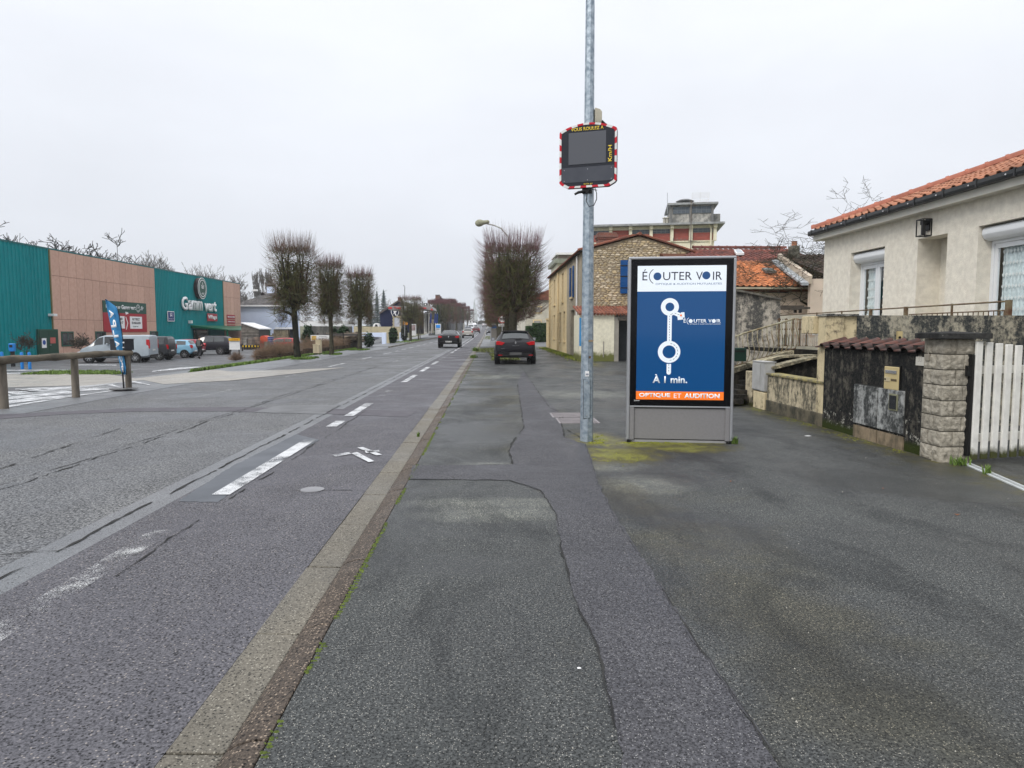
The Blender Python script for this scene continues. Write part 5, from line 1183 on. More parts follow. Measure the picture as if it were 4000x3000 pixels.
def logo(cy, cz, r, par, d=.07, dep=.02):
 f_ = wm(frame((XS + d, cy, cz), (0, 1, 0), (0, 0, 1)), par)
 def ring(r0, r1, mat, z, name, n=36, sx_=1.):
  mb = MB()
  for i in range(n):
   a, b = 2 * pi * i / n, 2 * pi * (i + 1) / n; P = [(cos(a) * r0, sin(a) * r0), (cos(a) * r1, sin(a) * r1), (cos(b) * r1, sin(b) * r1), (cos(b) * r0, sin(b) * r0)]
   mb.add([(x, y, zz) for zz in (z, z + dep) for x, y in P], [(4, 5, 6, 7), (1, 2, 6, 5), (0, 3, 7, 4)], f_)
  mb.build(name, mat, par, fixn=False)
 ring(0, r, LETW, 0, 'logo_disc'); ring(0, r * .93, SGRN, dep, 'logo_ground'); ring(r * .74, r * .81, LETW, dep * 2, 'logo_ring')
 mb = MB()
 def leaf(cx, cy_, L, w, ang):
  P = [(0, 0), (w, L * .45), (0, L), (-w, L * .45)]; Q = [(0, L * .18), (w * .55, L * .47), (0, L * .82), (-w * .55, L * .47)]
  ca, sa = cos(ang), sin(ang); T = lambda p: (cx + p[0] * ca - p[1] * sa, cy_ + p[0] * sa + p[1] * ca)
  for i in range(4):
   j = (i + 1) % 4; mb.add([(*T(P[i]), dep * 3), (*T(P[j]), dep * 3), (*T(Q[j]), dep * 3), (*T(Q[i]), dep * 3)], [(0, 1, 2, 3)], f_)
 leaf(0, .02 * r, .58 * r, .14 * r, 0); leaf(.02 * r, -.06 * r, .52 * r, .13 * r, R(-42)); leaf(-.02 * r, -.06 * r, .52 * r, .13 * r, R(42))
 for s in (-1, 1):
  for k in range(8):
   a, b = R(-170 + k * 24), R(-170 + (k + 1) * 24); q = .15 * r
   cx = s * q * 1.05; cy_ = -.42 * r
   mb.add([(cx + cos(a) * q, cy_ + sin(a) * q, dep * 3), (cx + cos(b) * q, cy_ + sin(b) * q, dep * 3), (cx + cos(b) * q * .6, cy_ + sin(b) * q * .6, dep * 3), (cx + cos(a) * q * .6, cy_ + sin(a) * q * .6, dep * 3)], [(0, 1, 2, 3)], f_)
 mb.build('logo_plant', LETW, par, fixn=False)
logo((sy(532) + sy(546)) / 2, zm + hb * .5, hb * .36, bn, .065, .004)
for px0, px1, pt_, pb_, txt in ((443, 484, 1234, 1283, ('COMMANDEZ', '24H/7')), (505, 552, 1236, 1284, ('RETIREZ', 'EN MAGASIN'))):
 y0_, y1_ = sy(px0), sy(px1); z1_ = PX(px0, pt_, XS).z; z0_ = PX(px0, pb_, XS).z; mb = MB(); mb.box(XS + .061, XS + .075, y0_, y1_, z0_, z1_); mb.build('white_panel', LETW, bn, world=True); h = z1_ - z0_; w = y1_ - y0_
 wtext(txt[0], y0_ + w * .2, y1_ - w * .2, z0_ + h * .68, h * .2, LETK, bn, .077, .01); wtext(txt[1], y0_ + w * .14, y1_ - w * .14, z0_ + h * .38, h * .2, LETK, bn, .077, .01)
 wtext('Gamm vert', y0_ + w * .22, y1_ - w * .34, z0_ + h * .13, h * .11, SGRN, bn, .077)
f_ = wm(frame((XS + .062, sy(488), PX(488, 1266, XS).z), (0, 1, 0), (0, 0, 1)), bn); mb = MB();
w = sy(498) - sy(488)
mb.prism([(0, .75, 0), (w * .25, .75, 0), (w * .95, .1, 0), (w * .25, -.55, 0), (0, -.55, 0), (w * .65, .1, 0)], (0, 0, .01), f_); mb.prism([(0, 1.25, 0), (w * 1.1, 1.2, 0), (w * 1.2, 1.05, 0), (w * .5, 1.0, 0), (0.1, .95, 0)], (0, 0, .01), f_); mb.build('arrow_mark', LETW, bn)
sg2 = thing('shop_sign', 'big white shop name letters and round plant emblem on the teal front', 'shop sign', (XS, sy(707), 4))
def lett(s, px0, px1, pyb0, h, par, mat=LETW): o = text_obj(s, sy(px1) - sy(px0), h, mat, par, wm(frame((XS + .12, sy(px0), PX(px0, pyb0, XS).z), (0, 1, 0), (0, 0, 1)), par), bold=.028, ext=.12); return o
zb_ = PX(720, 1211, XS).z; lett('G', 707, 729, 1211, (PX(720, 1158, XS).z - zb_), sg2); lett('amm', 732, 787, 1211, (PX(740, 1172, XS).z - PX(740, 1211, XS).z), sg2)
lett('vert', 795, 841, 1216, PX(800, 1174, XS).z - PX(800, 1214, XS).z, sg2)
lr = PX(777, 1085, XS).z - PX(777, 1168, XS).z
mb = MB(); mb.lathe([(0, 0), (lr / 2 * .98, 0), (lr / 2 * .98, .5), (0, .5)], 36, wm(frame((XS + .05, sy(777), PX(777, 1127, XS).z), (0, 1, 0), (0, 0, 1)), sg2)); mb.build('logo_drum', M('drum_dark', (.03, .02, .02), rough=.5), sg2, smooth=40)
logo(sy(777), PX(777, 1127, XS).z, lr / 2, sg2, .56, .02)
vp = thing('village_sign', 'dark red rounded plate with white word under the big shop name', 'shop sign', (XS, sy(806), 3))
_, y0, y1, z0, z1 = sbox(806, 845, 1224, 1254, 'plate', SRED, .1, .16, vp, .05); wtext('Village', y0 + .2, y1 - .2, z0 + .16, (z1 - z0) * .66, LETW, vp, .162, .03)
hp = thing('brand_plate', 'blue square sign with white border and crown mark on the teal front', 'shop sign', (XS, sy(651), 2))
_, y0, y1, z0, z1 = sbox(651, 677, 1215, 1255, 'white_border', LETW, .1, .14, hp); mb = MB(); mb.box(XS + .14, XS + .15, y0 + .1, y1 - .1, z0 + .08, z1 - .08); mb.build('blue_panel', M('sign_navy', (.01, .03, .17), rough=.4), hp, world=True)
wtext('H', y0 + (y1 - y0) * .36, y1 - (y1 - y0) * .36, z0 + (z1 - z0) * .42, (z1 - z0) * .3, LETW, hp, .152, .02); wtext('Husqvarna', y0 + .3, y1 - .3, z0 + (z1 - z0) * .2, (z1 - z0) * .1, LETW, hp, .152)
mb = MB(); yq = (y0 + y1) / 2
for k in range(4): mb.box(XS + .152, XS + .16, yq - .3 + k * .17, yq - .22 + k * .17, z0 + (z1 - z0) * .76, z0 + (z1 - z0) * .84)
mb.build('crown_mark', LETW, hp, world=True)
for k, (pt_, pb_, s, lab) in enumerate(((1229, 1245, 'MOTOCULTURE', 'top red strip sign on the pink end panels of the shop'), (1249, 1264, 'JARDIN & POTAGER', 'middle red strip sign on the pink end panels of the shop'), (1269, 1284, 'ALIMENT ANIMAUX', 'lowest red strip sign on the pink end panels of the shop'))):
 t = thing('strip_sign', lab, 'shop sign', (XS, sy(886), 2), 0, 'red strip signs on the shop end wall'); _, y0, y1, z0, z1 = sbox(886, 917, pt_, pb_, 'plate', SRED, .01, .06, t); wtext(s, y0 + .2, y1 - .2, z0 + .15, (z1 - z0) - .34, LETW, t, .062, .02)
cy0, cy1 = sy(744), sy(936); cz = PX(744, 1270, XS).z
cn = thing('entrance_canopy', 'green sloping canopy on posts over the shop entrance', 'canopy', (XS, cy0, SB))
mb = MB(); mb.prism([(XS, cy0, cz), (XS + 4.6, cy0, cz - .55), (XS + 4.6, cy0, cz - .67), (XS, cy0, cz - .3)], (0, cy1 - cy0, 0)); mb.build('roof', GRN, cn, world=True)
for y_ in (cy0 + .2, (cy0 * 2 + cy1) / 3, (cy0 + 2 * cy1) / 3, cy1 - .2): mb = MB(); mb.box(XS + 4.3, XS + 4.5, y_ - .1, y_ + .1, SB, cz - .6); mb.build('post', GRN, cn, world=True)
mb = MB(); mb.box(XS + .02, XS + .15, sy(752), sy(802), SB, SB + 2.3); mb.build('entrance_glass', glass_dark(), shp, world=True)
mb = MB(); mb.box(XS + .02, XS + .2, sy(803), sy(806), SB, SB + 2.6); mb.build('entrance_frame', GRN, shp, world=True)
mb = MB(); mb.box(XS, XS + .4, sy(735), sy(735) + .35, PX(738, 1263, XS).z, PX(738, 1263, XS).z + .35); mb.build('alarm_box', WHITEM, shp, world=True)
# cars
TYRE = RUBBER; RIM = M('alloy', (.5, .51, .52), (.4, .41, .42), rough=.3, metal=.8)
CGLASS = M('car_glass', (.015, .02, .022), (.015, .02, .022), rough=.05, spec=.9)
TAIL = M('tail_light', (.45, .008, .012), (.40, .006, .01), rough=.12, coat=.6); PLATE = M('number_plate_white', (.7, .7, .68), rough=.4); HEADL = M('head_light', (.7, .73, .75), rough=.1, coat=.6)
def paint(name, col): return M('paint_' + name, col, tuple(c * .9 for c in col), rough=.3, coat=.15, metal=0)
def lerpst(st, y):
 if y <= st[0][0]: return st[0]
 for a, b in zip(st, st[1:]):
  if a[0] <= y <= b[0]:
   t = (y - a[0]) / (b[0] - a[0]); t = t if 0 <= t <= 1 else 0
   return tuple(p + (q - p) * t for p, q in zip(a, b))
 return st[-1]
def ringpt(S, s, W):
 y, zb, zbelt, zt, wf, wr = S; w = W / 2 * wf
 zmid = zb + (zbelt - zb) * .55
 P = [(w * .80, zb), (w * .98, zb + .10), (w, zmid), (w * .965, zbelt), (w * wr, zt - .05 * min(1, (zt - zbelt) / .2)), (w * wr * .82, zt - .008), (0, zt + .012)]
 i = min(int(s), 5); t = s - i; a, b = P[i], P[i + 1]; return (a[0] + (b[0] - a[0]) * t, y, a[1] + (b[1] - a[1]) * t)
def make_car(name, label, st, W, wheels, wr_, pm, sidewin, rearwin, frontwin=None, loc=(0, 0, 0), rz=0, group='cars', lights=None, plate=True, plate_text='', roof_rails=False, cat='car', rim=RIM, emblem=None, lower=None, van=False, tail_h=None):
 t = thing(name, label, cat, loc, rz, group)
 mb = MB(); rings = []; ys = []
 y = st[0][0]
 yy = sorted(set([s[0] for s in st] + [st[0][0] + k * .12 for k in range(int((st[-1][0] - st[0][0]) / .12))]))
 SS = [0, 1, 2, 3, 4, 4.5, 5, 6]
 for y in yy:
  S = lerpst(st, y); half = [ringpt(S, s, W) for s in SS]
  ring_ = half + [(-p[0], p[1], p[2]) for p in half[::-1][1:]]
  rings.append(len(mb.v)); mb.v += ring_
 n = len(SS) * 2 - 1
 for a, b in zip(rings, rings[1:]):
  for k in range(n - 1): mb.f.append((a + k, a + k + 1, b + k + 1, b + k))
  mb.f.append((a + n - 1, a, b, b + n - 1))
 mb.f.append(tuple(range(rings[0], rings[0] + n))); mb.f.append(tuple(range(rings[-1], rings[-1] + n))[::-1])
 body = mb.build('body', pm, t, bevel=.025, smooth=38)
 for wy in wheels:
  for s in (-1, 1):
   x = s * (W / 2 - .10)
   mt = Matrix.Translation((x, wy, wr_)) @ Matrix.Rotation(s * pi / 2, 4, 'Y')
   MB().lathe([(wr_ + .055, -.10), (wr_ + .055, .107), (.0, .107)], 20, mt).build('wheel_arch', BLACKM, t, smooth=40)
   wmb = MB(); wmb.lathe([(wr_ * .62, -.11), (wr_ * .96, -.11), (wr_, -.06), (wr_, .07), (wr_ * .95, .125), (wr_ * .68, .125), (wr_ * .66, .10)], 22, mt); wh = wmb.build('wheel', TYRE, t, smooth=40)
   rm = MB(); rm.lathe([(0, .09), (wr_ * .14, .118), (wr_ * .15, .10), (wr_ * .62, .095), (wr_ * .67, .122), (wr_ * .69, .10)], 20, mt)
   for k in range(7):
    a = 2 * pi * k / 7; ca, sa = cos(a), sin(a); r0, r1, w_ = wr_ * .1, wr_ * .64, wr_ * .06
    rm.add([(r0 * ca - w_ * sa, r0 * sa + w_ * ca, .112), (r1 * ca - w_ * sa, r1 * sa + w_ * ca, .122), (r1 * ca + w_ * sa, r1 * sa - w_ * ca, .122), (r0 * ca + w_ * sa, r0 * sa - w_ * ca, .112)], [(0, 1, 2, 3)], mt)
   r = rm.build('rim', rim, wh, smooth=40)
   MB().lathe([(wr_ * .61, .088), (wr_ * .61, .0965), (0, .0965)], 18, mt).build('rim_shadow', BLACKM, wh)
 def patch(y0, y1, s0, s1, nm, mat, side=1, off=.008, ny=6, ns=3, both=False, curve=None):
  m_ = MB(); ps = []
  sl = [s0 + (s1 - s0) * j / ns for j in range(ns + 1)]
  for i in range(ny + 1):
   u = i / ny
   for j, s in enumerate(sl):
    ya_ = y0[0] + (y0[1] - y0[0]) * j / ns if isinstance(y0, tuple) else y0; yb_ = y1[0] + (y1[1] - y1[0]) * j / ns if isinstance(y1, tuple) else y1
    y_ = ya_ + (yb_ - ya_) * u; S = lerpst(st, y_); p = ringpt(S, s, W); m_.v.append((p[0] * side, y_, p[2]))
  for i in range(ny):
   for j in range(ns): a = i * (ns + 1) + j; m_.f.append((a, a + 1, a + ns + 2, a + ns + 1))
  o = m_.build(nm, mat, t, smooth=60, fixn=False); me = o.data
  nn = [Vector((side, 0, .35)).normalized() * off if s0 < 4.2 else None for _ in me.vertices]
  for v in me.vertices: v.co += Vector((side * off, 0, off * .4))
  return o
 for side in (-1, 1):
  for (a, b) in sidewin: patch(a, b, 3.12, 3.93, 'side_window', CGLASS, side)
 def screen(ya_, za, yb_, zb_, nm, d=-1, fa=.80, fb=.74):
  Sa, Sb = lerpst(st, ya_), lerpst(st, yb_); m_ = MB(); P = []
  for i in range(7):
   u = i / 6; y_ = ya_ + (yb_ - ya_) * u; S = lerpst(st, y_); pc = ringpt(S, 6, W); pe = ringpt(S, 4.6, W); z_ = za + (zb_ - za) * u if za else pc[2]
   wv = (pe[0] * .97)
   for j in range(5): f = -1 + j / 2; m_.v.append((wv * f, y_ + d * .012, pc[2] - (pc[2] - pe[2]) * f * f + .012))
  for i in range(6):
   for j in range(4): a = i * 5 + j; m_.f.append((a, a + 1, a + 6, a + 5))
  return m_.build(nm, CGLASS, t, smooth=60, fixn=False)
 if rearwin:
  if van:
   z0, z1, x0, x1 = rearwin
   for s in (-1, 1): mb = MB(); mb.box(min(s * x0, s * x1), max(s * x0, s * x1), st[0][0] - .012, st[0][0] + .05, z0, z1); mb.build('rear_window', CGLASS if van != 'blank' else pm, t, bevel=.02)
  else: screen(rearwin[0], None, rearwin[1], None, 'rear_window')
 if frontwin: screen(frontwin[0], None, frontwin[1], None, 'windscreen', 1)
 Sr = lerpst(st, st[0][0] + .08); zl, zh = tail_h or (Sr[2] - .17, Sr[2] + .0)
 wl_ = lights[0] if lights else .30; y_r = st[0][0]
 for s in (-1, 1):
  xo, xi = W / 2 * .93, W / 2 * .93 - wl_
  P = [(xo + .02, zl + .02), (xo + .015, zh), (xo - wl_ * .3, zh + .01), (xi, (zl + zh) / 2 + .02), (xi + wl_ * .35, zl)]
  mb = MB(); mb.prism([(s * x, y_r - .02, z) for x, z in P], (0, .22, 0)); mb.build('tail_light', TAIL, t, bevel=.012)
 if plate:
  pz = plate if isinstance(plate, float) else .55
  mb = MB(); mb.box(-.26, .26, y_r - .03, y_r + .02, pz - .055, pz + .055); pl_ = mb.build('number_plate', PLATE if plate_text is not None else M('masked_plate', (.09, .09, .09)), t)
 low = lower if lower is not None else BLACKM
 S0 = lerpst(st, y_r + .02)
 mb = MB(); mb.box(-W / 2 * .80, W / 2 * .80, y_r - .025, y_r + .25, S0[1] - .06, S0[1] + .12); mb.build('rear_bumper', low, t, bevel=.02)
 ye = st[-1][0]; Sf = lerpst(st, ye - .05)
 mb = MB(); mb.box(-W / 2 * .78, W / 2 * .78, ye - .25, ye + .02, Sf[1] - .03, Sf[1] + .16); mb.build('front_bumper', BLACKM, t, bevel=.02)
 for s in (-1, 1): mb = MB(); mb.box(s * W / 2 * .78 - .14, s * W / 2 * .78 + .14, ye - .2, ye + .012, Sf[2] - .10, Sf[2] + .04); mb.build('headlight', HEADL, t, bevel=.03)
 my = [q for q in sidewin][-1][1]; my = my[0] if isinstance(my, tuple) else my
 for s in (-1, 1): mb = MB(); mb.box(s * (W / 2 + .08) - .085, s * (W / 2 + .08) + .085, my - .28, my - .16, lerpst(st, my - .2)[2] + .02, lerpst(st, my - .2)[2] + .17); mb.build('mirror', pm, t, bevel=.03); mb = MB(); mb.box(s * (W / 2 + .08) - .07, s * (W / 2 + .08) + .07, my - .285, my - .279, lerpst(st, my - .2)[2] + .035, lerpst(st, my - .2)[2] + .155); mb.build('mirror_glass', STEEL, t)
 if roof_rails:
  for s in (-1, 1): mb = MB(); S = lerpst(st, 1.6); x = W / 2 * S[5] * .8 * s; mb.tube([(x, .7, lerpst(st, .7)[3] + .03), (x, 1.5, S[3] + .06), (x, 2.4, lerpst(st, 2.4)[3] + .03)], .02, 6); mb.build('roof_rail', BLACKM, t)
 return t
HATCH = [(0, .42, .70, .76, .86, .80), (.05, .34, .90, .96, .95, .82), (.16, .30, 1.0, 1.07, .99, .80), (.42, .28, 1.02, 1.38, 1.0, .66), (.60, .28, 1.02, 1.44, 1.0, .66), (1.3, .26, 1.0, 1.47, 1.0, .67), (2.0, .26, .99, 1.44, 1.0, .67), (2.35, .26, .98, 1.36, 1.0, .68), (3.02, .26, .96, .99, 1.0, .84), (3.5, .26, .90, .93, .98, .82), (3.85, .28, .78, .81, .92, .80), (4.05, .34, .62, .66, .80, .80)]
SEDAN = [(0, .42, .78, .84, .88, .82), (.06, .34, .98, 1.04, .96, .82), (.22, .30, 1.04, 1.09, 1.0, .80), (.75, .28, 1.03, 1.11, 1.0, .76), (1.35, .27, 1.01, 1.40, 1.0, .62), (1.8, .27, 1.0, 1.45, 1.0, .63), (2.6, .27, .99, 1.44, 1.0, .64), (3.0, .27, .98, 1.36, 1.0, .66), (3.65, .27, .96, .99, 1.0, .84), (4.2, .27, .88, .91, .98, .82), (4.6, .29, .76, .80, .92, .8), (4.79, .34, .62, .66, .82, .8)]
VAN = [(0, .45, 1.15, 1.84, .94, .90), (.06, .36, 1.18, 1.90, .98, .86), (.3, .32, 1.18, 1.92, 1.0, .84), (3.0, .30, 1.18, 1.90, 1.0, .84), (3.35, .30, 1.16, 1.80, 1.0, .82), (4.05, .30, 1.10, 1.16, 1.0, .84), (4.5, .32, .92, .98, .95, .8), (4.75, .38, .66, .72, .82, .8)]
MPV = [(0, .45, 1.0, 1.1, .9, .84), (.06, .36, 1.10, 1.55, .97, .80), (.2, .33, 1.12, 1.78, 1.0, .78), (2.2, .30, 1.10, 1.80, 1.0, .78), (2.7, .30, 1.08, 1.66, 1.0, .78), (3.3, .30, 1.02, 1.06, 1.0, .84), (3.9, .32, .86, .90, .94, .8), (4.1, .38, .66, .70, .84, .8)]
SUV = [(0, .55, .95, 1.02, .9, .82), (.08, .45, 1.12, 1.2, .97, .80), (.45, .42, 1.14, 1.60, 1.0, .70), (.7, .42, 1.14, 1.68, 1.0, .70), (2.4, .40, 1.10, 1.70, 1.0, .71), (2.8, .40, 1.08, 1.60, 1.0, .72), (3.5, .40, 1.05, 1.10, 1.0, .84), (4.3, .42, .95, 1.0, .96, .82), (4.62, .5, .74, .78, .84, .8)]
P_ = GP(2014, 1415)
clio = make_car('parked_car', 'black hatchback with red tail lights parked on the footway under the lime trees', HATCH, 1.76, (.66, 3.22), .315, paint('black', (.008, .007, .010)), [((.62, .62), (1.28, 1.28)), ((1.36, 1.36), (2.9, 2.3))], (.19, .44), (2.42, 2.98), (1.14, 29.9, 0), 0, 'parked cars', lights=(.36,), plate=.47, plate_text=None, tail_h=(.83, 1.0))
mb = MB(); mb.prism([(0, -.012, .87), (.045, -.012, .94), (0, -.012, 1.01), (-.045, -.012, .94)], (0, .06, 0)); mb.build('emblem', M('chrome', (.75, .75, .75), rough=.15, metal=1), clio)
mb = MB(); mb.prism([(-.02, .14, 1.08), (.25, .15, 1.12), (.26, .17, 1.14), (-.02, .16, 1.13)], (0, -.03, 0)); mb.build('wiper', BLACKM, clio)
text_obj('CLIO', .26, .035, MC['chrome'], clio, frame((-.13, -.004, .80), (1, 0, 0), (0, 0, 1)), ext=.012); text_obj('ENERGY', .16, .02, MC['chrome'], clio, frame((-.62, -.002, .68), (1, 0, 0), (0, 0, 1)), ext=.012)
mb = MB(); mb.box(-.60, .60, .36, .58, 1.405, 1.44); mb.build('spoiler', MC['paint_black'], clio, bevel=.02)
for s in (-1, 1):
 mb = MB(); mb.box(s * .66 - .09, s * .66 + .09, -.03, .05, .39, .42); mb.build('reflector', TAIL, clio)
 mb = MB()
 for k in range(4): mb.box(s * .45 - .17, s * .45 + .17, -.03, .03, .44 + k * .035, .455 + k * .035)
 mb.build('bumper_grille', BLACKM, clio)
sed = make_car('moving_car', 'black saloon driving away in the right hand lane', SEDAN, 1.84, (.95, 3.76), .33, paint('black2', (.007, .007, .008)), [((1.1, 1.4), (2.1, 2.1)), ((2.18, 2.18), (3.5, 3.0))], (.78, 1.34), (3.05, 3.6), (-3.42, 58.5, 0), 0, 'cars driving on the road', lights=(.34,), plate=.50, tail_h=(.80, 1.0))
text_obj('FM 517 AR', .44, .07, LETK, sed, frame((-.22, -.031, .465), (1, 0, 0), (0, 0, 1)), ext=.003)
mb = MB(); mb.prism([(-.03, -.0, .86), (.03, -.0, .86), (.05, 0, .94), (.0, 0, .99), (-.05, 0, .93)], (0, -.015, 0)); mb.build('emblem', MC['chrome'], sed)
mb = MB(); mb.box(-.6, .6, -.01, .05, 1.045, 1.06); mb.build('chrome_strip', MC['chrome'], sed)
y_ = 111.0; make_car('moving_car', 'silver beige hatchback following behind the dark red car ahead', HATCH, 1.82, (.66, 3.22), .32, paint('beige', (.36, .34, .31)), [((.62, .62), (1.28, 1.28)), ((1.36, 1.36), (2.9, 2.3))], (.19, .44), (2.42, 2.98), (-3.45, y_, gz(0, y_)), 0, 'cars driving on the road', tail_h=(.85, 1.08))
y_ = 165.0; make_car('moving_car', 'small dark car with a reddish roof driving far ahead', HATCH, 1.82, (.66, 3.22), .32, paint('maroon', (.12, .02, .022)), [((.62, .62), (1.28, 1.28)), ((1.36, 1.36), (2.9, 2.3))], (.19, .44), None, (-3.1, y_, gz(0, y_)), 0, 'cars driving on the road')
y_ = 176.0; make_car('moving_car', 'dark blue car coming towards the viewer in the far lane', HATCH, 1.8, (.66, 3.22), .32, paint('navy', (.015, .03, .08)), [((.62, .62), (1.28, 1.28)), ((1.36, 1.36), (2.9, 2.3))], (.19, .44), (2.42, 2.98), (-5.2, y_, gz(0, y_)), pi, 'cars driving on the road')
y_ = 200.0; make_car('moving_van', 'white van following the oncoming dark blue car', VAN, 1.95, (.8, 3.95), .33, paint('white', (.7, .7, .7)), [((3.05, 3.05), (3.9, 3.45))], None, (3.4, 4.0), (-5.3, y_ + 4, gz(0, y_)), pi, 'cars driving on the road', cat='van')
y_ = 150.0; make_car('parked_car', 'dark car parked far away on the right footway beyond the display board', HATCH, 1.8, (.66, 3.22), .32, paint('grey', (.03, .03, .033)), [((.62, .62), (1.28, 1.28)), ((1.36, 1.36), (2.9, 2.3))], (.19, .44), (2.42, 2.98), (.3, y_, gz(0, y_)), pi, 'parked cars')
y_ = 260.0
for k, (x, yq, c) in enumerate(((-2.0, 290, (.6, .6, .62)), (-6.3, 300, (.5, .52, .55)))): make_car('distant_car', ('pale car far away at the end of the right lane', 'pale car far away at the end of the left lane')[k], HATCH, 1.8, (.66, 3.22), .32, paint('pale%d' % 1, c), [((.62, .62), (1.28, 1.28))], (.19, .44), None, (x, yq, gz(0, yq)), pi * (k), 'cars driving on the road')
lot = SB
make_car('parked_van', 'long silver van with rear facing the viewer parked outside the shop', VAN, 1.95, (.95, 4.0), .33, paint('silver', (.36, .41, .45)), [((3.05, 3.05), (3.95, 3.5)), ((1.95, 1.95), (2.95, 2.95))], (1.2, 1.72, .08, .78), (3.4, 4.0), (-24.3, 51.0, lot), R(90 + 7), 'parked cars', cat='van', van='blank', lights=(.14,), tail_h=(.95, 1.6), plate=.85)
make_car('parked_car', 'dark grey people carrier parked between the silver van and the light blue car', MPV, 1.8, (.66, 3.2), .32, paint('darkgrey', (.035, .037, .042)), [((.3, .3), (1.1, 1.1)), ((1.2, 1.2), (2.9, 2.6))], (.07, .19), (2.75, 3.25), (-24.6, 54.6, lot), R(92), 'parked cars', lights=(.16,), tail_h=(.8, 1.15), plate=.7)
make_car('parked_car', 'light blue small car parked right of the dark people carrier', HATCH, 1.7, (.6, 3.1), .31, paint('skyblue', (.22, .42, .56)), [((.5, .55), (1.28, 1.28)), ((1.36, 1.36), (2.9, 2.3))], (.19, .44), (2.42, 2.98), (-24.5, 58.6, lot), R(93), 'parked cars', tail_h=(.78, 1.05))
make_car('parked_car', 'small red car parked beside the walking person', [(a, b, c, d * (1.0), e, f) for a, b, c, d, e, f in HATCH], 1.62, (.6, 2.95), .29, paint('red', (.26, .02, .035)), [((.5, .55), (1.28, 1.28)), ((1.36, 1.36), (2.9, 2.3))], (.19, .44), (2.42, 2.98), (-25.4, 62.3, lot), R(93), 'parked cars', tail_h=(.80, 1.1))
make_car('parked_car', 'black off-road car with roof rails parked nearest the shop entrance canopy', SUV, 1.85, (.95, 3.65), .36, paint('black3', (.018, .018, .024)), [((.6, .7), (1.5, 1.5)), ((1.6, 1.6), (3.3, 2.75))], (.1, .44), (2.85, 3.45), (-24.1, 66.2, lot), R(92), 'parked cars', roof_rails=True, tail_h=(.95, 1.15), plate=.9)
make_car('parked_car', 'red car parked behind the brown hedge', HATCH, 1.75, (.66, 3.22), .315, paint('red2', (.42, .03, .035)), [((.62, .62), (1.28, 1.28)), ((1.36, 1.36), (2.9, 2.3))], (.19, .44), (2.42, 2.98), (-19.6, 72.0, lot), R(98), 'parked cars')
# person walking across the car park
def skin(name, pts, edges, radii, mat, parent, sub=1, root=0):
 me = bpy.data.meshes.new(name); me.from_pydata(pts, edges, []); me.materials.append(mat)
 o = bpy.data.objects.new(name, me); COL.objects.link(o); o.parent = parent
 sk = o.modifiers.new('skin', 'SKIN'); me.skin_vertices or me.attributes
 if not me.skin_vertices:
  bm = bmesh.new(); bm.from_mesh(me); bm.verts.layers.skin.verify(); bm.to_mesh(me); bm.free()
 for i, r in enumerate(radii): me.skin_vertices[0].data[i].radius = r if isinstance(r, tuple) else (r, r)
 me.skin_vertices[0].data[root].use_root = True
 sb = o.modifiers.new('sub', 'SUBSURF'); sb.levels = sub; sb.render_levels = sub
 ev = o.evaluated_get(bpy.context.evaluated_depsgraph_get()); m2 = bpy.data.meshes.new_from_object(ev); o.modifiers.clear(); o.data = m2
 m2.shade_smooth()
 if not m2.materials: m2.materials.append(mat)
 return o
c = GP(781, 1399)
pp = thing('person', 'person in a black jacket with grey back panel walking towards the shop', 'person', (c.x, c.y, gz(c.x, c.y)), R(-6))
SKN = M('skin', (.45, .27, .19), (.42, .25, .18), rough=.6); JK = M('jacket_black', (.018, .019, .022), (.03, .03, .033), scale=20, rough=.8); TRO = M('trousers_black', (.015, .015, .018), (.025, .025, .028), scale=20, rough=.85)
J = [(0, 0, .95), (0, 0, 1.15), (0, .02, 1.38), (0, .02, 1.50), (0, .03, 1.60), (0, .05, 1.70), (-.10, 0, .90), (-.12, .12, .50), (-.11, -.02, .09), (-.11, .13, .04), (.10, 0, .90), (.12, -.08, .50), (.13, -.38, .14), (.13, -.32, .05), (-.18, .0, 1.40), (-.25, -.06, 1.14), (-.24, .04, .90), (-.24, .09, .82), (.18, .0, 1.40), (.25, .06, 1.14), (.23, .18, .95), (.22, .23, .88)]
E = [(0, 1), (1, 2), (2, 3), (3, 4), (4, 5), (0, 6), (6, 7), (7, 8), (8, 9), (0, 10), (10, 11), (11, 12), (12, 13), (2, 14), (14, 15), (15, 16), (16, 17), (2, 18), (18, 19), (19, 20), (20, 21)]
RR = [(.14, .10), (.135, .10), (.15, .11), .055, (.07, .08), (.075, .09), .085, .06, .045, .04, .085, .06, .045, .04, .06, .045, .035, .04, .06, .045, .035, .04]
skin('body', J, E, RR, SKN, pp)
skin('jacket', [J[i] for i in (0, 1, 2)] + [(0, .02, 1.47)] + [J[i] for i in (14, 15, 16, 18, 19, 20)], [(0, 1), (1, 2), (2, 3), (2, 4), (4, 5), (5, 6), (2, 7), (7, 8), (8, 9)], [(.18, .14), (.17, .135), (.185, .145), .08, .085, .066, .055, .085, .066, .055], JK, pp)
skin('trousers', [J[i] for i in (0, 6, 7, 8, 10, 11, 12)], [(0, 1), (1, 2), (2, 3), (0, 4), (4, 5), (5, 6)], [(.165, .13), .11, .085, .07, .11, .085, .07], TRO, pp)
mb = MB(); mb.lathe([(.0, .105), (.06, .10), (.095, .04), (.097, -.02), (.085, -.06)], 12, Matrix.Translation((0, .03, 1.70))); mb.build('hair', M('hair_dark', (.03, .022, .018), rough=.7), pp, smooth=60)
mb = MB(); mb.box(-.15, .15, -.165, -.13, 1.0, 1.38); mb.build('back_panel', M('jacket_grey', (.14, .145, .14), rough=.8), pp, bevel=.03)
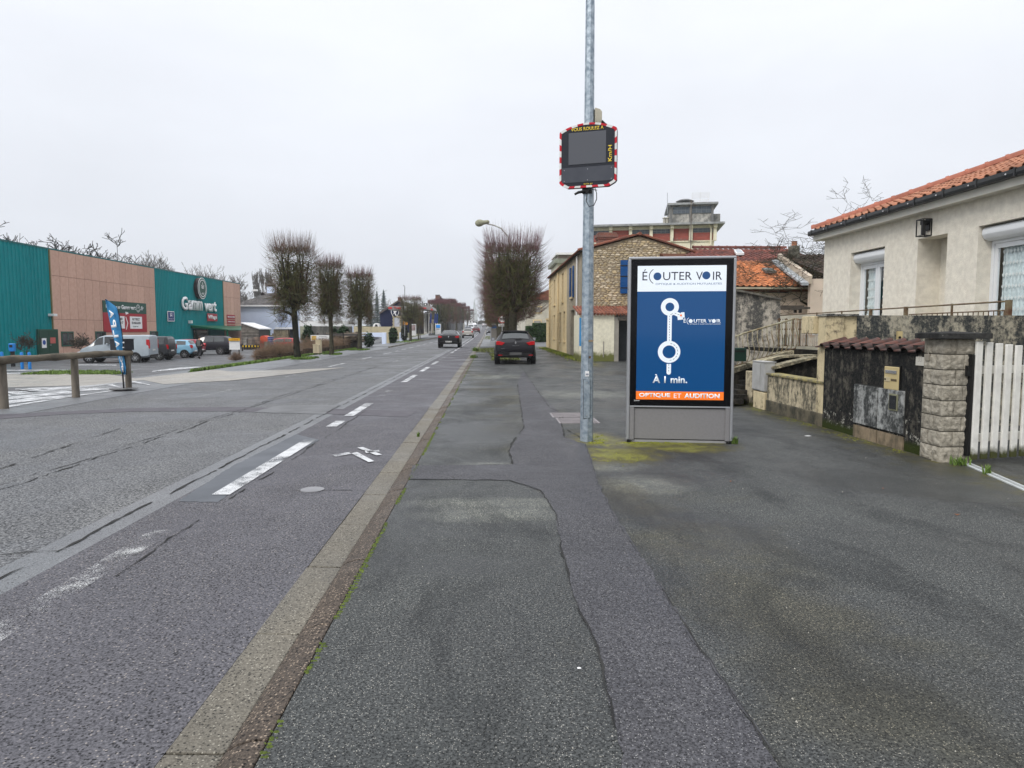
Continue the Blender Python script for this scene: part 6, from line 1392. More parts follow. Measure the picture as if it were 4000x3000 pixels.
for i, (x, y_, a) in enumerate(((-.11, .05, 0), (.13, -.40, .7))): mb = MB(); mb.box(-.05, .05, -.1, .17, .0, .09, Matrix.Translation((x, y_, .0 if i == 0 else .05)) @ Matrix.Rotation(-a, 4, 'X')); mb.build('shoe', BLACKM, pp, bevel=.03)
# stone gabled row house on the right
XF = 4.72; YG = 35.0
fy1 = PX(2147, 1200, XF).y
fz = PX(2271, 985, XF).z
CREAM = stained('row_house_cream', (.80, .64, .38), (.56, .46, .30), amount=.56, scale=1.5, rough=.9, bump=.3)
GREYB = stained('row_house_grey', (.50, .43, .32), (.34, .30, .23), amount=.5, scale=2, rough=.9)
PALER = stained('pale_render', (.62, .59, .50), (.40, .38, .32), amount=.58, scale=.8, rough=.9)
pk = PY(2497, 918, YG); re_ = PY(2760, 1000, YG)
rh = thing('row_house', 'two storey cream row house with rubble stone gable and blue shutters', 'house', (XF, YG, 0))
def fyp(px): return PX(px, 1250, XF).y
ysplit = fyp(2214)
fo = []      # (px0, px1, ztop px at left, zbottom px, kind)
for (p0, p1, pt_, pb_, kd) in ((2163, 2168, 1092, 1188, 'w'), (2194, 2200, 1066, 1175, 'w'), (2162, 2167, 1231, 1320, 'w'), (2185, 2191, 1220, 1330, 'w'), (2200, 2207, 1216, 1330, 'w'), (2231, 2238, 1045, 1158, 's'), (2229, 2243, 1210, 1396, 'd')):
 ya_, yb2 = fyp(p1), fyp(p0); fo.append((ya_, max(yb2, ya_ + .95), PX(p1, pb_, XF).z if kd != 'd' else 0, PX(p1, pt_, XF).z, kd))
def wall_x(x0, x1, y0, y1, z0, z1, holes, name, mat, par):
 """wall lying along the road with openings left free"""
 ysx = sorted(set([y0, y1] + [max(y0, min(y1, h[k])) for h in holes for k in (0, 1)])); mb = MB()
 for a, b in zip(ysx, ysx[1:]):
  if b - a < 1e-3: continue
  hh = sorted([(h[2], h[3]) for h in holes if h[0] < (a + b) / 2 < h[1]]); z = z0
  for p, q in hh:
   if p > z + .01: mb.box(x0, x1, a, b, z, p)
   z = max(z, q)
  if z1 > z + .01: mb.box(x0, x1, a, b, z, z1)
 return mb.build(name, mat, par, world=True)
wall_x(XF, XF + .4, YG + .05, ysplit, 0, fz, fo, 'grey_front', GREYB, rh); wall_x(XF + .003, XF + .4, ysplit, fy1, 0, fz, fo, 'front_wall', CREAM, rh)
mb = MB(); mb.box(XF - .02, XF - .001, YG + .06, ysplit, 0, .95); mb.build('plinth', M('plinth_blue_grey', (.26, .28, .30), (.2, .21, .22), scale=2), rh, world=True) if False else None
BSH = M('shutter_blue', (.005, .07, .24), (.005, .06, .20), rough=.4)
def sub(o, par):
 w = wloc(par) if False else wloc(par)
 for v in o.data.vertices: v.co -= w
 return o
for (a, b, z0, z1, kd) in fo:
 mb = MB(); mb.box(XF + .2, XF + .25, a, b, z0, z1); w = mb.build('window' if kd != 'd' else 'door', M('dark_wood', (.05, .04, .035), rough=.6) if kd != 'd' else PVC, rh, world=True)
 mb = MB(); mb.box(XF + .19, XF + .198, a + .08, (a + b) / 2 - .03, z0 + .08 if kd != 'd' else 1.0, z1 - .1); mb.box(XF + .19, XF + .198, (a + b) / 2 + .03, b - .08, z0 + .08 if kd != 'd' else 1.0, z1 - .1); o = mb.build('pane', glass_dark(), w)
 for v in o.data.vertices: v.co -= Vector((XF, YG, 0))
 if kd != 'd': mb = MB(); mb.box(XF - .09, XF + .2, a - .08, b + .08, z0 - .12, z0); mb.build('sill', CREAM, rh, world=True)
 if kd == 's':
  for y0, y1 in ((a - .5, a - .02), (b + .02, b + .5)):
   mb = MB(); mb.box(XF - .06, XF - .015, y0, y1, z0 - .05, z1 + .05); mb.build('shutter', BSH, rh, world=True)
  for zz in (z0 + .3, z1 - .3):
   mb = MB(); mb.box(XF - .075, XF - .06, a - .5, a - .02, zz, zz + .06); mb.box(XF - .075, XF - .06, b + .02, b + .5, zz, zz + .06); mb.build('shutter_batten', BSH, rh, world=True)
for px in (2183, 2258, 2150):
 y_ = fyp(px); mb = MB(); mb.tube([(XF - .08, y_, 0.0), (XF - .08, y_, fz - .1)], .05, 8); mb.build('downpipe', WHITEM if px == 2258 else CREAM, rh, world=True, smooth=50)
mb = MB(); mb.box(XF - .14, XF + .42, YG - .1, fy1 + .1, fz, fz + .09); mb.build('eaves', M('eaves_dark', (.10, .085, .075), rough=.8), rh, world=True)
XR = re_.x; ZR = re_.z
mb = MB(); mb.prism([(XF, YG + .04, 0), (XR, YG + .04, 0), (XR, YG + .04, ZR), (pk.x, YG + .04, pk.z - .06), (XF, YG + .04, fz)], (0, .3, 0)); mb.build('gable_wall', M('lime_mortar', (.34, .28, .19), (.24, .19, .13), scale=6, rough=.95, obj=False), rh, world=True)
STN = []
for k in range(6):
 rr2 = random.Random(k + 50); mb = MB(); n = 9
 P = [(cos(2 * pi * i / n) * .5 * rr2.uniform(.85, 1.08), sin(2 * pi * i / n) * .5 * rr2.uniform(.8, 1.08)) for i in range(n)]
 mb.v = [(x, 0, z) for x, z in P] + [(x * .86, -.7 * rr2.uniform(.7, 1.1), z * .84) for x, z in P] + [(0, -1.0, 0)]
 mb.f = [(i, (i + 1) % n, n + (i + 1) % n, n + i) for i in range(n)] + [(n + i, n + (i + 1) % n, 2 * n) for i in range(n)]
 me = mb.mesh('stone'); me.shade_smooth(); me.set_sharp_from_angle(angle=R(50))
 ms = M('rubble_stone%s' % 'abc'[k % 3], [(.54, .44, .28), (.50, .42, .30), (.62, .54, .41)][k % 3], [(.42, .33, .19), (.34, .28, .19), (.46, .39, .28)][k % 3], scale=9, rough=.95, rnd=.35, bump=.5, bscale=20, obj=False)
 me.materials.append(ms); STN.append(me)
rs = random.Random(12); stones = []
z = .08
def top_at(x): return fz + (pk.z - fz) * (x - XF) / (pk.x - XF) if x < pk.x else pk.z + (ZR - pk.z) * (x - pk.x) / (XR - pk.x)
while z < pk.z:
 h = rs.uniform(.07, .12); x = XF + rs.uniform(0, .2)
 while x < XR:
  w = rs.uniform(.10, .30)
  if z + h * .6 < top_at(x + w / 2) - .12: stones.append((x + w / 2, z + h / 2 + rs.uniform(-.02, .02), w * .98, h * 1.02))
  x += w + rs.uniform(.005, .03)
 z += h * .98
vis = lambda s: (s[1] > 2.3 and (2325 < 1911 + s[0] / 35 * 2700 < 2425 or s[1] > 4.1))
stones.sort(key=lambda s: (0 if vis(s) else 1, -s[2] * s[3]))
restm = {}
for k, (x, zz, w, h) in enumerate(stones):
 me = STN[rs.randrange(6)]
 m = Matrix.Translation((x, YG + .04, zz)) @ Matrix.Rotation(rs.uniform(-.15, .15), 4, 'Y') @ Matrix.Diagonal((w, rs.uniform(.02, .05), h, 1))
 if k < 300: inst(me, 'stone', rh, wm(m, rh))
 else:
  key = me.materials[0].name; rmb = restm.setdefault(key, MB()); kk = len(rmb.v); rmb.v += [tuple(m @ v.co) for v in me.vertices]; rmb.f += [tuple(a + kk for a in p.vertices) for p in me.polygons]
for k, r in restm.items(): r.build('small_stones', MC[k], rh, world=True, kind='stuff', fixn=False)
for k in range(18):
 mb = MB(); w = .42 if k % 2 else .26; mb.box(XF - .005, XF + w, YG - .02, YG + .05, .04 + k * .3, .31 + k * .3)
 if .31 + k * .3 < fz: mb.build('quoin', PALER, rh, world=True, bevel=.01)
DTILE = M('roman_tile_aged', (.27, .10, .06), (.14, .06, .045), scale=3, rough=.85, rnd=.25)
for (x0, z0, x1, z1) in ((XF - .25, fz + .0, pk.x, pk.z + .02), (XR + .25, ZR - .10, pk.x, pk.z + .02)):
 d_ = Vector((x1 - x0, 0, z1 - z0)); L_ = d_.length; upv = d_.normalized()
 mb = MB(); nrm_ = Vector((-upv.z, 0, upv.x)) if upv.x > 0 else Vector((upv.z, 0, -upv.x))
 a_, b_ = Vector((x0, YG - .12, z0)), Vector((x1, YG - .12, z1)); mb.prism([tuple(a_), tuple(b_), tuple(b_ + nrm_ * .06), tuple(a_ + nrm_ * .06)], (0, fy1 - YG, 0)); mb.build('roof_deck', DTILE, rh, world=True)
 n = int(L_ / .36)
 for k in range(n):
  p = a_ + upv * (k * .36) + nrm_ * .06; mb = MB(); side = Vector((0, 1, 0)); mb.tube([tuple(p + Vector((0, .1, 0))), tuple(p + Vector((0, .1, 0)) + upv * .38)], [.055, .045], 8); mb.build('verge_tile', DTILE, rh, world=True, smooth=60)
mb = MB(); mb.tube([(pk.x, YG - .2, pk.z + .05), (pk.x, fy1, pk.z + .05)], .09, 10); mb.build('ridge', DTILE, rh, world=True, smooth=60)
chx0, chx1 = PY(2334, 900, YG + 3).x, PY(2403, 900, YG + 3).x; chz1 = PY(2360, 912, YG + 3).z
BRK = brickm('brick_red', (.26, .085, .055), (.17, .06, .045), (.22, .19, .16))
mb = MB(); mb.box(chx0, chx1, YG + 2.6, YG + 3.4, 5, chz1 - .25); ch0 = mb.build('chimney', BRK, rh, world=True)
for dx, z0, z1 in ((.04, chz1 - .35, chz1 - .25), (.08, chz1 - .25, chz1 - .1), (.03, chz1 - .1, chz1)): mb = MB(); mb.box(chx0 - dx, chx1 + dx, YG + 2.6 - dx, YG + 3.4 + dx, z0, z1); o = mb.build('chimney_course', BRK, rh, world=True)
a_, b_ = PY(2423, 1146, YG - .1), PY(2436, 1016, YG - .1); mb = MB(); mb.box(a_.x, a_.x + .55, YG - .1, YG - .05, a_.z, b_.z); mb.build('gable_shutter', BSH, rh, world=True)
for zz in (a_.z + .25, (a_.z + b_.z) / 2, b_.z - .3): mb = MB(); mb.box(a_.x, a_.x + .5, YG - .115, YG - .1, zz, zz + .05); mb.build('strap', BLACKM, rh, world=True)
ln = thing('lean_to', 'low cream walled lean-to with mossy tile edge before the stone gable', 'outbuilding', (4.8, 33, 0))
a_, b_, c_ = PY(2296, 1410, 32.6), PY(2400, 1229, 32.6), PY(2432, 1409, 32.6)
LC = stained('lean_cream', (.82, .78, .62), (.55, .52, .40), moss=(.14, .15, .05), amount=.58, scale=1.2, low=.9)
mb = MB(); mb.box(a_.x - .4, b_.x, 32.6, 34.8, 0, b_.z); mb.build('wall', LC, ln, world=True)
mb = MB(); mb.box(b_.x, b_.x + .22, 32.62, 34.8, 0, b_.z - .1); mb.build('door_jamb', M('jamb_grey', (.33, .31, .27)), ln, world=True)
mb = MB(); mb.box(b_.x + .22, b_.x + 2.6, 33.2, 33.3, 0, b_.z); mb.build('dark_door', M('door_dark', (.04, .045, .05), rough=.7), ln, world=True)
mb = MB(); mb.box(b_.x + .2, b_.x + 2.7, 32.5, 32.8, b_.z - .28, b_.z + .05); mb.build('lintel_beam', M('old_wood_dark', (.10, .085, .07), (.05, .045, .04), scale=6), ln, world=True)
n = 22
for k in range(n):
 x = a_.x - .4 + k * (b_.x + .4 - a_.x + 2.0) / n; mb = MB(); mb.tube([(x, 32.42, b_.z + .02), (x, 34.9, b_.z + .45)], .065, 6); mb.build('tile', DTILE, ln, world=True)
mb = MB(); mb.box(PY(2357, 1350, 32.6).x - .02, PY(2357, 1350, 32.6).x + .02, 32.57, 32.6, .2, .95); mb.build('crack_line', M('jamb_grey', (.33, .31, .27)), ln, world=True)
ae = thing('aerial', 'tall thin television aerial mast rising behind the stone gable', 'aerial', (PY(2700, 1000, 36).x, 36, 5))
p0 = PY(2698, 1010, 36); p1 = PY(2700, 784, 36)
IRON2 = M('aerial_metal', (.12, .11, .10), (.2, .18, .15), scale=6, rough=.6)
mb = MB(); mb.tube([tuple(p0), tuple(p1)], .028, 6); mb.build('mast', IRON2, ae, world=True)
mb = MB(); mb.tube([tuple(p1 + Vector((-.1, 0, 0))), tuple(p1 + Vector((.32, .2, -.22)))], .015, 5); mb.tube([tuple(PY(2694, 940, 36)), tuple(PY(2732, 946, 36))], .012, 5)
for k in range(9): q = p1.lerp(p1 + Vector((.32, .2, -.22)), k / 8); mb.tube([tuple(q + Vector((0, -.12, .02))), tuple(q + Vector((.03, .12, -.02)))], .008, 4)
for k in range(10): q = PY(2694, 940, 36).lerp(PY(2732, 946, 36), k / 9); mb.tube([tuple(q + Vector((0, 0, -.05))), tuple(q + Vector((0, 0, .05)))], .006, 4)
mb.build('antenna', IRON2, ae, world=True)
mb = MB(); mb.tube([tuple(PY(2630, 935, 36)), tuple(PY(2690, 937, 36))], .01, 4)
for k in range(5): q = PY(2630, 935, 36).lerp(PY(2690, 937, 36), k / 4); mb.tube([tuple(q + Vector((0, 0, -.08))), tuple(q + Vector((0, 0, .08)))], .012, 4)
mb.build('side_antenna', IRON2, ae, world=True)
# industrial building
YI = 74.0
INDW = stained('industrial_cream', (.86, .81, .62), (.55, .52, .42), amount=.58, scale=.5, rough=.9)
INDB = brickm('industrial_brick', (.44, .10, .075), (.34, .085, .065), (.30, .16, .13), 1., .5, .14)
ID = thing('industrial_building', 'large old factory block with red brick panels and a flat roof overhang', 'factory', (PY(2296, 880, YI).x, YI, 0), R(-11.6))
ID.scale = (.975, 1, .985)
xi0, xi1 = PY(2298, 880, YI).x, PY(2782, 880, YI).x
zi1 = PY(2500, 878, YI).z; zband = PY(2500, 946, YI).z
mb = MB(); mb.box(xi0, xi1, YI, YI + 14, 0, zi1); mb.build('wall', INDW, ID, world=True)
mb = MB(); mb.prism([(xi0, YI - .9, zi1 - .18), (xi1 + .95, YI - .9, zi1 - .18), (xi1 + .95, YI - .9, zi1 + .02), (xi0, YI - .9, zi1 + .02)], (0, 15.5, 0)); mb.build('roof', M('roof_grey_band', (.36, .37, .37), (.22, .23, .23), rough=.8), ID, world=True)
WGRID = M('steel_window', (.07, .09, .11), (.11, .13, .15), scale=2, rough=.2)
bays = [(2318, 2380, 'w'), (2391, 2457, 'b'), (2469, 2536, 'w'), (2548, 2615, 'w'), (2627, 2686, 'b'), (2702, 2776, 'w')]
for i, (a, b, kd) in enumerate(bays):
 x0, x1 = PY(a, 900, YI).x, PY(b, 900, YI).x; zt = PY(a, 897, YI).z; zm = PY(a, 914, YI).z
 mb = MB(); mb.box(x0, x1, YI - .06, YI - .005, zband + .1, zm if kd == 'w' else zt); mb.build('brick_panel', INDB, ID, world=True)
 mb = MB(); mb.box(x1 + .05, x1 + .36, YI - .35, YI - .005, zband, zi1 - .2); mb.box(x1 + .02, x1 + .39, YI - .6, YI - .005, zi1 - .5, zi1 - .05); mb.build('pier', INDW, ID, world=True)
 if kd == 'w':
  mb = MB(); mb.box(x0, x1, YI - .05, YI - .005, zm + .02, zt); w = mb.build('window', M('window_frame_grey', (.22, .24, .25), rough=.6), ID, world=True)
  for r in range(2):
   for c in range(4):
    mb = MB(); u0 = x0 + (x1 - x0) * (c + .06) / 4; u1 = x0 + (x1 - x0) * (c + .94) / 4; v0 = zm + .05 + (zt - zm) * r / 2; mb.box(u0, u1, YI - .07, YI - .052, v0, v0 + (zt - zm) / 2 - .07); o = mb.build('pane', WGRID, w)
    for v in o.data.vertices: v.co -= wloc(ID)
mb = MB(); mb.box(xi0, xi1, YI - .12, YI - .005, zband - .05, zband + .05); mb.build('string_course', INDW, ID, world=True)
mb = MB(); mb.tube([(xi1 - .35, YI - .15, 0), (xi1 - .35, YI - .15, zi1 - .6), (xi1 - .6, YI - .3, zi1 - .1)], .10, 8); mb.build('downpipe', INDW, ID, world=True)
tw0, tw1 = PY(2609, 850, YI + 1).x, PY(2768, 850, YI + 1).x; zt0 = zi1 + .2; zt1 = PY(2690, 797, YI + 1).z
TOWC = stained('tower_concrete', (.52, .50, .45), (.16, .16, .15), amount=.5, scale=.8)
mb = MB(); mb.box(tw0, tw1, YI + 1, YI + 7, zt0 - .3, zt1 - .2); mb.build('tower_wall', TOWC, ID, world=True)
mb = MB(); mb.prism([(tw0 - .35, YI + .5, zt1 - .28), (tw1 + .5, YI + .5, zt1 - .28), (tw1 + .5, YI + .5, zt1 - .08), (tw0 - .35, YI + .5, zt1 - .08)], (0, 7, 0)); mb.build('tower_roof', M('roof_grey_band', (.36, .37, .37)), ID, world=True)
for a, b in ((2620, 2682), (2690, 2763)):
 x0, x1 = PY(a, 830, YI + .9).x, PY(b, 830, YI + .9).x; z0, z1 = PY(a, 839, YI + .9).z, PY(a, 812, YI + .9).z
 mb = MB(); mb.box(x0, x1, YI + .93, YI + .995, z0, z1); w = mb.build('window', M('window_frame_grey', (.22, .24, .25)), ID, world=True)
 for r in range(2):
  for c in range(4):
   mb = MB(); u0 = x0 + (x1 - x0) * (c + .05) / 4; u1 = x0 + (x1 - x0) * (c + .95) / 4; v0 = z0 + .04 + (z1 - z0) * r / 2; mb.box(u0, u1, YI + .90, YI + .928, v0, v0 + (z1 - z0) / 2 - .06); o = mb.build('pane', WGRID, w)
   for v in o.data.vertices: v.co -= wloc(ID)
for x in (tw0 + .05, PY(2686, 830, YI + .9).x, tw1 - .05): mb = MB(); mb.box(x - .12, x + .12, YI + .85, YI + .99, zt0, zt1 - .2); mb.build('tower_pier', M('tower_dark', (.17, .17, .165)), ID, world=True)
mb = MB(); mb.box(tw1 + .05, tw1 + .9, YI + 2, YI + 5, zt0 - .3, zt1 - 1.1); mb.build('tower_annex', TOWC, ID, world=True)
c0 = PY(2650, 797, YI + 3); mb = MB(); mb.lathe([(.35, -.3), (.35, .05), (1.0, .12), (.6, .3), (0, .34)], 16, Matrix.Translation(tuple(c0))); mb.build('roof_vent', M('vent_dark', (.14, .14, .14)), ID, world=True)
for px in (2572, 2583): c0 = PY(px, 875, YI + 3); mb = MB(); mb.lathe([(.16, -.6), (.16, .5), (.28, .55), (.0, .75)], 10, Matrix.Translation(tuple(c0))); mb.build('flue', M('flue_pale', (.5, .48, .42)), ID, world=True)
mb = MB(); c0 = PY(2598, 835, YI + 1); c1 = PY(2598, 756, YI + 1); mb.tube([tuple(c0), tuple(c1)], .03, 5); mb.build('whip_antenna', STEEL, ID, world=True)
mb = MB()
for k in range(9):
 y_ = 797 - k * 4.2 if k < 3 else 797 - 3 - k * 4.2
 a_, b_ = PY(2668 + k * .5, y_ , YI + 4), PY(2730 + k * .5, y_ - 1, YI + 4); mb.tube([tuple(a_), tuple(b_)], .022, 4)
for px in (2668, 2699, 2731): mb.tube([tuple(PY(px, 800, YI + 4)), tuple(PY(px + 3, 760, YI + 4))], .03, 4)
mb.build('grid_antenna', WHITEM, ID, world=True)
fb = thing('flat_roof_building', 'pale flat roofed block showing above the row house eaves', 'building', (PY(2200, 1000, 78).x, 78, 0))
a_, b_ = PY(2178, 990, 78), PY(2300, 990, 78)
mb = MB(); mb.box(a_.x, b_.x, 78, 86, 0, PY(2200, 1024, 78).z); mb.build('wall', INDW, fb, world=True)
mb = MB(); mb.box(a_.x - .4, b_.x, 77.4, 86, PY(2200, 1029, 78).z, PY(2200, 1012, 78).z); mb.build('cornice', M('mossy_roof', (.28, .30, .24), (.18, .19, .15)), fb, world=True)
mb = MB(); mb.box(a_.x + .15, b_.x, 79, 85, PY(2200, 1012, 78).z, PY(2200, 992, 78).z); mb.build('penthouse', M('pent_brown', (.22, .18, .15)), fb, world=True)
mb = MB(); mb.box(a_.x + 2.0, a_.x + 4, 78.9, 78.99, PY(2200, 1009, 79).z, PY(2200, 996, 79).z); mb.build('window', glass_dark(), fb, world=True)
mb = MB(); mb.box(a_.x - .1, b_.x, 78.6, 85.2, PY(2200, 992, 78).z, PY(2200, 984, 78).z); mb.build('roof', WHITEM, fb, world=True)
# tiled houses behind the ramp
def slope_house():
 yE = 28.0; zE = PY(2980, 1120, yE).z; yR = yE + 3.4; zR = PY(2980, 1015, yR).z
 h1 = thing('tiled_house', 'low house with orange roman tile roof and small open skylight', 'house', (PY(2860, 1120, yE).x, yE, 0))
 x0, x1 = PY(2790, 1120, yE).x, PY(3235, 1120, yE).x
 PW_ = M('pink_render', (.66, .55, .45), (.56, .47, .38), scale=1.5, rough=.9)
 mb = MB(); mb.box(x0, x1 + 2, yE + .3, yE + .6, 0, zE); mb.build('wall', PW_, h1, world=True)
 mb = MB(); mb.box(x0, x1, yE - .12, yE + .0, zE - .1, zE - .02); mb.build('gutter', M('gutter_cream', (.5, .45, .33)), h1, world=True)
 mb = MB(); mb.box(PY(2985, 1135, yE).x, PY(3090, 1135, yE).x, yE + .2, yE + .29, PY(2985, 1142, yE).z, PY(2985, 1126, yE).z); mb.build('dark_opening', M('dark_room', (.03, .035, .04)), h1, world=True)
 upv = Vector((0, yR - yE, zR - zE)); L_ = upv.length
 RT2 = M('roman_tile_orange2', (.52, .19, .075), (.33, .13, .06), scale=1.4, rough=.85, rnd=.3, obj=False)
 W_ = x1 - x0
 tiled_slope(h1, (x0, yE, zE), (1, 0, 0), upv, int(W_ / .25), int(L_ / .34), .25, .34, RT2, ok=lambda u, v: (x0 + u) < PY(3240 - 190 * v / L_, 1100, yE).x - (0), near=lambda c: PY(2860, 1000, yE).x < c.x, h=.05)
 mb = MB(); mb.prism([(x0, yE + .02, zE - .03), (x0, yR, zR - .03), (x0, yR, zR - .2), (x0, yE + .02, zE - .2)], (W_, 0, 0)); mb.build('roof_deck', M('roof_deck', (.12, .05, .03)), h1, world=True)
 def on(px, py, lift):
  d = ray(px, py); n = Vector((1, 0, 0)).cross(upv).normalized(); t = (Vector((x0, yE, zE)) + n * lift - Vector((0, 0, CAMH))).dot(n) / d.dot(n); return Vector((0, 0, CAMH)) + d * t
 P = [on(2975, 1055, .12), on(3012, 1055, .12), on(3034, 1067, .12), on(2990, 1067, .12)]
 mb = MB(); mb.prism([tuple(p) for p in P], (0, 0, .1)); sk = mb.build('skylight', M('skylight_frame', (.14, .12, .10)), h1, world=True)
 mb = MB(); cc = sum(P, Vector()) / 4; mb.prism([tuple(cc + (p - cc) * .8 + Vector((0, 0, .1))) for p in P], (0, 0, .012)); o = mb.build('pane', M('sky_glass', (.16, .18, .17), (.1, .11, .1), rough=.1), sk)
 for v in o.data.vertices: v.co -= wloc(h1)
 yE2 = 32.0; zE2 = zR - .1; yR2 = 36.5; zR2 = PY(2980, 972, yR2).z
 h2 = thing('tiled_house', 'house with dark red tile roof and skylight behind the orange roof', 'house', (PY(2700, 1000, yE2).x, yE2, 0))
 a0, a1 = PY(2640, 1000, yE2).x, PY(3240, 1000, yE2).x; up2 = Vector((0, yR2 - yE2, zR2 - zE2))
 DR = M('roman_tile_red', (.22, .07, .05), (.10, .045, .04), scale=1.2, rough=.85, rnd=.25, obj=False)
 mb = MB(); mb.box(a0, a1, yE2 + .3, yR2 + 4, 0, zE2 - .02); mb.build('wall', PW_, h2, world=True)
 mb = MB(); mb.prism([(a0, yE2, zE2 - .03), (a0, yR2, zR2 - .03), (a0, yR2, zR2 - .2), (a0, yE2, zE2 - .2)], (a1 - a0, 0, 0)); mb.build('roof_deck', M('roof_deck', (.12, .05, .03)), h2, world=True)
 xl = PY(2660, 980, yE2).x
 tiled_slope(h2, (a0, yE2, zE2), (1, 0, 0), up2, int((a1 - a0) / .27), int(up2.length / .36), .27, .36, DR, ok=lambda u, v: a0 + u > xl + v * .4, near=lambda c: c.x > PY(2660, 1000, yE2).x, h=.055)
 ridge_line(h2, (xl + up2.length * .4, yR2, zR2 + .02), (a1, yR2, zR2 + .02), DR, .13, .45, 'ridge_tile')
 def on2(px, py, lift):
  d = ray(px, py); n = Vector((1, 0, 0)).cross(up2).normalized(); t = (Vector((a0, yE2, zE2)) + n * lift - Vector((0, 0, CAMH))).dot(n) / d.dot(n); return Vector((0, 0, CAMH)) + d * t
 P = [on2(2867, 982, .12), on2(2894, 982, .12), on2(2907, 996, .12), on2(2876, 997, .12)]
 mb = MB(); mb.prism([tuple(p) for p in P], (0, 0, .1)); sk = mb.build('skylight', WHITEM, h2, world=True); cc = sum(P, Vector()) / 4
 mb = MB(); mb.prism([tuple(cc + (p - cc) * .75 + Vector((0, 0, .1))) for p in P], (0, 0, .012)); o = mb.build('pane', M('sky_glass2', (.30, .34, .38), rough=.05), sk)
 for v in o.data.vertices: v.co -= wloc(h2)
 yE3 = 26.6; h3 = thing('tiled_house', 'house with blackened tile roof, pale parapet and chimney under bare branches', 'house', (PY(3100, 1100, yE3).x, yE3, 0))
 zt = PY(3060, 992, 31.5).z; b0 = PY(3050, 992, 31.5); b1 = PY(3172, 1078, yE3)
 BT = M('roman_tile_black', (.10, .065, .05), (.045, .04, .038), scale=1.5, rough=.9, rnd=.25, obj=False)
 up3 = Vector((0, 31.5 - yE3, zt - b1.z)); r0 = Vector((b0.x - .2, yE3, b1.z))
 xa = lambda v: b1.x + (b0.x - b1.x) * (v / up3.length)
 tiled_slope(h3, tuple(r0), (1, 0, 0), up3, 18, int(up3.length / .34), .27, .34, BT, ok=lambda u, v: r0.x + u > xa(v), near=lambda c: c.x < PY(3240, 1000, yE3).x, h=.055)
 mb = MB(); mb.hexa([tuple(b1 + Vector((-.12, 0, -.3))), tuple(b1 + Vector((0, 0, -.3))), tuple(b0 + Vector((0, 0, -.3))), tuple(b0 + Vector((-.15, 0, -.3)))], [tuple(b1 + Vector((-.12, 0, .0))), tuple(b1 + Vector((.02, 0, .02))), tuple(b0 + Vector((.02, 0, .02))), tuple(b0 + Vector((-.15, 0, .0)))]); mb.build('parapet', M('parapet_pink', (.52, .44, .34), (.4, .34, .27), scale=2), h3, world=True)
 mb = MB(); mb.hexa([tuple(b1 + Vector((-.4, 0, -.36))), tuple(b1 + Vector((-.12, 0, -.36))), tuple(b0 + Vector((-.15, 0, -.36))), tuple(b0 + Vector((-.45, 0, -.36)))], [tuple(b1 + Vector((-.4, 0, -.27))), tuple(b1 + Vector((-.12, 0, -.25))), tuple(b0 + Vector((-.15, 0, -.25))), tuple(b0 + Vector((-.45, 0, -.27)))]); mb.build('flashing', M('zinc_flashing', (.42, .45, .47), (.25, .27, .28), scale=3, rough=.5), h3, world=True)
 mb = MB(); mb.add([tuple(r0 + Vector((.2, 0, -.05))), (r0.x + 5, yE3, r0.z - .05), (r0.x + 5, 31.5, zt - .05), (b0.x, 31.5, zt - .05)], [(0, 1, 2, 3)]); mb.build('roof_deck', M('deck_black', (.05, .035, .03)), h3, world=True)
 mb = MB(); mb.box(b1.x, b1.x + 5, yE3 + .1, yE3 + .3, 0, b1.z - .1); mb.build('wall', PW_, h3, world=True)
 c0 = PY(3085, 992, 30.5); c1 = PY(3113, 962, 30.5); mb = MB(); mb.box(c0.x, c1.x, 30.2, 30.7, c0.z - .5, c1.z); mb.build('chimney', stained('chimney_grey', (.22, .21, .17), (.08, .08, .07), amount=.5), h3, world=True)
 c2 = PY(3101, 943, 30.5); mb = MB(); mb.lathe([(.13, c1.z), (.11, c2.z - .05), (.14, c2.z)], 10, Matrix.Translation((c2.x, 30.45, 0))); mb.build('chimney_pot', M('pot_clay', (.36, .16, .09)), h3, world=True)
slope_house()
gw2 = thing('stained_outbuilding', 'grey streaked render outbuilding wall between poster stand and old stair', 'outbuilding', (6, 17.5, 0))
STW = stained('grey_streaked', (.56, .51, .43), (.07, .07, .068), moss=(.10, .10, .05), amount=.49, scale=2.6, low=.5)
P = [PY(x, y_, 17.5) for x, y_ in ((2780, 1132), (2893, 1138), (3048, 1170), (3048, 1560), (2780, 1560))]
mb = MB(); mb.prism([tuple(p) for p in P], (0, 3, 0)); mb.build('wall', STW, gw2, world=True)
P = [PY(x, y_, 17.4) for x, y_ in ((2780, 1126), (2893, 1132), (3053, 1165), (3053, 1172), (2893, 1140), (2780, 1133))]
mb = MB(); mb.prism([tuple(p) for p in P], (0, 3.2, 0)); mb.build('coping', M('coping_black', (.06, .055, .05), (.18, .17, .14), scale=6), gw2, world=True)
pg = thing('old_beams', 'dark weathered timber beams on short posts above the landing', 'beams', (PY(3100, 1200, 20).x, 20, 1.5))
OW = M('old_wood_dark', (.10, .085, .07), (.05, .045, .04), scale=6, rough=.9)
for (x0, x1, yt, yb3, Y_) in ((3050, 3142, 1193, 1208, 20), (3060, 3165, 1199, 1207, 20.4), (3050, 3125, 1204, 1210, 19.8)):
 a_, b_ = PY(x0, yb3, Y_), PY(x1, yt, Y_); mb = MB(); mb.box(a_.x, b_.x, Y_, Y_ + .15, a_.z, b_.z); mb.build('beam', OW, pg, world=True)
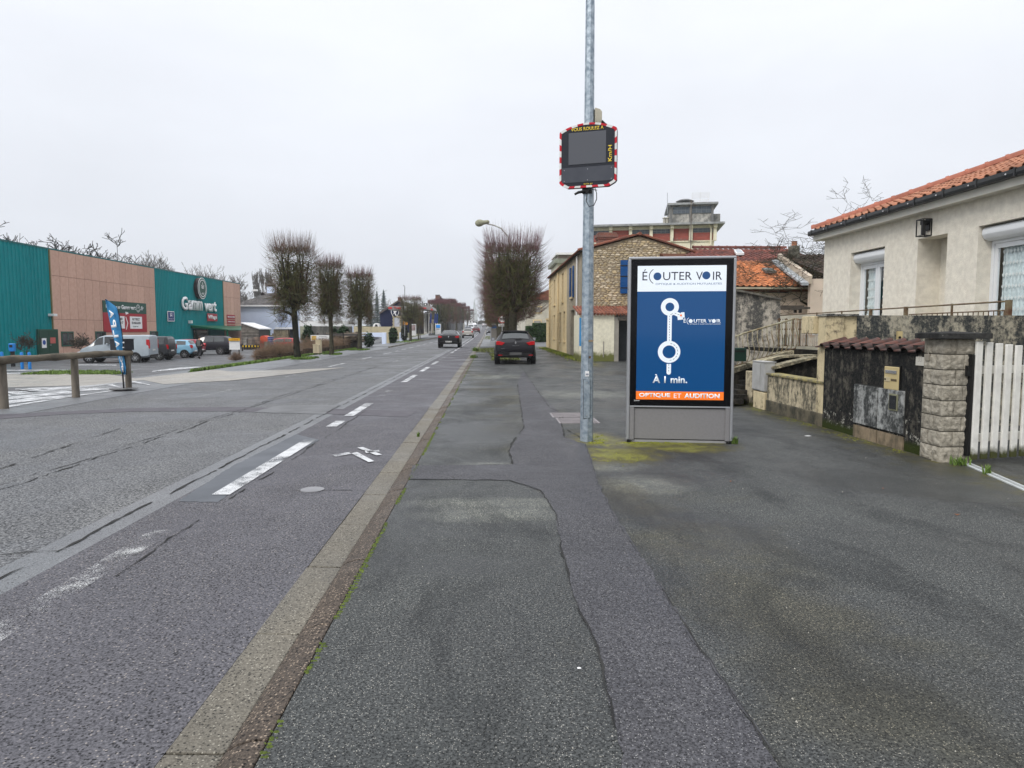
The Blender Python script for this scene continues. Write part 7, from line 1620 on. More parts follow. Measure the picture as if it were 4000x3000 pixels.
for px in (3105, 3125): a_, b_ = PY(px, 1222, 20.1), PY(px + 8, 1206, 20.1); mb = MB(); mb.box(a_.x, b_.x, 20.1, 20.2, a_.z, b_.z); mb.build('beam_post', OW, pg, world=True)
wl2 = thing('far_garden_wall', 'pale garden wall with flat top behind the bar railing', 'wall', (PY(3050, 1240, 21).x, 21, 0))
a_, b_ = PY(3045, 1350, 21), PY(3240, 1229, 21); mb = MB(); mb.box(a_.x, b_.x, 21, 21.2, 0, b_.z); mb.build('wall', PALER, wl2, world=True)
# houses farther down on the right
def wbox(name, label, cat, px0, px1, pyt, Y_, depth, mat, z0=None):
 a_, b_ = PY(px0, pyt, Y_), PY(px1, pyt, Y_); g_ = gz(a_.x, Y_); t = thing(name, label, cat, (a_.x, Y_, g_)); mb = MB(); mb.box(a_.x, b_.x, Y_, Y_ + depth, g_ - .2, a_.z); mb.build('wall', mat, t, world=True); return t, a_.x, b_.x, a_.z, g_
OLDR = stained('old_plaster', (.74, .70, .60), (.50, .48, .41), amount=.5, scale=.7)
t, x0, x1, zt, g_ = wbox('old_house', 'old pale plaster house with brown tile roof behind the clipped hedge', 'house', 2052, 2250, 1172, 92, 12, OLDR)
mb = MB(); mb.prism([(x0 - .2, 91.6, zt), (x0 - .2, 91.6, zt + .15), ((x0 + 6), 91.6, zt + 2.4), (x0 + 14, 91.6, zt)], (0, 12.5, 0)); mb.build('roof', DTILE, t, world=True)
for (p0, p1, q0, q1) in ((2086, 2112, 1253, 1272), (2088, 2112, 1200, 1220)):
 a_, b_ = PY(p0, q1, 91.95), PY(p1, q0, 91.95); mb = MB(); mb.box(a_.x - .15, b_.x + .15, 91.9, 91.98, a_.z - .15, b_.z + .15); w = mb.build('window_surround', CREAM, t, world=True); mb = MB(); mb.box(a_.x, b_.x, 91.85, 91.9, a_.z, b_.z); o = mb.build('blind', M('blind_grey', (.35, .34, .31)), w)
 for v in o.data.vertices: v.co -= wloc(t)
for k in range(12): mb = MB(); w_ = .6 if k % 2 else .35; mb.box(x0, x0 + w_, 91.93, 91.995, g_ + k * .42, g_ + k * .42 + .38); mb.build('quoin', PALER, t, world=True)
t, x0, x1, zt, g_ = wbox('terrace_house', 'pale terraced house with tall windows just beyond the big lime trunk', 'house', 2022, 2060, 1205, 112, 30, OLDR)
t2w = []
for k in range(5):
 y_ = 114 + k * 5; mb = MB(); mb.box(x0 - .03, x0 + .02, y_, y_ + 1.1, g_ + .9, g_ + 2.9); w = mb.build('window', M('window_slate', (.12, .13, .14)), t, world=True)
hg = thing('clipped_hedge', 'dark green clipped evergreen hedge beside the cream row house', 'hedge', (PY(2055, 1300, 80).x, 80, .1))
def leafball_mesh(name, boxes, n, s, mat, seed, shell=.25):
 r = random.Random(seed); mb = MB()
 for i in range(n):
  (x0, x1, y0, y1, z0, z1) = r.choice(boxes); p = [r.uniform(x0, x1), r.uniform(y0, y1), r.uniform(z0, z1)]
  f = r.randrange(5); j = r.uniform(0, shell)
  if f == 0: p[0] = x0 + j
  elif f == 1: p[0] = x1 - j
  elif f == 2: p[1] = y0 + j
  elif f == 3: p[1] = y1 - j
  else: p[2] = z1 - j
  a, b = r.uniform(0, 6.28), r.uniform(-1, 1); ss = s * r.uniform(.6, 1.3); d1 = Vector((cos(a), sin(a), b * .6)) * ss; d2 = Vector((-sin(a) * .5, cos(a) * .5, r.uniform(-1, 1))) * ss; c = Vector(p)
  mb.add([c - d1, c + d2 * .6, c + d1, c - d2 * .6], [(0, 1, 2, 3)])
 return mb
HL = M('hedge_leaf', (.022, .055, .02), (.05, .10, .03), scale=2, rough=.6, obj=False)
a_, b_ = PY(2056, 1300, 80), PY(2137, 1262, 80); gg_ = gz(0, 80)
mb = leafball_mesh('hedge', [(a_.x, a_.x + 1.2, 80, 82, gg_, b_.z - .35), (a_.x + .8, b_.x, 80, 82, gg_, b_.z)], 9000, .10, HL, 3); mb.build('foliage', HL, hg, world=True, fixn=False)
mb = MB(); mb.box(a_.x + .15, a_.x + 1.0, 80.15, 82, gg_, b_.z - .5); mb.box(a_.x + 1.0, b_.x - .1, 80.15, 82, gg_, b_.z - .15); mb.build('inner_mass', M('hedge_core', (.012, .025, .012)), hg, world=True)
gp = thing('gate_post', 'cream render gate post with cap at the far end of the row house', 'gate post', (PY(2136, 1250, 60).x, 60, 0))
a_, b_ = PY(2136, 1250, 58.5), PY(2147, 1252, 58.5); mb = MB(); mb.box(a_.x, b_.x, 58.5, 59, 0, a_.z); mb.build('shaft', CREAM, gp, world=True); mb = MB(); mb.box(a_.x - .06, b_.x + .06, 58.4, 59.1, a_.z, a_.z + .14); mb.build('cap', CREAM, gp, world=True)
c = PY(1962, 1247, 47); sp = thing('speed_limit_sign', 'round 50 sign with reminder plate partly hidden by twigs', 'road sign', (c.x, c.y, 0))
mb = MB(); mb.tube([(0, .04, 0), (0, .04, c.z + .3)], .035, 8); mb.build('post', STEEL, sp)
def dsk(r, y_, t_, mat, nm, z_): MB().lathe([(0, 0), (r, 0), (r, t_), (0, t_)], 32, Matrix.Translation((0, y_, z_)) @ Matrix.Rotation(pi / 2, 4, 'X')).build(nm, mat, sp)
rsz = .29; dsk(rsz, 0, .02, WHITEM, 'disc', c.z); dsk(rsz * .96, -.021, .003, M('sign_ring_red', (.5, .02, .02), rough=.4), 'red_ring', c.z); dsk(rsz * .72, -.025, .003, WHITEM, 'white_face', c.z)
text_obj('50', rsz * .95, rsz * .62, LETK, sp, frame((-rsz * .47, -.031, c.z - rsz * .31), (1, 0, 0), (0, 0, 1)), bold=.02, ext=.003)
mb = MB(); mb.box(-.26, .26, -.02, 0, c.z - rsz - .19, c.z - rsz - .03); mb.build('reminder_plate', WHITEM, sp, bevel=.02); text_obj('RAPPEL', .40, .075, LETK, sp, frame((-.20, -.024, c.z - rsz - .15), (1, 0, 0), (0, 0, 1)), bold=.02, ext=.003)
c = PY(1931, 1308, 84); bd = thing('display_board', 'glazed notice board standing on the far footway before the limes', 'notice board', (c.x, 84, gz(0, 84)))
h_ = PY(1931, 1266, 84).z - gz(0, 84)
for x in (-.42, .42): mb = MB(); mb.box(x - .05, x + .05, -.05, .05, 0, h_); mb.build('post', STEEL, bd)
mb = MB(); mb.box(-.37, .37, -.03, .03, .15, h_ - .05); mb.build('panel', M('board_slats', (.26, .24, .22), (.18, .17, .15), stretch=(1, 1, 9)), bd); mb = MB(); mb.box(-.32, .32, -.045, -.03, h_ - .5, h_ - .15); mb.build('blue_notice', M('notice_blue', (.02, .10, .30)), bd)
mb = MB(); mb.box(-.5, .5, -.12, .12, h_, h_ + .07); mb.build('top', STEEL, bd)
c = PY(1998, 1280, 41); hd = PY(1882, 870, 41); sl = thing('street_lamp', 'old street lamp with long curved arm rising through the big lime', 'lamp post', (c.x, 41, 0))
mb = MB(); a_ = PY(1985, 925, 41); mb.tube([(c.x, 41, 0), (c.x, 41, 3.2), tuple(PY(1996, 1000, 41)), tuple(a_), tuple(PY(1958, 892, 41)), tuple(PY(1930, 880, 41)), tuple(PY(1903, 874, 41))], [.09, .08, .06, .05, .045, .04, .04], 8); mb.build('pole', M('lamp_pole', (.52, .54, .52), (.32, .30, .28), scale=4, rough=.6), sl, world=True, smooth=60)
m_ = Matrix.Translation(tuple(hd)) @ Matrix.Rotation(R(82), 4, 'Y')
MB().lathe([(.05, .45), (.11, .38), (.13, .1), (.20, -.05), (.21, -.2), (.14, -.34), (.02, -.40)], 14, m_).build('lantern_hood', M('lamp_mossy', (.34, .34, .24), (.22, .22, .16), scale=9), sl, world=True, smooth=60)
MB().lathe([(.0, -.14), (.10, -.10), (.17, 0), (.18, .03)], 14, Matrix.Translation(tuple(hd + Vector((-.10, 0, -.08)))) @ Matrix.Diagonal((1.1, 1, 1.0, 1))).build('lantern_bowl', M('lamp_bowl', (.5, .48, .42), rough=.15), sl, world=True, smooth=60)
# pollarded limes
BARK = M('lime_bark', (.085, .078, .052), (.035, .032, .024), scale=6, rough=.95, bump=.7, bscale=14, obj=False)
LICH = stained('lichen_bark', (.075, .075, .045), (.022, .022, .018), amount=.42, scale=5, streak=False, lichen=(.34, .36, .30))
TWIG = M('lime_twig', (.12, .125, .045), (.05, .045, .028), scale=3, rough=.9, obj=False)
TWIGR = M('lime_red_twig', (.15, .06, .07), (.09, .05, .05), scale=2, rough=.8, obj=False)
TWIGB = M('lime_brown_twig', (.15, .08, .055), (.08, .05, .038), scale=2, rough=.85, obj=False)
def twig(mb, p, d, L, r, rd, bend=.25, seg=2, up=0.):
 """three-sided tapering shoot"""
 d = d.normalized(); a = d.orthogonal().normalized(); b = d.cross(a); k = len(mb.v); q = Vector(p); dd = d.copy()
 for i in range(seg + 1):
  rr_ = r * (1 - i / seg * .75)
  for t in range(3): an = 2.094 * t; mb.v.append(tuple(q + (a * cos(an) + b * sin(an)) * rr_))
  dd = (dd + Vector((rd.uniform(-1, 1), rd.uniform(-1, 1), rd.uniform(-1, 1))) * bend + Vector((0, 0, up))).normalized(); q = q + dd * (L / seg)
 for i in range(seg):
  for t in range(3): t2 = (t + 1) % 3; mb.f.append((k + i * 3 + t, k + i * 3 + t2, k + i * 3 + 3 + t2, k + i * 3 + 3 + t))
 return q, dd
def lime_meshes(seed, w, dpt, z0, z1, nin, nout, sprout, tr=.19, sr=.006, lean=0.):
 """crown clipped to a box: moss green limbs inside, dense short shoots, longer red shoots outside"""
 rd = random.Random(seed); tk = MB(); inn = MB(); out = MB(); spr = MB()
 zc = z0 + (z1 - z0) * .10
 tk.tube([(lean, 0, -.1), (lean * .8, 0, .25), (lean * .5, 0, z0 * .6), (0, 0, zc), (0, 0, z0 + (z1 - z0) * .35)], [tr * 1.35, tr * 1.02, tr * .9, tr * .95, tr * .6], 12)
 for k in range(5): a = rd.uniform(0, 6.28); rr_ = tr * .3; tk.tube([(lean * .6 + cos(a) * tr * .5, sin(a) * tr * .5, rd.uniform(.1, 1.2)), (lean * .55 + cos(a) * tr * 1.05, sin(a) * tr * 1.05, rd.uniform(.4, 1.3))], [rr_, rr_ * .5], 6)
 limbs = []
 for k in range(20):
  a = 2 * pi * k / 20 + rd.uniform(-.2, .2); rx, ry = cos(a) * w * .42, sin(a) * dpt * .42; f = rd.uniform(.35, 1)
  hf = rd.uniform(.72, .98) if k % 3 else rd.uniform(.3, .6); f = f if k % 3 else 1.05; top = Vector((rx * f, ry * f, z0 + (z1 - z0) * hf)); st_ = Vector((0, 0, zc + rd.uniform(-.15, (z1 - z0) * .2)))
  mid = st_.lerp(top, .45) + Vector((rx * .32, ry * .32, -.15)); P = [st_, st_.lerp(mid, .5) + Vector((0, 0, .03)), mid, mid.lerp(top, .5) + Vector((rd.uniform(-.1, .1), rd.uniform(-.1, .1), 0)), top]
  tk.tube([tuple(p) for p in P], [tr * .55, tr * .48, tr * .38, tr * .27, tr * .15], 7); limbs.append(P)
 def onlimb():
  P = rd.choice(limbs); t = rd.uniform(.05, 1) * 4; i = min(int(t), 3); return P[i].lerp(P[i + 1], t - i)
 for k in range(nin // 6):      # secondary branches reaching the faces, with side twigs
  p = onlimb(); side = rd.randrange(5); u, v = rd.uniform(-1, 1), rd.random() ** 1.35
  tgt = Vector((w / 2 * (1 if side == 0 else -1 if side == 1 else u), dpt / 2 * (1 if side == 2 else -1 if side == 3 else rd.uniform(-1, 1)), z0 + (z1 - z0) * v))
  if side == 4: tgt.z = z1
  d = tgt - p; L = d.length * rd.uniform(.6, .97); q = p.copy(); dd = d.normalized(); n = 4
  pts = [tuple(p)]
  for i in range(n): dd = (dd + Vector((rd.uniform(-1, 1), rd.uniform(-1, 1), rd.uniform(-1, 1))) * .33).normalized(); q = q + dd * (L / n); pts.append(tuple(q))
  r0 = rd.uniform(.010, .028); inn.tube(pts, [r0 * (1 - i * .17) for i in range(n + 1)], 4, cap=False)
  for j in range(8):
   i = rd.randrange(1, n + 1); pp_ = Vector(pts[i]); twig(inn, pp_, dd + Vector((rd.uniform(-1, 1), rd.uniform(-1, 1), rd.uniform(-.8, .9))), rd.uniform(.18, .5), rd.uniform(.005, .011), rd, .35)
 for k in range(nout):          # clipped shoots on the faces
  side = rd.random(); u, v = rd.uniform(-1, 1), rd.uniform(0, 1)
  A_side = (z1 - z0) * (w + dpt) * 2; A = A_side + w * dpt * 1.4; v = 1 - (1 - v) ** .9
  if side * A < A_side:
   s = rd.randrange(4); X = w / 2 * (1 if s == 0 else -1 if s == 1 else u); Y = dpt / 2 * (1 if s == 2 else -1 if s == 3 else u); Z = z0 + (z1 - z0) * v
   nrm = Vector((1 if s == 0 else -1 if s == 1 else 0, 1 if s == 2 else -1 if s == 3 else 0, .25))
  else: X, Y, Z = w / 2 * u, dpt / 2 * rd.uniform(-1, 1), z1; nrm = Vector((0, 0, 1))
  cf_ = 1 - max(0, .22 - abs(v)) * 1.0; base = Vector((X * cf_, Y * cf_, Z)) - nrm * rd.uniform(.05, .45)
  q, dd = twig(out if rd.random() < .6 else inn, base, nrm + Vector((rd.uniform(-1, 1), rd.uniform(-1, 1), rd.uniform(-.7, .8))) * .8, rd.uniform(.15, .45), rd.uniform(.004, .009), rd, .3)
 for k in range(int(sprout[0])):
  u = rd.uniform(-1, 1); v = rd.uniform(-1, 1)
  if rd.random() < sprout[2]: base = Vector((w / 2 * u, dpt / 2 * v, z1 - rd.uniform(0, .3))); d = Vector((u * .35, v * .25, 1.0)); L = sprout[1] * rd.uniform(.5, 1.0)
  else:
   s = rd.choice((-1, 1)); zz = z0 + (z1 - z0) * rd.uniform(.05, 1); ax = rd.random() < .6
   base = Vector((w / 2 * s, dpt / 2 * v, zz)) if ax else Vector((w / 2 * u, dpt / 2 * s, zz)); d = Vector((s * .9, v * .2, .3)) if ax else Vector((u * .3, s, .3)); L = sprout[1] * rd.uniform(.3, .75)
  twig(spr, base, d, L, sr, rd, .05, 4, .17)
 return tk.mesh('lime_trunk'), inn.mesh('branches'), out.mesh('shoots'), spr.mesh('long_shoots')
def lime(ms, loc, label, rz=0, sc_=(1, 1, 1), mats=(BARK, TWIG, TWIGB, TWIGR), group='pollarded limes along the road'):
 t = thing('lime_tree', label, 'tree', loc, rz, group); t.scale = sc_
 for me, nm, mt_ in zip(ms, ('trunk', 'branches', 'shoots', 'long_shoots'), mats):
  if not me.materials: me.materials.append(mt_); me.shade_smooth() if nm == 'trunk' else None
  tag(inst(me, nm, t), kind='stuff' if nm == 'long_shoots' else None)
 return t
LA = lime_meshes(1, 1.95, 2.0, 1.95, 5.75, 2100, 3800, (600, 1.1, .55), .17, .007, .12)
LB = lime_meshes(2, 1.65, 2.0, 1.95, 5.75, 2600, 4200, (330, .9, .7), .15, .007, .05)
LC_ = lime_meshes(3, 2.75, 2.6, 2.15, 5.8, 3400, 5600, (1150, 1.3, .55), .22, .006)
LD = lime_meshes(4, 3.0, 3.2, 1.9, 5.4, 1500, 3500, (250, .6, .8), .2, .012)
for me in LA: pass
p1 = GP(1183, 1397)
def xat(px, Y_): return PY(px, 1250, Y_).x
lime(LA, (xat(1150, 37), 37, 0), 'nearest pollarded lime across the road with lichened leaning trunk', 0, (1, 1, 1), (LICH, TWIG, TWIGB, TWIGB))
lime(LB, (xat(1291, 43.2), 43.2, 0), 'second pollarded lime across the road, right of the leaning one', 0, (.9, 1, .97))
lime(LB, (xat(1406, 53.2), 53.2, 0), 'third pollarded lime across the road, beside the white wall', pi, (1.12, 1, .99))
lime(LD, (xat(1603, 88), 88, gz(0, 88)), 'lime standing alone before the navy gabled building', 0, (.9, .9, 1.0))
lime(LD, (xat(1634, 97), 97, gz(0, 97)), 'slim small lime right of the lone one before the navy building', 1.57, (.45, .45, .8))
LT = lime(LC_, (xat(2003, 36.2), 36.2, 0), 'large pollarded lime with long red shoots behind the black parked hatchback', 0, (1, 1, 1), (BARK, TWIG, TWIGR, TWIGR))
for k, (y_, s) in enumerate(((43.5, .97), (50.5, .96), (57.5, .95), (65, .95), (73, .94), (82, .93))):
 lime((LC_ if k < 2 else LD), (1.15 - k * .02, y_, gz(0, y_)), 'lime tree in the right hand row, number %s behind the big one with red shoots' % ('two', 'three', 'four', 'five', 'six', 'seven')[k], (k % 4) * 1.57, (s, s, s), mats=(BARK, TWIG, TWIGR, TWIGR))
LE = lime_meshes(9, 4.2, 5.0, 2.4, 7.1, 1400, 4200, (900, .9, .75), .28, .02)
ROWN = ('first', 'second', 'third', 'fourth', 'fifth', 'sixth', 'seventh', 'eighth', 'ninth', 'tenth', 'eleventh', 'twelfth')
for k, y_ in enumerate((142, 150, 158, 168, 180, 194, 210, 228, 250, 275)):
 lime(LE, (-9.7 - (0 if k % 2 else .5) + k * .12, y_, gz(0, y_)), '%s lime, counted from the near end, of the dense reddish far row' % ROWN[k], (k % 4) * 1.57, (1, 1, .93 + .05 * (k % 3)), mats=(BARK, TWIG, TWIGR, TWIGR), group='reddish limes of the far left row')
mb = MB(); rx = random.Random(31)
for (cx, cy) in ((-9.8, 142), (-9.3, 150)):
 for k in range(6): a = rx.uniform(0, 6.28); mb.tube([(cx + cos(a) * .8, cy + sin(a), gz(0, cy)), (cx + cos(a) * .5, cy + sin(a) * .6, gz(0, cy) + 2.4)], .12, 6)
mb.build('suckers', BARK, None, kind='stuff', cat='sucker shoots', label='thick sucker stems at the feet of the far left limes')
# bare trees
def bare_tree(seed, H, spread, depth=6, r0=None, lean=(0, 0), up=.12, twigr=.008, nb=3, openk=.55):
 rd = random.Random(seed); mb = MB(); tw = MB(); r0 = r0 or H * .022
 def grow(p, d, L, r, lv):
  n = 3; pts = [tuple(p)]; q = p.copy(); dd = d.copy(); rs_ = [r]
  for i in range(n): dd = (dd + Vector((rd.uniform(-1, 1), rd.uniform(-1, 1), rd.uniform(-1, 1))) * .22 + Vector((0, 0, up * .4))).normalized(); q = q + dd * (L / n); pts.append(tuple(q)); rs_.append(max(twigr, r * (1 - (i + 1) * .13)))
  (mb if lv < 2 else tw).tube(pts, rs_, 6 if lv < 2 else 3, cap=False)
  if lv >= depth: return
  for k in range(nb if lv < 3 else 2 + (rd.random() < .6)):
   a = Vector((rd.uniform(-1, 1) * spread, rd.uniform(-1, 1) * spread, rd.uniform(-.3, .7))); nd = (dd * openk + a * .75 + Vector((0, 0, up))).normalized()
   t = rd.choice((1, 2, 3, 3)) if lv else 3; grow(Vector(pts[t]), nd, L * rd.uniform(.6, .85), max(twigr, rs_[t] * .62), lv + 1)
 d0 = Vector((lean[0], lean[1], 1)).normalized(); grow(Vector((0, 0, -.3)), d0, H * .32, r0, 0)
 return mb.mesh('trunk'), tw.mesh('crown')
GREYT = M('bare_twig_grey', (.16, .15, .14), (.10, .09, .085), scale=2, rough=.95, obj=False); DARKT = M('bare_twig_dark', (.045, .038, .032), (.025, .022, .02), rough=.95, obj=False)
def fit_tree(ms, name, label, px, pyt, Y_, group, mat=DARKT, rz=0, wide=1.):
 H0 = max(v.co.z for v in ms[1].vertices) if ms[1].vertices else 1
 top = PY(px, pyt - (22 if group == 'bare trees behind the shop' else 8), Y_); g_ = gz(top.x, Y_); s = (top.z - g_) / H0
 t = thing(name, label, 'tree', (top.x, Y_, g_), rz, group); t.scale = (s * wide, s * wide, s)
 for me, nm in zip(ms, ('trunk', 'crown')):
  if not me.materials: me.materials.append(mat)
  inst(me, nm, t)
 return t
T1, T2, T3, T4 = bare_tree(11, 12, 1.0, 7, openk=.35, up=.05, twigr=.022, nb=3), bare_tree(12, 12, .8, 7, twigr=.022, nb=3), bare_tree(13, 12, .7, 7, twigr=.022, nb=3), bare_tree(15, 12, .22, 7, up=.5, twigr=.025, openk=.9, nb=3)
G1 = 'bare trees behind the shop'
fit_tree(T1, 'bare_tree', 'dark gnarled bare tree above the teal end of the shop roof', 130, 885, 80, G1, rz=.4); fit_tree(T1, 'bare_tree', 'bare tree with slanting limbs above the pink wall near the shop corner', 258, 905, 84, G1, rz=2.6)
fit_tree(T1, 'bare_tree', 'bare tree at the very edge of the picture above the teal roof', -10, 905, 76, G1, rz=4.2)
for k, (px, py, Y_, m_, lab) in enumerate([(575, 1003, 125, T2, 'bare twiggy tree behind the shop above the pink panels, first of the clump'), (632, 1000, 128, T3, 'bare tree of the clump behind the shop above the red banner'), (680, 1018, 132, T2, 'bare tree just left of where the second teal front begins'), (735, 1045, 140, T3, 'low bare tree top peeping over the shop roof by the round emblem'),
  (840, 1075, 138, T2, 'bare tree over the teal roof right of the emblem'), (900, 1080, 150, T3, 'small bare tree over the end of the teal roof'), (940, 1100, 150, T2, 'bare tree beside the shop end wall'), (1055, 1120, 160, T3, 'bare tree behind the chimney of the blue white house'), (300, 1005, 130, T3, 'thin bare tree tip over the long pink wall')]):
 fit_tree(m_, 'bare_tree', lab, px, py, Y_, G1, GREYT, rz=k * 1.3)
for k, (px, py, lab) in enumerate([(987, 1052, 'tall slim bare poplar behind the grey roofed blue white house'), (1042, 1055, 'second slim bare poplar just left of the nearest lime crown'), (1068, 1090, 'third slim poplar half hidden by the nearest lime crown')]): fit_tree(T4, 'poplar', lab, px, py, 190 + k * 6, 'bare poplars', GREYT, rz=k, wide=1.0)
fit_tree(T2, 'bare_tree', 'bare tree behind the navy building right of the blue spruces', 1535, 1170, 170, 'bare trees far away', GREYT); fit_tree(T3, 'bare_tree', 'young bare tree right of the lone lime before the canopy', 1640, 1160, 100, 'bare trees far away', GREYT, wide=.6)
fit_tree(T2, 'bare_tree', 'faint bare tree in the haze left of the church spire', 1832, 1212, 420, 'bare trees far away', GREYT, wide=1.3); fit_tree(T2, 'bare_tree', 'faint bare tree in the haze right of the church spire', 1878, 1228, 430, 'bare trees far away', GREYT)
TR = bare_tree(17, 12, 1.25, 8, openk=.3, up=.02, twigr=.010, nb=3)
fit_tree(TR, 'garden_tree', 'spreading bare tree reaching over the tiled roofs beside the beige house', 3300, 800, 29, 'bare garden trees on the right', M('branch_moss', (.07, .068, .045), (.035, .032, .026), scale=2, rough=.95, obj=False), rz=1, wide=1.5)
fit_tree(TR, 'garden_tree', 'bare tree standing behind the beige house roof', 3440, 715, 33, 'bare garden trees on the right', DARKT, rz=2.5); fit_tree(TR, 'garden_tree', 'smaller bare tree tip behind the hip tiles of the beige house', 3620, 715, 40, 'bare garden trees on the right', DARKT, rz=4, wide=.8)
sh1 = bare_tree(21, 12, 1.3, 5, openk=.3, up=.15, twigr=.06, nb=4, r0=.3)
SHG = 'bare shrubs before the shop wall'
fit_tree(sh1, 'shrub', 'dense bare shrub before the teal wall left of the dark green door', 103, 1298, 49, SHG, M('shrub_twig', (.09, .075, .06), (.05, .04, .03), rough=.95, obj=False), wide=.8); fit_tree(sh1, 'shrub', 'bare shrub by the pink wall in front of the silver van nose', 332, 1302, 51, SHG, rz=2, wide=1.1)
def conifer(seed, H, W_, n=9000, s=.16):
 rd = random.Random(seed); mb = MB(); tk = MB(); tk.tube([(0, 0, -.2), (0, 0, H * .95)], [H * .02, .01], 8)
 for i in range(n):
  z = H * (1 - (rd.random()) ** .6) * .97 + H * .06; rr_ = W_ / 2 * (1 - z / (H * 1.04)) ** .8; a = rd.uniform(0, 6.28); lay = .75 + .25 * sin(z * 9); q = rr_ * (rd.random() ** .4) * lay * (1 + .15 * sin(a * 5 + z)); c = Vector((cos(a) * q, sin(a) * q, z - q * .25))
  d1 = Vector((cos(a), sin(a), -.45)) * s * rd.uniform(.6, 1.5); d2 = Vector((-sin(a), cos(a), rd.uniform(-.4, .4))) * s * .35; mb.add([c - d1, c + d2, c + d1, c - d2], [(0, 1, 2, 3)])
 return tk.mesh('trunk'), mb.mesh('crown')
CON = M('conifer_blue', (.035, .06, .055), (.07, .10, .10), scale=1, rough=.8, obj=False); CONG = M('conifer_green', (.02, .05, .025), (.04, .075, .03), scale=2, rough=.8, obj=False)
cm = conifer(1, 12, 5.5);
fit_tree(cm, 'spruce', 'taller blue green spruce behind the yellow wall across the road', 1498, 1138, 190, 'spruces', CON); fit_tree(cm, 'spruce', 'blue green spruce just right of the third lime crown', 1472, 1142, 200, 'spruces', CON, rz=2, wide=.9); fit_tree(cm, 'spruce', 'small spruce partly hidden by the third lime', 1448, 1165, 205, 'spruces', CON, rz=3)
cg = conifer(2, 12, 7, 6000, .22)
for px, py, Y_, lab in ((1735 - 20, 1212, 140, 'dark green conifer before the house with big brick chimney'),): fit_tree(cg, 'conifer', lab, px - 5, py - 18, Y_, 'garden conifers', CONG, wide=.7)
def leafy(name, label, px0, px1, pyt, Y_, dpt, mat, n=2500, s=.14, zb=0, seed=5, cat='bush'):
 a_, b_ = PY(px0, pyt, Y_), PY(px1, pyt, Y_); g_ = gz(a_.x, Y_); r = random.Random(seed); mb = MB(); W_ = b_.x - a_.x; H = a_.z - g_
 for i in range(n):
  u = Vector((r.gauss(0, 1), r.gauss(0, 1), r.gauss(0, 1))).normalized() * (r.random() ** .33); u *= 1 + .3 * noise.noise(u * 2.5 + Vector((seed, 0, 0)))
  c = Vector(((a_.x + b_.x) / 2 + u.x * W_ / 2, Y_ + u.y * dpt / 2, g_ + zb + (H - zb) / 2 + u.z * (H - zb) / 2)); a, e = r.uniform(0, 6.28), r.uniform(-.6, 1); ss = s * r.uniform(.5, 1.3)
  d1 = Vector((cos(a), sin(a), e)) * ss; d2 = Vector((-sin(a), cos(a), r.uniform(-.5, .5))) * ss * .5; mb.add([c - d1, c + d2, c + d1, c - d2], [(0, 1, 2, 3)])
 t = thing(name, label, cat, ((a_.x + b_.x) / 2, Y_, g_)); mb.build('foliage', mat, t, world=True, fixn=False); mb = MB(); mb.tube([((a_.x + b_.x) / 2, Y_, g_), ((a_.x + b_.x) / 2, Y_, g_ + H * .5)], .06, 6); mb.build('stem', DARKT, t, world=True); return t
leafy('evergreen_bush', 'dark evergreen bush right of the nearest lime trunk', 1184, 1222, 1272, 58, 2, CONG, seed=1); leafy('evergreen_bush', 'dark evergreen bush between the second and third lime trunks', 1316, 1366, 1275, 60, 2, CONG, seed=2); leafy('evergreen_bush', 'small dark bush left of the one between the lime trunks', 1296, 1318, 1278, 60, 1.4, CONG, 1200, seed=3)
leafy('climbing_bush', 'dark ivy bush hanging on the yellow wall beside the white piers', 1519, 1551, 1280, 76, 1.5, CONG, seed=4); leafy('weed_bush', 'spiky plants behind the stained white wall', 1420, 1460, 1298, 62, 1, CONG, 500, seed=6)
leafy('road_bush', 'tangled dull green bush beside the lone lime trunk', 1566, 1592, 1270, 92, 2, M('bush_dull', (.07, .08, .06), (.04, .045, .035), rough=.9, obj=False), 1500, seed=7)
# brown hedge and shrubs across the road
HB = M('hedge_brown', (.26, .175, .115), (.12, .085, .06), scale=2, rough=.95, obj=False)
def twig_hedge(name, label, boxes, n, seed, cat='hedge', L=.35, mat=HB, r_=.008):
 rd = random.Random(seed); b0 = boxes[0]; t = thing(name, label, cat, ((b0[0] + b0[1]) / 2, b0[2], gz(b0[0], b0[2]))); mb = MB()
 for i in range(n):
  (x0, x1, y0, y1, h) = boxes[rd.randrange(len(boxes))]; x, y_ = rd.uniform(x0, x1), rd.uniform(y0, y1); g_ = gz(x, y_); hh = h * (1 + .18 * noise.noise(Vector((x * 1.2, y_ * .8, seed)))); z = g_ - .05 + hh * rd.random() ** .75 * .85
  twig(mb, (x, y_, z), Vector((rd.uniform(-1, 1), rd.uniform(-1, 1), rd.uniform(.1, 1.6))), L * rd.uniform(.5, 1.2), r_ * rd.uniform(.6, 1.4), rd, .3)
 mb.build('twigs', mat, t, world=True, fixn=False)
 if cat == 'hedge':
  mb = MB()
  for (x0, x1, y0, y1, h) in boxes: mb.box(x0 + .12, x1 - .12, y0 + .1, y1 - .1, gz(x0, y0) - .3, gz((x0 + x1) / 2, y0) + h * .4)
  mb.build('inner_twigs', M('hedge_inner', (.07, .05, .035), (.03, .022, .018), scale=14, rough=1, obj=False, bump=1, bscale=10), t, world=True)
 return t
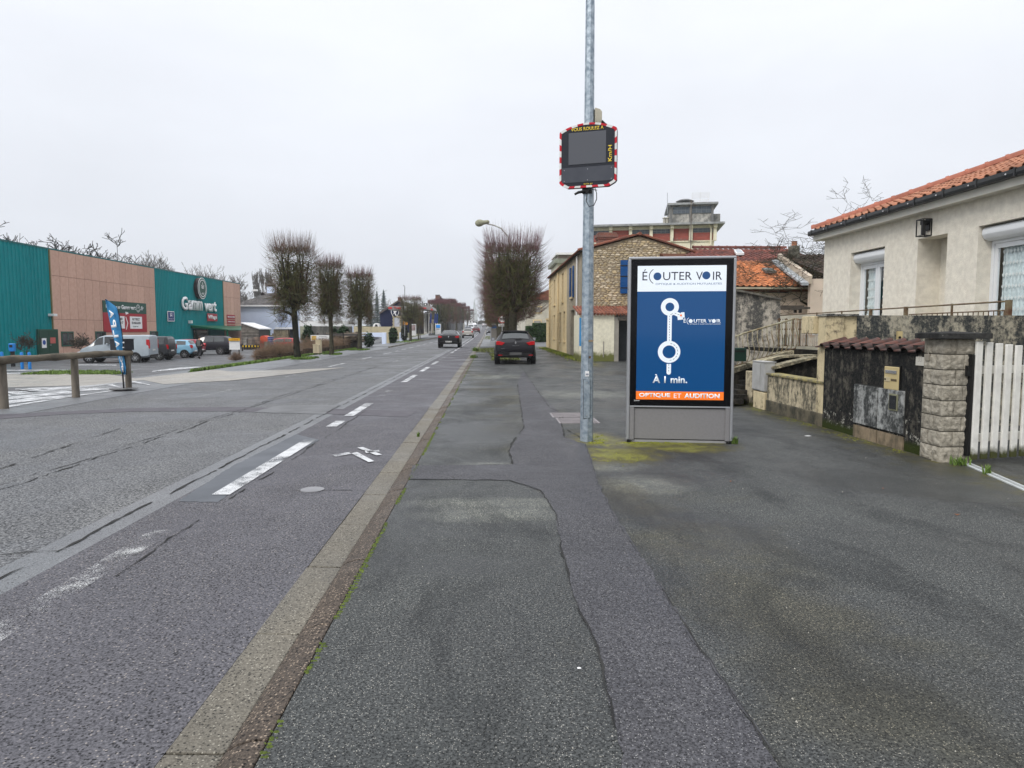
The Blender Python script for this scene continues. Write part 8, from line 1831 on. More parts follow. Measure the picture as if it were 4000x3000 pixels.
def round_shrub(label, px, pyb, w, h, seed, n=900):
 c = GP(px, pyb); t = thing('round_shrub', label, 'shrub', tuple(c), 0, 'low bare shrubs at the car park corner'); rd = random.Random(seed); mb = MB()
 for i in range(n):
  a, e = rd.uniform(0, 6.28), rd.uniform(.15, 1.5); d = Vector((cos(a) * cos(e) * w, sin(a) * cos(e) * w, sin(e) * h)); p = d * rd.uniform(.0, .65); twig(mb, p, d + Vector((rd.uniform(-1, 1), rd.uniform(-1, 1), rd.uniform(-.3, 1))) * .25, d.length * rd.uniform(.3, .6), .007, rd, .2)
 mb.build('twigs', HB, t, fixn=False)
round_shrub('low rounded bare shrub nearest the parked black off-road car', 922, 1408, .75, .65, 1); round_shrub('second low bare shrub, right of the rounded one at the hedge start', 1008, 1398, .65, .6, 2, 800)
def hy_(px, py): c = GP(px, py); return c
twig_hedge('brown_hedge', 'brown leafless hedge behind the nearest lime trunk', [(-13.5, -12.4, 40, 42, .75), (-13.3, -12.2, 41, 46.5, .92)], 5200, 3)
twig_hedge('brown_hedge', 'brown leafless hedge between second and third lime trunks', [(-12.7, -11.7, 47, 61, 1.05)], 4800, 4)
twig_hedge('bramble', 'tangle of dry stems behind the hedge near the wire fence', [(-16.6, -15.2, 50, 53, 1.5), (-16.3, -14, 53, 58, 1.5)], 1100, 5, 'brambles', .6)
# things behind the hedge
def pbox(px0, px1, pyt, pyb, Y_, dpt, name, mat, par, bev=0):
 a_, b_ = PY(px0, pyb, Y_), PY(px1, pyt, Y_); mb = MB(); mb.box(a_.x, b_.x, Y_, Y_ + dpt, a_.z, b_.z); return mb.build(name, mat, par, world=True, bevel=bev)
def pthing(name, label, cat, px, py, Y_, group=None): p = PY(px, py, Y_); return thing(name, label, cat, (p.x, Y_, gz(p.x, Y_)), 0, group)
CABC = M('cabinet_cream', (.58, .50, .35), (.5, .43, .3), rough=.6)
for k, (a, b, t_, lab) in enumerate(((1222, 1235, 1347, 'lowest cream utility cabinet before the hedge, left one'), (1235, 1247, 1350, 'middle cream utility cabinet before the hedge'), (1232, 1254, 1330, 'tallest cream utility cabinet standing behind the two low ones'))):
 Y_ = 46 if k < 2 else 46.6; t = pthing('utility_cabinet', lab, 'cabinet', (a + b) / 2, 1374, Y_, 'cream cabinets before the hedge'); c0, c1 = PY(a, t_, Y_), PY(b, 1376, Y_)
 mb = MB(); mb.box(c0.x, c1.x, Y_, Y_ + .3, -.05, c0.z); mb.build('body', CABC, t, world=True, bevel=.015); mb = MB(); mb.box(c0.x - .02, c1.x + .02, Y_ - .03, Y_ + .32, c0.z, c0.z + .04); mb.build('lid', CABC, t, world=True); mb = MB(); mb.box(c0.x + .03, c1.x - .03, Y_ - .012, Y_ - .002, .25, c0.z - .05); mb.build('door', CABC, t, world=True)
YB_ = 56; bn2 = pthing('wall_banner', 'white advertising banner with yellow picture hung above the hedge', 'banner', 1250, 1340, YB_)
a_, b_ = PY(1214, 1332, YB_), PY(1287, 1309, YB_); mb = MB(); mb.box(a_.x, b_.x, YB_ - .02, YB_, a_.z, b_.z); mb.build('cloth', WHITEM, bn2, world=True)
mb = MB(); W_, H_ = b_.x - a_.x, b_.z - a_.z
for i in range(4):
 for j in range(3): mb.box(a_.x + W_ * (.05 + i * .065), a_.x + W_ * (.105 + i * .065), YB_ - .035, YB_ - .021, a_.z + H_ * (.15 + j * .25), a_.z + H_ * (.36 + j * .25))
mb.build('yellow_picture', M('banner_yellow', (.7, .42, .02)), bn2, world=True)
text_obj('Aménagements', W_ * .4, H_ * .22, LETK, bn2, wm(frame((a_.x + W_ * .45, YB_ - .022, a_.z + H_ * .62), (1, 0, 0), (0, 0, 1)), bn2)); text_obj('Jardins', W_ * .35, H_ * .28, LETK, bn2, wm(frame((a_.x + W_ * .42, YB_ - .022, a_.z + H_ * .2), (1, 0, 0), (0, 0, 1)), bn2), bold=.02)
wf = pthing('wire_fence', 'dark mesh fence panels on posts behind the banner', 'fence', 1300, 1340, 57)
pbox(1262, 1400, 1303, 1312, 57, .1, 'rail', M('fence_dark', (.09, .08, .075)), wf)
for px in (1240, 1290, 1340, 1398): pbox(px, px + 3, 1300, 1372, 57, .1, 'post', DARKT, wf)
lg = pthing('branch_heap', 'heap of cut branches and logs above the hedge', 'log heap', 1340, 1330, 59); rd = random.Random(8); mb = MB()
for i in range(130):
 px, py = rd.uniform(1298, 1396), rd.uniform(1302, 1332); c = PY(px, py, 59 + rd.uniform(0, 1.5)); a = rd.uniform(-.3, .3); L = rd.uniform(.5, 1.6); r = rd.uniform(.03, .07); mb.tube([(c.x - L / 2, c.y, c.z - a * L / 2), (c.x + L / 2, c.y + rd.uniform(-.4, .4), c.z + a * L / 2)], r, 6)
mb.build('branches', M('cut_branch', (.30, .25, .19), (.08, .065, .05), scale=4, rough=.9, obj=False), lg, world=True)
mb = MB(); a_, b_ = PY(1298, 1352, 59.5), PY(1396, 1322, 59.5); mb.box(a_.x, b_.x, 59.4, 60.5, a_.z - .5, b_.z); mb.build('heap_core', DARKT, lg, world=True)
gw3 = pthing('grey_wall', 'long dark grey wall with white roof edge behind the limes', 'wall', 1260, 1300, 66)
GDW = stained('grey_dark_wall', (.20, .19, .17), (.08, .08, .075), amount=.48, scale=1.2); pbox(1190, 1372, 1275, 1352, 66, .4, 'wall', GDW, gw3); pbox(1168, 1345, 1253, 1274, 66.5, 5, 'white_roof_edge', WHITEM, gw3)
WW = stained('white_stained_wall', (.62, .63, .68), (.25, .22, .21), amount=.60, scale=1.4, rough=.85); BWH = M('pale_blue_render', (.66, .74, .90), (.62, .70, .86), scale=1, rough=.85, obj=False); YWL = stained('yellow_old_wall', (.56, .49, .33), (.34, .30, .21), amount=.55, scale=.9)
ww = thing('white_wall', 'low white wall with dark drip stains beside the third lime', 'wall', tuple(GP(1450, 1340)))
P_ = [GP(1408, 1352), GP(1440, 1346), GP(1470, 1339), GP(1492, 1331)];
for a_, b_ in zip(P_, P_[1:]):
 h = PY(1450, 1312, 62).z - .0; mb = MB(); n = Vector((.0, .25, 0)); mb.hexa([(a_.x, a_.y, -.1), (b_.x, b_.y, -.1), (b_.x, b_.y + .25, -.1), (a_.x, a_.y + .25, -.1)], [(a_.x, a_.y, h), (b_.x, b_.y, h), (b_.x, b_.y + .25, h), (a_.x, a_.y + .25, h)]); mb.build('wall', WW, ww, world=True)
 mb = MB(); mb.hexa([(a_.x, a_.y - .04, h), (b_.x, b_.y - .04, h), (b_.x, b_.y + .3, h), (a_.x, a_.y + .3, h)], [(a_.x, a_.y - .04, h + .07), (b_.x, b_.y - .04, h + .07), (b_.x, b_.y + .3, h + .07), (a_.x, a_.y + .3, h + .07)]); mb.build('coping', GDW, ww, world=True)
for (a, b, t_, bt, Y_, m_, lab, nm) in ((1491, 1507, 1299, 1334, 80, BWH, 'pale blue white pier at the end of the stained white wall', 'pier'), (1508, 1530, 1298, 1322, 86, YWL, 'short yellow wall piece right of the pale pier', 'wall_piece'), (1560, 1573, 1298, 1320, 92, BWH, 'pale blue gate pier left of the tangled bush', 'pier'), (1372, 1378, 1275, 1312, 70, BWH, 'slim pale post left of the yellow wall', 'pier')):
 t = pthing(nm, lab, 'pier' if nm == 'pier' else 'wall', a, bt, Y_); c0, c1 = PY(a, t_, Y_), PY(b, t_, Y_); mb = MB(); mb.box(c0.x, c1.x, Y_, Y_ + .5, gz(c0.x, Y_) - .2, c0.z); mb.build('body', m_, t, world=True, bevel=.03)
yw = pthing('yellow_wall', 'long weathered yellow wall across the road with small car roof behind', 'wall', 1450, 1300, 96); pbox(1377, 1570, 1276, 1316, 96, .4, 'wall', YWL, yw); bw2 = pthing('pale_blue_wall', 'low pale blue white wall below the yellow wall', 'wall', 1440, 1310, 90); pbox(1412, 1492, 1299, 1316, 90, .3, 'wall', BWH, bw2)
cw = pthing('white_car_roof', 'white rounded car seen over the yellow wall', 'car', 1470, 1270, 99); mb = MB(); c0, c1 = PY(1456, 1277, 99), PY(1482, 1262, 99); L = c1.x - c0.x; H = c1.z - c0.z
mb.prism([(c0.x, 99, c0.z - .6), (c1.x, 99, c0.z - .6), (c1.x, 99, c0.z + H * .2), (c1.x - L * .2, 99, c0.z + H * .85), (c0.x + L * .45, 99, c1.z), (c0.x + L * .15, 99, c0.z + H * .8), (c0.x, 99, c0.z + H * .2)], (0, 1.6, 0)); mb.build('body', WHITEM, cw, world=True, bevel=.1); mb = MB(); mb.prism([(c0.x + L * .3, 98.97, c0.z + H * .1), (c1.x - L * .25, 98.97, c0.z + H * .1), (c1.x - L * .33, 98.97, c0.z + H * .6), (c0.x + L * .42, 98.97, c0.z + H * .7)], (0, .02, 0)); mb.build('window', glass_dark(), cw, world=True)
# blue white house, shed and stair
YH = 108; bh = pthing('blue_white_house', 'pale blue white house with low grey tiled hip roof and chimney', 'house', 1000, 1300, YH)
GT = M('grey_tile', (.135, .125, .12), (.07, .065, .065), scale=1, rough=.8, rnd=.25, obj=False); xL, xR = PY(932, 1200, YH).x, PY(1082, 1200, YH).x; zE = PY(950, 1192, YH).z; gB = gz(-30, YH)
mb = MB(); mb.box(xL, xR, YH, YH + 9, gB - .3, zE); mb.build('wall', BWH, bh, world=True); mb = MB(); mb.box(xR, xR + 1.0, YH + 1.5, YH + 9, gB - .3, zE); mb.build('side_wall', BWH, bh, world=True)
ap_ = PY(990, 1137, YH + 4.5); upv = Vector((0, 4.5, ap_.z - zE));
tiled_slope(bh, (xL - .5, YH - .5, zE - .05), (1, 0, 0), Vector((0, 5.0, ap_.z - zE)), int((xR + 1.0 - xL + .5) / .42), 12, .42, .42, GT, ok=lambda u, v: (u > v * .9 - .2) and (u < (xR + 1.2 - xL + .5) - v * .95), limit=150, h=.05)
mb = MB(); e0 = zE - .12; X0, X1, Yb0, Yb1 = xL - .55, xR + 1.3, YH - .55, YH + 9.6; A4 = [(X0, Yb0, e0), (X1, Yb0, e0), (X1, Yb1, e0), (X0, Yb1, e0)]; q0, q1 = (X0 + 4.9, YH + 4.5, ap_.z - .12), (X1 - 5.0, YH + 4.5, ap_.z - .12)
mb.add(A4 + [q0, q1], [(0, 1, 5, 4), (1, 2, 5), (2, 3, 4, 5), (3, 0, 4), (3, 2, 1, 0)]); mb.build('roof', GT, bh, world=True)
mb = MB(); mb.box(X0 - .02, X1 + .02, Yb0 - .05, Yb0 + .02, e0 - .10, e0 + .12); mb.build('gutter', WHITEM, bh, world=True)
pbox(1043, 1067, 1120, 1168, YH + 4, .9, 'chimney', BWH, bh); pbox(1043, 1067, 1108, 1113, YH + 4, .9, 'chimney_cap', M('cap_grey', (.2, .19, .17)), bh); pbox(1046, 1064, 1113, 1120, YH + 4.2, .5, 'chimney_opening', DARKT, bh)
pbox(985, 1003, 1130, 1137, YH + 4.5, .6, 'ridge_vent', WHITEM, bh)
sd = pthing('wooden_shed', 'grey weathered wooden shed with sloping roof beside the shop end', 'shed', 975, 1330, 84); P = [PY(x, y_, 84) for x, y_ in ((943, 1375), (1011, 1375), (1011, 1284), (943, 1262))]
mb = MB(); mb.prism([tuple(p) for p in P], (0, 4, 0)); mb.build('core', M('shed_dark', (.05, .045, .04)), sd, world=True)
SHB = M('shed_board', (.20, .18, .155), (.10, .09, .08), scale=3, rough=.9, rnd=.3, obj=False)
for k in range(17):
 y_ = 1268 + k * 6; xr = 1011; xl = 943;
 if y_ < 1284: xr = 945 + (y_ - 1262) * 3.0
 a_, b_ = PY(xl, y_ + 5.4, 83.95), PY(xr, y_, 83.95); mb = MB(); mb.box(a_.x, b_.x, 83.9, 83.97, a_.z, b_.z); mb.build('board', SHB, sd, world=True)
P = [PY(x, y_, 83.7) for x, y_ in ((941, 1263), (1014, 1287), (1014, 1283), (941, 1259))]; mb = MB(); mb.prism([tuple(p) for p in P], (0, 4.6, 0)); mb.build('roof', WHITEM, sd, world=True)
stt = pthing('outside_stair', 'outside stair with white landing and thin railing at the pale blue house', 'stair', 1050, 1330, 102)
SDK = stained('dry_stone', (.30, .25, .17), (.12, .10, .07), amount=.5, scale=1.5, streak=False)
for k in range(7): pbox(1035 + k * 7, 1125, 1327 - k * 6.1 - 0, 1340 - k * 6.1, 101 - k * .02, 1.6 + k * .02, 'step', SDK if k < 6 else WHITEM, stt)
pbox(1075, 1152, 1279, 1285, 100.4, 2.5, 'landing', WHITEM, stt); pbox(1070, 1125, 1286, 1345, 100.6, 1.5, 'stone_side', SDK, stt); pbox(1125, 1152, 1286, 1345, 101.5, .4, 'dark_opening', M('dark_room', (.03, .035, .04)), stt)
sr_ = pthing('stair_handrail', 'thin grey railing of the outside stair', 'railing', 1060, 1290, 100)
mb = MB(); R_ = M('railing_grey', (.42, .47, .55)); mb.tube([tuple(PY(1025, 1284, 100)), tuple(PY(1078, 1252, 100)), tuple(PY(1113, 1262, 100))], .03, 5); mb.build('top_rail', R_, sr_, world=True)
for k in range(19):
 px = 1025 + k * 4.8; yt = 1284 - (px - 1025) * .60 if px < 1078 else 1252 + (px - 1078) * .28; yb_ = 1310 - (px - 1025) * .62 if px < 1078 else 1279; mb = MB(); mb.tube([tuple(PY(px, yt, 100)), tuple(PY(px, yb_, 100))], .014, 4); mb.build('baluster', R_, sr_, world=True)
yr = pthing('promotion_trolley', 'white trailer board with yellow top strip near the shop entrance', 'advertising board', 915, 1370, 63); pbox(896, 936, 1330, 1366, 63, .1, 'white_board', WHITEM, yr); pbox(893, 936, 1321, 1331, 62.9, .1, 'yellow_strip', M('strip_yellow', (.75, .42, .02)), yr)
a_, b_ = PY(903, 1329, 62.88), PY(930, 1323, 62.88); text_obj('1+1 gratuit', b_.x - a_.x, b_.z - a_.z, RED, yr, wm(frame((a_.x, 62.89, a_.z), (1, 0, 0), (0, 0, 1)), yr)); pbox(896, 899, 1366, 1386, 63, .1, 'leg', DARKT, yr); pbox(932, 935, 1366, 1386, 63, .1, 'leg', DARKT, yr)
bb = pthing('striped_barrier', 'yellow and black striped barrier bar before the stacked goods', 'barrier', 975, 1352, 58)
for k in range(11): pbox(946 + k * 6, 951.4 + k * 6, 1349, 1356, 58, .12, 'stripe', M('bar_yellow', (.65, .42, .02)) if k % 2 == 0 else BLACKM, bb)
for px in (944, 1010): pbox(px, px + 3, 1345, 1372, 58, .12, 'post', DARKT, bb)
rd = random.Random(41)
for k, (a, b, t_, bt, Y_, cc, nm, lab) in enumerate(((950, 964, 1318, 1348, 61, (.32, .30, .27), 'goods_stack', 'grey stacked goods left of the shed front'), (967, 985, 1322, 1348, 61, (.22, .18, .15), 'goods_stack', 'brown stacked goods before the wooden shed'), (988, 1006, 1316, 1347, 62, (.30, .22, .17), 'goods_stack', 'reddish brown stacked goods beside the orange playhouse'), (1045, 1058, 1315, 1362, 60, (.03, .05, .30), 'blue_stack', 'tall stack of dark blue crates with pale edges'), (1032, 1044, 1334, 1364, 59, (.22, .25, .22), 'green_bin', 'grey green container left of the blue crate stack'))):
 t = pthing(nm, lab, 'stack', a, bt, Y_); n = 6
 for i in range(n):
  u = (bt - t_) / n; pbox(a + rd.uniform(0, 1.5), b - rd.uniform(0, 1.5), t_ + i * u + .8, t_ + (i + 1) * u, Y_, .8, 'crate', M('stack_%d' % k, cc, tuple(x * .6 for x in cc), rnd=.3), t)
  if k == 3: pbox(a, b, t_ + i * u, t_ + i * u + .8, Y_ - .03, .85, 'crate_edge', WHITEM, t)
 pbox(a + 1, b - 1, bt, bt + 18, Y_, .6, 'pallet', DARKT, t)
od = pthing('orange_playhouse', 'orange red rounded plastic house among the goods', 'playhouse', 1030, 1340, 63); c0, c1 = PY(1012, 1340, 63), PY(1044, 1311, 63)
mb = MB(); P = [(c0.x + (c1.x - c0.x) * (.5 - .5 * cos(pi * i / 10)), 63, c0.z + (c1.z - c0.z) * sin(pi * i / 10) ** .6) for i in range(11)]; mb.prism(P, (0, 1.2, 0)); mb.build('roof', M('orange_plastic', (.62, .11, .04), (.5, .06, .04), scale=2), od, world=True); pbox(1014, 1042, 1340, 1362, 63.1, 1, 'body', M('stack_9', (.4, .12, .08)), od)
# navy building, canopy and far houses
YN_ = 106; NV = M('navy_render', (.012, .018, .06), (.010, .015, .05), rough=.7); nb_ = pthing('navy_building', 'navy blue gabled building with quoined window and white shield emblem', 'shop', 1560, 1290, YN_)
P = [PY(x, y_, YN_) for x, y_ in ((1486, 1300), (1650, 1300), (1650, 1240), (1566, 1180), (1553, 1180), (1484, 1224))]; mb = MB(); mb.prism([tuple(p) for p in P], (0, 12, 0)); mb.build('wall', NV, nb_, world=True)
for (x0, y0_, x1, y1_) in ((1481, 1227, 1556, 1178), (1656, 1244, 1562, 1177)):
 a_, b_ = PY(x0, y0_, YN_ - .3), PY(x1, y1_, YN_ - .3); mb = MB(); mb.prism([tuple(a_), tuple(b_), (b_.x, b_.y, b_.z + .25), (a_.x, a_.y, a_.z + .25)], (0, 13, 0)); mb.build('roof', M('slate_roof', (.16, .13, .115), (.10, .085, .08), scale=1), nb_, world=True)
pbox(1554, 1566, 1161, 1184, YN_ + 2, 1, 'chimney', BRK, nb_)
qs = M('quoin_cream', (.55, .47, .32), rough=.8)
for k in range(6):
 w_ = 7 if k % 2 else 5; pbox(1540 - w_, 1540, 1241 + k * 6, 1246.6 + k * 6, YN_ - .12, .11, 'quoin', qs, nb_); pbox(1561, 1561 + w_, 1241 + k * 6, 1246.6 + k * 6, YN_ - .12, .11, 'quoin', qs, nb_)
pbox(1533, 1567, 1234, 1240.6, YN_ - .12, .11, 'lintel', qs, nb_); pbox(1540, 1561, 1241, 1276, YN_ - .06, .05, 'window', M('blind_white', (.62, .65, .72)), nb_)
mb = MB(); c0 = PY(1543, 1222, YN_ - .1)
def shield(s): return [(c0.x + x * s, YN_ - .1, c0.z + z * s) for x, z in ((-.62, .7), (0, .85), (.62, .7), (.6, 0), (.35, -.55), (0, -.85), (-.35, -.55), (-.6, 0))]
mb.prism(shield(1.0), (0, .09, 0)); mb.build('shield', LETW, nb_, world=True); mb = MB(); mb.prism([(x, y_ - .02, z) for x, y_, z in shield(.84)], (0, .015, 0)); mb.build('shield_ground', NV, nb_, world=True)
mb = MB(); mb.prism([(c0.x + x, YN_ - .14, c0.z + z) for x, z in ((-.3, .35), (.1, .5), (.3, .2), (.05, .0), (.3, -.45), (.05, -.4), (-.1, -.05), (-.3, -.3), (-.15, .1))], (0, .015, 0)); mb.build('animal_mark', LETW, nb_, world=True)
mb = MB(); mb.tube([tuple(PY(1563, 1216, YN_ - .1)), tuple(PY(1572, 1210, YN_ - .1)), tuple(PY(1566, 1222, YN_ - .1)), tuple(PY(1576, 1220, YN_ - .1))], .07, 5); mb.build('white_letter', LETW, nb_, world=True)
YC = 98; cp = pthing('station_canopy', 'grey service station canopy band with red lettering above the limes', 'canopy', 1600, 1300, YC); CPB = M('canopy_grey', (.30, .29, .29), (.26, .25, .25), rough=.6)
pbox(1517, 1678, 1195, 1210, YC, 6, 'band', CPB, cp); P = [PY(x, y_, YC) for x, y_ in ((1678, 1195), (1690, 1201), (1694, 1212), (1678, 1212))]; mb = MB(); mb.prism([tuple(p) for p in P], (0, 6, 0)); mb.build('band_end', CPB, cp, world=True)
for px in (1572, 1668): pbox(px, px + 4, 1210, 1300, YC + 2, .4, 'column', M('column_pale', (.5, .5, .48)), cp)
RE = M('station_red', (.62, .02, .02), rough=.3); a_ = PY(1538, 1207, YC - .1); b_ = PY(1568, 1198, YC - .1); text_obj('Total', b_.x - a_.x, b_.z - a_.z, RE, cp, wm(frame((a_.x, YC - .08, a_.z), (1, 0, 0), (0, 0, 1)), cp), bold=.03, ext=.05)
pbox(1517, 1531, 1200, 1206, YC - .08, .07, 'red_bar', RE, cp); a_, b_ = PY(1638, 1207, YC), PY(1666, 1201, YC); text_obj('ACCESS', b_.x - a_.x, b_.z - a_.z, RE, cp, wm(frame((a_.x, YC - .08, a_.z), (1, 0, 0), (0, 0, 1)), cp), bold=.04, ext=.05)
P = [PY(x, y_, YC - .1) for x, y_ in ((1682, 1206), (1688, 1206), (1691, 1213), (1684, 1212))]; mb = MB(); mb.prism([tuple(p) for p in P], (0, .08, 0)); mb.build('red_bar', RE, cp, world=True)
os_ = pthing('orange_shop_sign', 'orange shop front strip under the grey canopy', 'shop sign', 1600, 1268, 97); pbox(1575, 1592, 1248, 1269, 97, .1, 'orange_panel', M('orange_panel', (.75, .30, .02)), os_); pbox(1636, 1643, 1245, 1256, 97, .1, 'orange_panel', M('orange_panel', (.7, .3, .02)), os_)
db = pthing('dark_forecourt_wall', 'dark panelled wall under the canopy right of the lone lime', 'wall', 1620, 1290, 104); pbox(1620, 1655, 1225, 1304, 104, .3, 'wall', M('panel_dark', (.035, .04, .055), (.06, .05, .05)), db)
for k, (a, b, t_, bt, Y_, lab, pic) in enumerate(((1601, 1625, 1266, 1311, 95, 'white poster panel with a dark motorbike picture behind the lone lime', (.20, .15, .15)), (1700, 1722, 1265, 1307, 108, 'white poster panel with blue picture left of the black saloon', (.02, .18, .50)))):
 t = pthing('roadside_poster', lab, 'poster', a, bt, Y_); pbox(a, b, t_, bt, Y_, .2, 'panel', WHITEM, t); pbox(a + 3, b - 3, t_ + 4, t_ + (25 if k == 0 else 16), Y_ - .04, .03, 'picture', M('pic_%d' % k, pic, tuple(x * 2.2 for x in pic), scale=3), t)
 if k: pbox(a + 4, b - 6, t_ + 20, t_ + 22, Y_ - .03, .02, 'print_line', M('grey_print', (.3, .32, .38)), t)
fw = pthing('fluted_gate_wall', 'white fluted wall block by the navy forecourt', 'wall', 1665, 1300, 100); pbox(1656, 1675, 1226, 1304, 100, .6, 'wall', M('white_fluted', (.62, .61, .57)), fw);
for px in (1660.5, 1666, 1671): pbox(px, px + 1.4, 1232, 1296, 99.97, .02, 'groove', M('groove_grey', (.25, .25, .25)), fw)
pbox(1655, 1676, 1222, 1226, 99.9, .8, 'cap', WHITEM, fw)
for k, (px, lab) in enumerate(((1680, 'leftmost dark blue feather flag on the forecourt'), (1697, 'middle dark blue feather flag with white mark'), (1705, 'right dark blue feather flag beside the poster panel'))):
 t = pthing('forecourt_flag', lab, 'flag', px, 1300, 112, 'dark blue flags on the forecourt'); P = [PY(px + x, y_, 112) for x, y_ in ((2, 1222), (6, 1228), (5, 1262), (-3, 1262), (0, 1240))]; mb = MB(); mb.prism([tuple(p) for p in P], (0, .05, 0)); mb.build('cloth', M('flag_navy', (.02, .05, .22), (.01, .03, .14)), t, world=True); mb = MB(); mb.tube([tuple(PY(px + 5, 1303, 112.1)), tuple(PY(px + 3, 1221, 112.1))], .04, 5); mb.build('pole', WHITEM, t, world=True)
ps2 = pthing('square_hanging_sign', 'small black square sign with white ring on a tall post by the canopy', 'sign', 1651, 1300, 99); pbox(1654, 1670, 1184, 1194, 99, .15, 'panel', BLACKM, ps2); pbox(1650, 1651.6, 1178, 1304, 99, .15, 'post', DARKT, ps2); pbox(1659, 1664.5, 1186.5, 1191.5, 98.95, .04, 'white_mark', WHITEM, ps2)
lmp = pthing('street_lamp', 'thin distant street lamp rising behind the lone lime crown', 'lamp post', 1581, 1300, 90); mb = MB(); mb.tube([tuple(PY(1581, 1312, 90)), tuple(PY(1581, 1120, 90)), tuple(PY(1579, 1116, 90)), tuple(PY(1574, 1115, 90))], .06, 6); mb.build('pole', STEEL, lmp, world=True)
ub = pthing('utility_pole', 'grey concrete utility pole left of the lone lime', 'pole', 1571, 1310, 93); mb = MB(); mb.tube([tuple(PY(1571, 1313, 93)), tuple(PY(1570, 1200, 93))], [.17, .12], 8); mb.build('pole', M('pole_grey', (.22, .22, .21)), ub, world=True)
pbox(1574, 1590, 1268, 1304, 101, .2, 'mesh_panel', M('mesh_green', (.05, .08, .06)), ub) if False else None
YG2 = 158; RG = M('slate_grey', (.13, .13, .135), (.09, .09, .095), scale=.6, rough=.8); HS2 = stained('house_stone_far', (.40, .37, .31), (.28, .26, .22), amount=.5, scale=.5)
h_ = pthing('slate_house', 'tall slate roofed house with massive brick chimney beyond the forecourt', 'house', 1708, 1300, YG2)
P = [PY(x, y_, YG2) for x, y_ in ((1674, 1310), (1760, 1310), (1760, 1216), (1724, 1162), (1718, 1162), (1674, 1210))]; mb = MB(); mb.prism([tuple(p) for p in P], (0, 14, 0)); mb.build('wall', RG, h_, world=True)
pbox(1701, 1717, 1152, 1190, YG2 - 1, 1.2, 'chimney', BRK, h_); pbox(1700, 1718, 1151, 1154, YG2 - 1.1, 1.4, 'chimney_cap', M('cap_grey', (.2, .19, .17)), h_); pbox(1719, 1723.5, 1157, 1166, YG2, 1.2, 'small_chimney', BRK, h_); pbox(1673, 1679, 1171, 1200, YG2, 1.2, 'left_chimney', HS2, h_); pbox(1683, 1694, 1172, 1190, YG2 + 2, 1.2, 'wide_chimney', HS2, h_); pbox(1733, 1744, 1176, 1196, YG2 - 1, 1.4, 'right_chimney', BRK, h_)
pbox(1676, 1712, 1238, 1300, YG2 - 8, 6, 'front_annex', HS2, h_); P = [PY(x, y_, YG2 - 8) for x, y_ in ((1655, 1240), (1716, 1240), (1712, 1222), (1660, 1218))]; mb = MB(); mb.prism([tuple(p) for p in P], (0, 6, 0)); mb.build('annex_roof', RG, h_, world=True)
pbox(1676, 1682, 1263, 1292, YG2 - 8.1, .09, 'door', BLACKM, h_); pbox(1694, 1700, 1263, 1292, YG2 - 8.1, .09, 'door', BLACKM, h_)
YG3 = 205; h3_ = pthing('slate_house', 'farther slate roofed house with brick chimney behind the reddish limes', 'house', 1780, 1280, YG3)
P = [PY(x, y_, YG3) for x, y_ in ((1745, 1300), (1800, 1300), (1799, 1195), (1776, 1186), (1765, 1180), (1745, 1190))]; mb = MB(); mb.prism([tuple(p) for p in P], (0, 14, 0)); mb.build('wall', RG, h3_, world=True); pbox(1772, 1782, 1181, 1205, YG3 - 1, 1.5, 'chimney', BRK, h3_); mb = MB(); mb.tube([tuple(PY(1798, 1200, YG3)), tuple(PY(1798, 1183, YG3))], .1, 5); mb.build('flue_pipe', DARKT, h3_, world=True)
mb = MB(); mb.tube([tuple(PY(1786, 1184, YG3)), tuple(PY(1786, 1175, YG3))], .06, 4); mb.tube([tuple(PY(1779, 1176, YG3)), tuple(PY(1790, 1175, YG3))], .05, 4); mb.build('aerial', DARKT, h3_, world=True)
for k, (a, b, t_, Y_, m_, lab) in enumerate(((1832, 1846, 1243, 330, WHITEM, 'small white gabled house at the far end of the left lime row'), (1768, 1812, 1262, 230, M('far_cream', (.45, .43, .38)), 'pale wall seen between the trunks of the reddish limes'))):
 t = pthing('far_house', lab, 'house', a, 1280, Y_); c0, c1 = PY(a, t_, Y_), PY(b, t_, Y_); g_ = gz(0, Y_); x0, x1 = c0.x, c1.x; mb = MB(); mb.prism([(x0, Y_, g_ - .3), (x1, Y_, g_ - .3), (x1, Y_, c0.z), ((x0 + x1) / 2, Y_, c0.z + (1.6 if k == 0 else .1)), (x0, Y_, c0.z)], (0, 8, 0)); mb.build('wall', m_, t, world=True)
 if k == 0: pbox(a + 5, a + 8, 1252, 1260, Y_ - .2, .15, 'window', BLACKM, t)
fr = pthing('far_hedgerow', 'hazy low line of trees and roofs closing the end of the road', 'hedgerow', 1900, 1262, 460); rd = random.Random(14); mb = MB()
for i in range(5000):
 px = rd.uniform(1835, 1925); c = PY(px, rd.uniform(1254 + 2 * sin(px * .3), 1272), 460 + rd.uniform(0, 8)); s = .5 * rd.uniform(.4, 1.2); a = rd.uniform(0, 6.28); mb.add([c + Vector((cos(a) * s, 0, sin(a) * s)), c + Vector((-sin(a) * s * .6, .2, cos(a) * s * .6)), c - Vector((cos(a) * s, 0, sin(a) * s))], [(0, 1, 2)])
mb.build('foliage', M('far_brush', (.09, .08, .07), (.05, .05, .045), rough=.95), fr, world=True, fixn=False)
YCH = 1180; chh = pthing('church', 'pale church with tall slender spire fading in the haze at the road end', 'church', 1853, 1280, YCH); c0 = PY(1853, 1212, YCH); tip = PY(1854, 1163, YCH); st_ = M('church_stone_hazed', (.42, .45, .46), (.38, .4, .4)); hw = (PY(1861, 1212, YCH).x - PY(1845, 1212, YCH).x) / 2; cx = c0.x  # distance haze partly put into the paled stone colour
mb = MB(); mb.box(cx - hw, cx + hw, YCH, YCH + 2 * hw, 3, c0.z - 3); mb.build('tower', st_, chh, world=True)
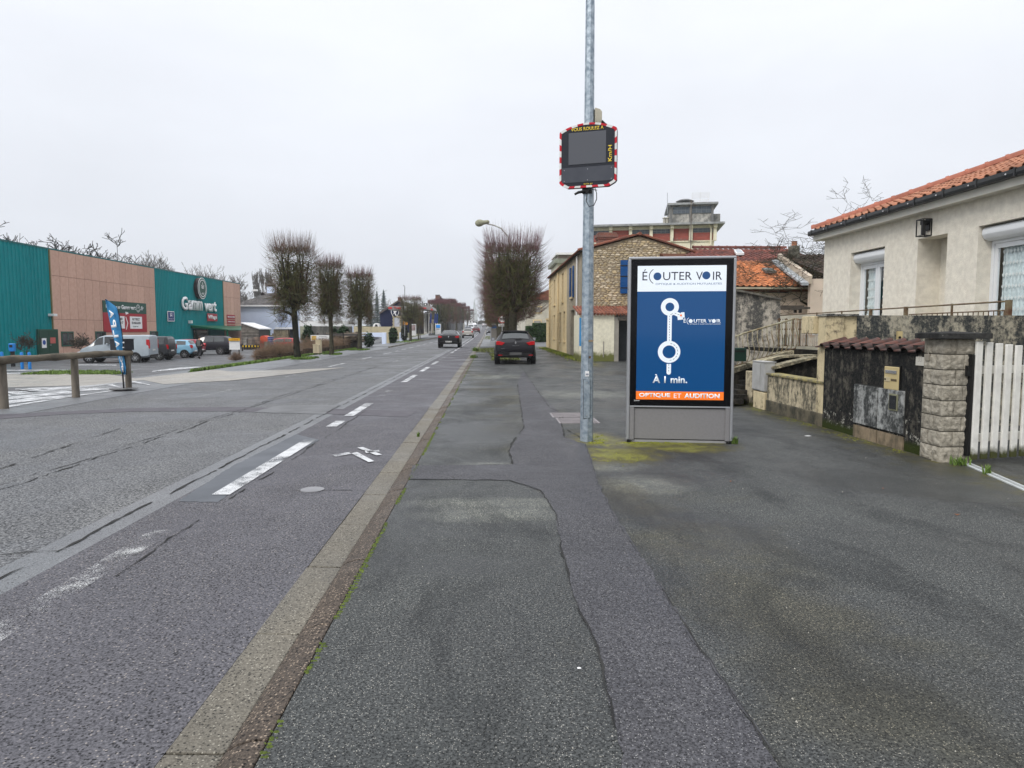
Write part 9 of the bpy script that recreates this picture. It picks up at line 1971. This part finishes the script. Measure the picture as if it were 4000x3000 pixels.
mb = MB(); z0 = c0.z - 3; z1 = tip.z; mb.v = [(cx + cos(R(22.5 + 45 * i)) * hw * .95, YCH + hw + sin(R(22.5 + 45 * i)) * hw * .95, z0) for i in range(8)] + [(cx, YCH + hw, z1)]; mb.f = [(i, (i + 1) % 8, 8) for i in range(8)]; mb.build('spire', st_, chh, world=True)
for sx_ in (-1, 1): mb = MB(); X = cx + sx_ * hw * .85; mb.v = [(X - 1.5, YCH, z0), (X + 1.5, YCH, z0), (X + 1.5, YCH + 1.6, z0), (X - 1.5, YCH + 1.6, z0), (X, YCH + .8, z0 + 6)]; mb.f = [(0, 1, 4), (1, 2, 4), (2, 3, 4), (3, 0, 4), (3, 2, 1, 0)]; mb.build('pinnacle', st_, chh, world=True)
mb = MB(); X0_, X1_ = PY(1838, 1240, YCH).x, PY(1866, 1240, YCH).x; zt = PY(1850, 1242, YCH).z; mb.prism([(X0_, YCH + 2, 3), (X1_, YCH + 2, 3), (X1_, YCH + 2, zt - 3), ((X0_ + X1_) / 2, YCH + 2, zt + 3), (X0_, YCH + 2, zt - 3)], (0, 30, 0)); mb.build('nave', st_, chh, world=True)
mb = MB(); X = PY(1862, 1220, YCH).x
mb.box(X - 1.5, X + 1.5, YCH - 1, YCH, 3, PY(1862, 1228, YCH).z); mb.v += [(X - 1.5, YCH - 1, PY(1862, 1228, YCH).z), (X + 1.5, YCH - 1, PY(1862, 1228, YCH).z), (X, YCH - .5, PY(1862, 1212, YCH).z)]; k = len(mb.v); mb.f.append((k - 3, k - 2, k - 1)); mb.build('side_turret', st_, chh, world=True)
for k, (px, pt_) in enumerate(((1847, 1240), (1854, 1246), (1857, 1252), (1865, 1257))):
 t = pthing('street_lamp', 'faint street lamp in the haze near the church, %s from the left' % ('first', 'second', 'third', 'fourth')[k], 'lamp post', px, 1275, 300 + k * 10, 'hazy lamps at the road end'); mb = MB(); Yq = 300 + k * 10; mb.tube([tuple(PY(px, 1275, Yq)), tuple(PY(px, pt_, Yq))], .09, 5); mb.build('pole', M('lamp_pale', (.6, .62, .62)), t, world=True); c = PY(px, pt_, Yq); mb = MB(); mb.box(c.x - .7, c.x + .4, Yq - .1, Yq + .2, c.z - .05, c.z + .25); mb.build('lantern', M('lamp_pale', (.6, .62, .62)), t, world=True)
# what stands behind the viewer and shows in the poster glass
bp = thing('picket_fence', 'white picket fence behind the viewer, mirrored in the poster glass', 'fence', (5.2, -6, 0))
for k in range(26): mb = MB(); y_ = 1.5 - k * .16; mb.box(5.2, 5.225, y_, y_ + .09, .05, 1.25 - .15 * sin(k / 25 * pi)); mb.build('slat', GW, bp, world=True)
bpw = thing('rear_house', 'plain rendered house behind the viewer', 'house', (9, -22, 0)); mb = MB(); mb.box(6, 18, -24, -14, 0, 4.2); mb.build('wall', BEIGE, bpw, world=True); mb = MB(); mb.prism([(5.6, -24.4, 4.2), (18.4, -24.4, 4.2), (12, -24.4, 6.6)], (0, 10.8, 0)); mb.build('roof', DTILE, bpw, world=True)
# air
mb = MB(); mb.box(-705, 705, -125, 1405, -1.9, 62)
m = bpy.data.materials.new('haze'); m.use_nodes = True; n = m.node_tree; n.nodes.remove(n.nodes['Principled BSDF']); pv = n.nodes.new('ShaderNodeVolumePrincipled'); pv.inputs['Color'].default_value = (.93, .96, 1, 1); pv.inputs['Density'].default_value = .00032; pv.inputs['Anisotropy'].default_value = 0.2
n.links.new(pv.outputs[0], n.nodes['Material Output'].inputs['Volume'])
mb.build('haze', m, None, kind='stuff')
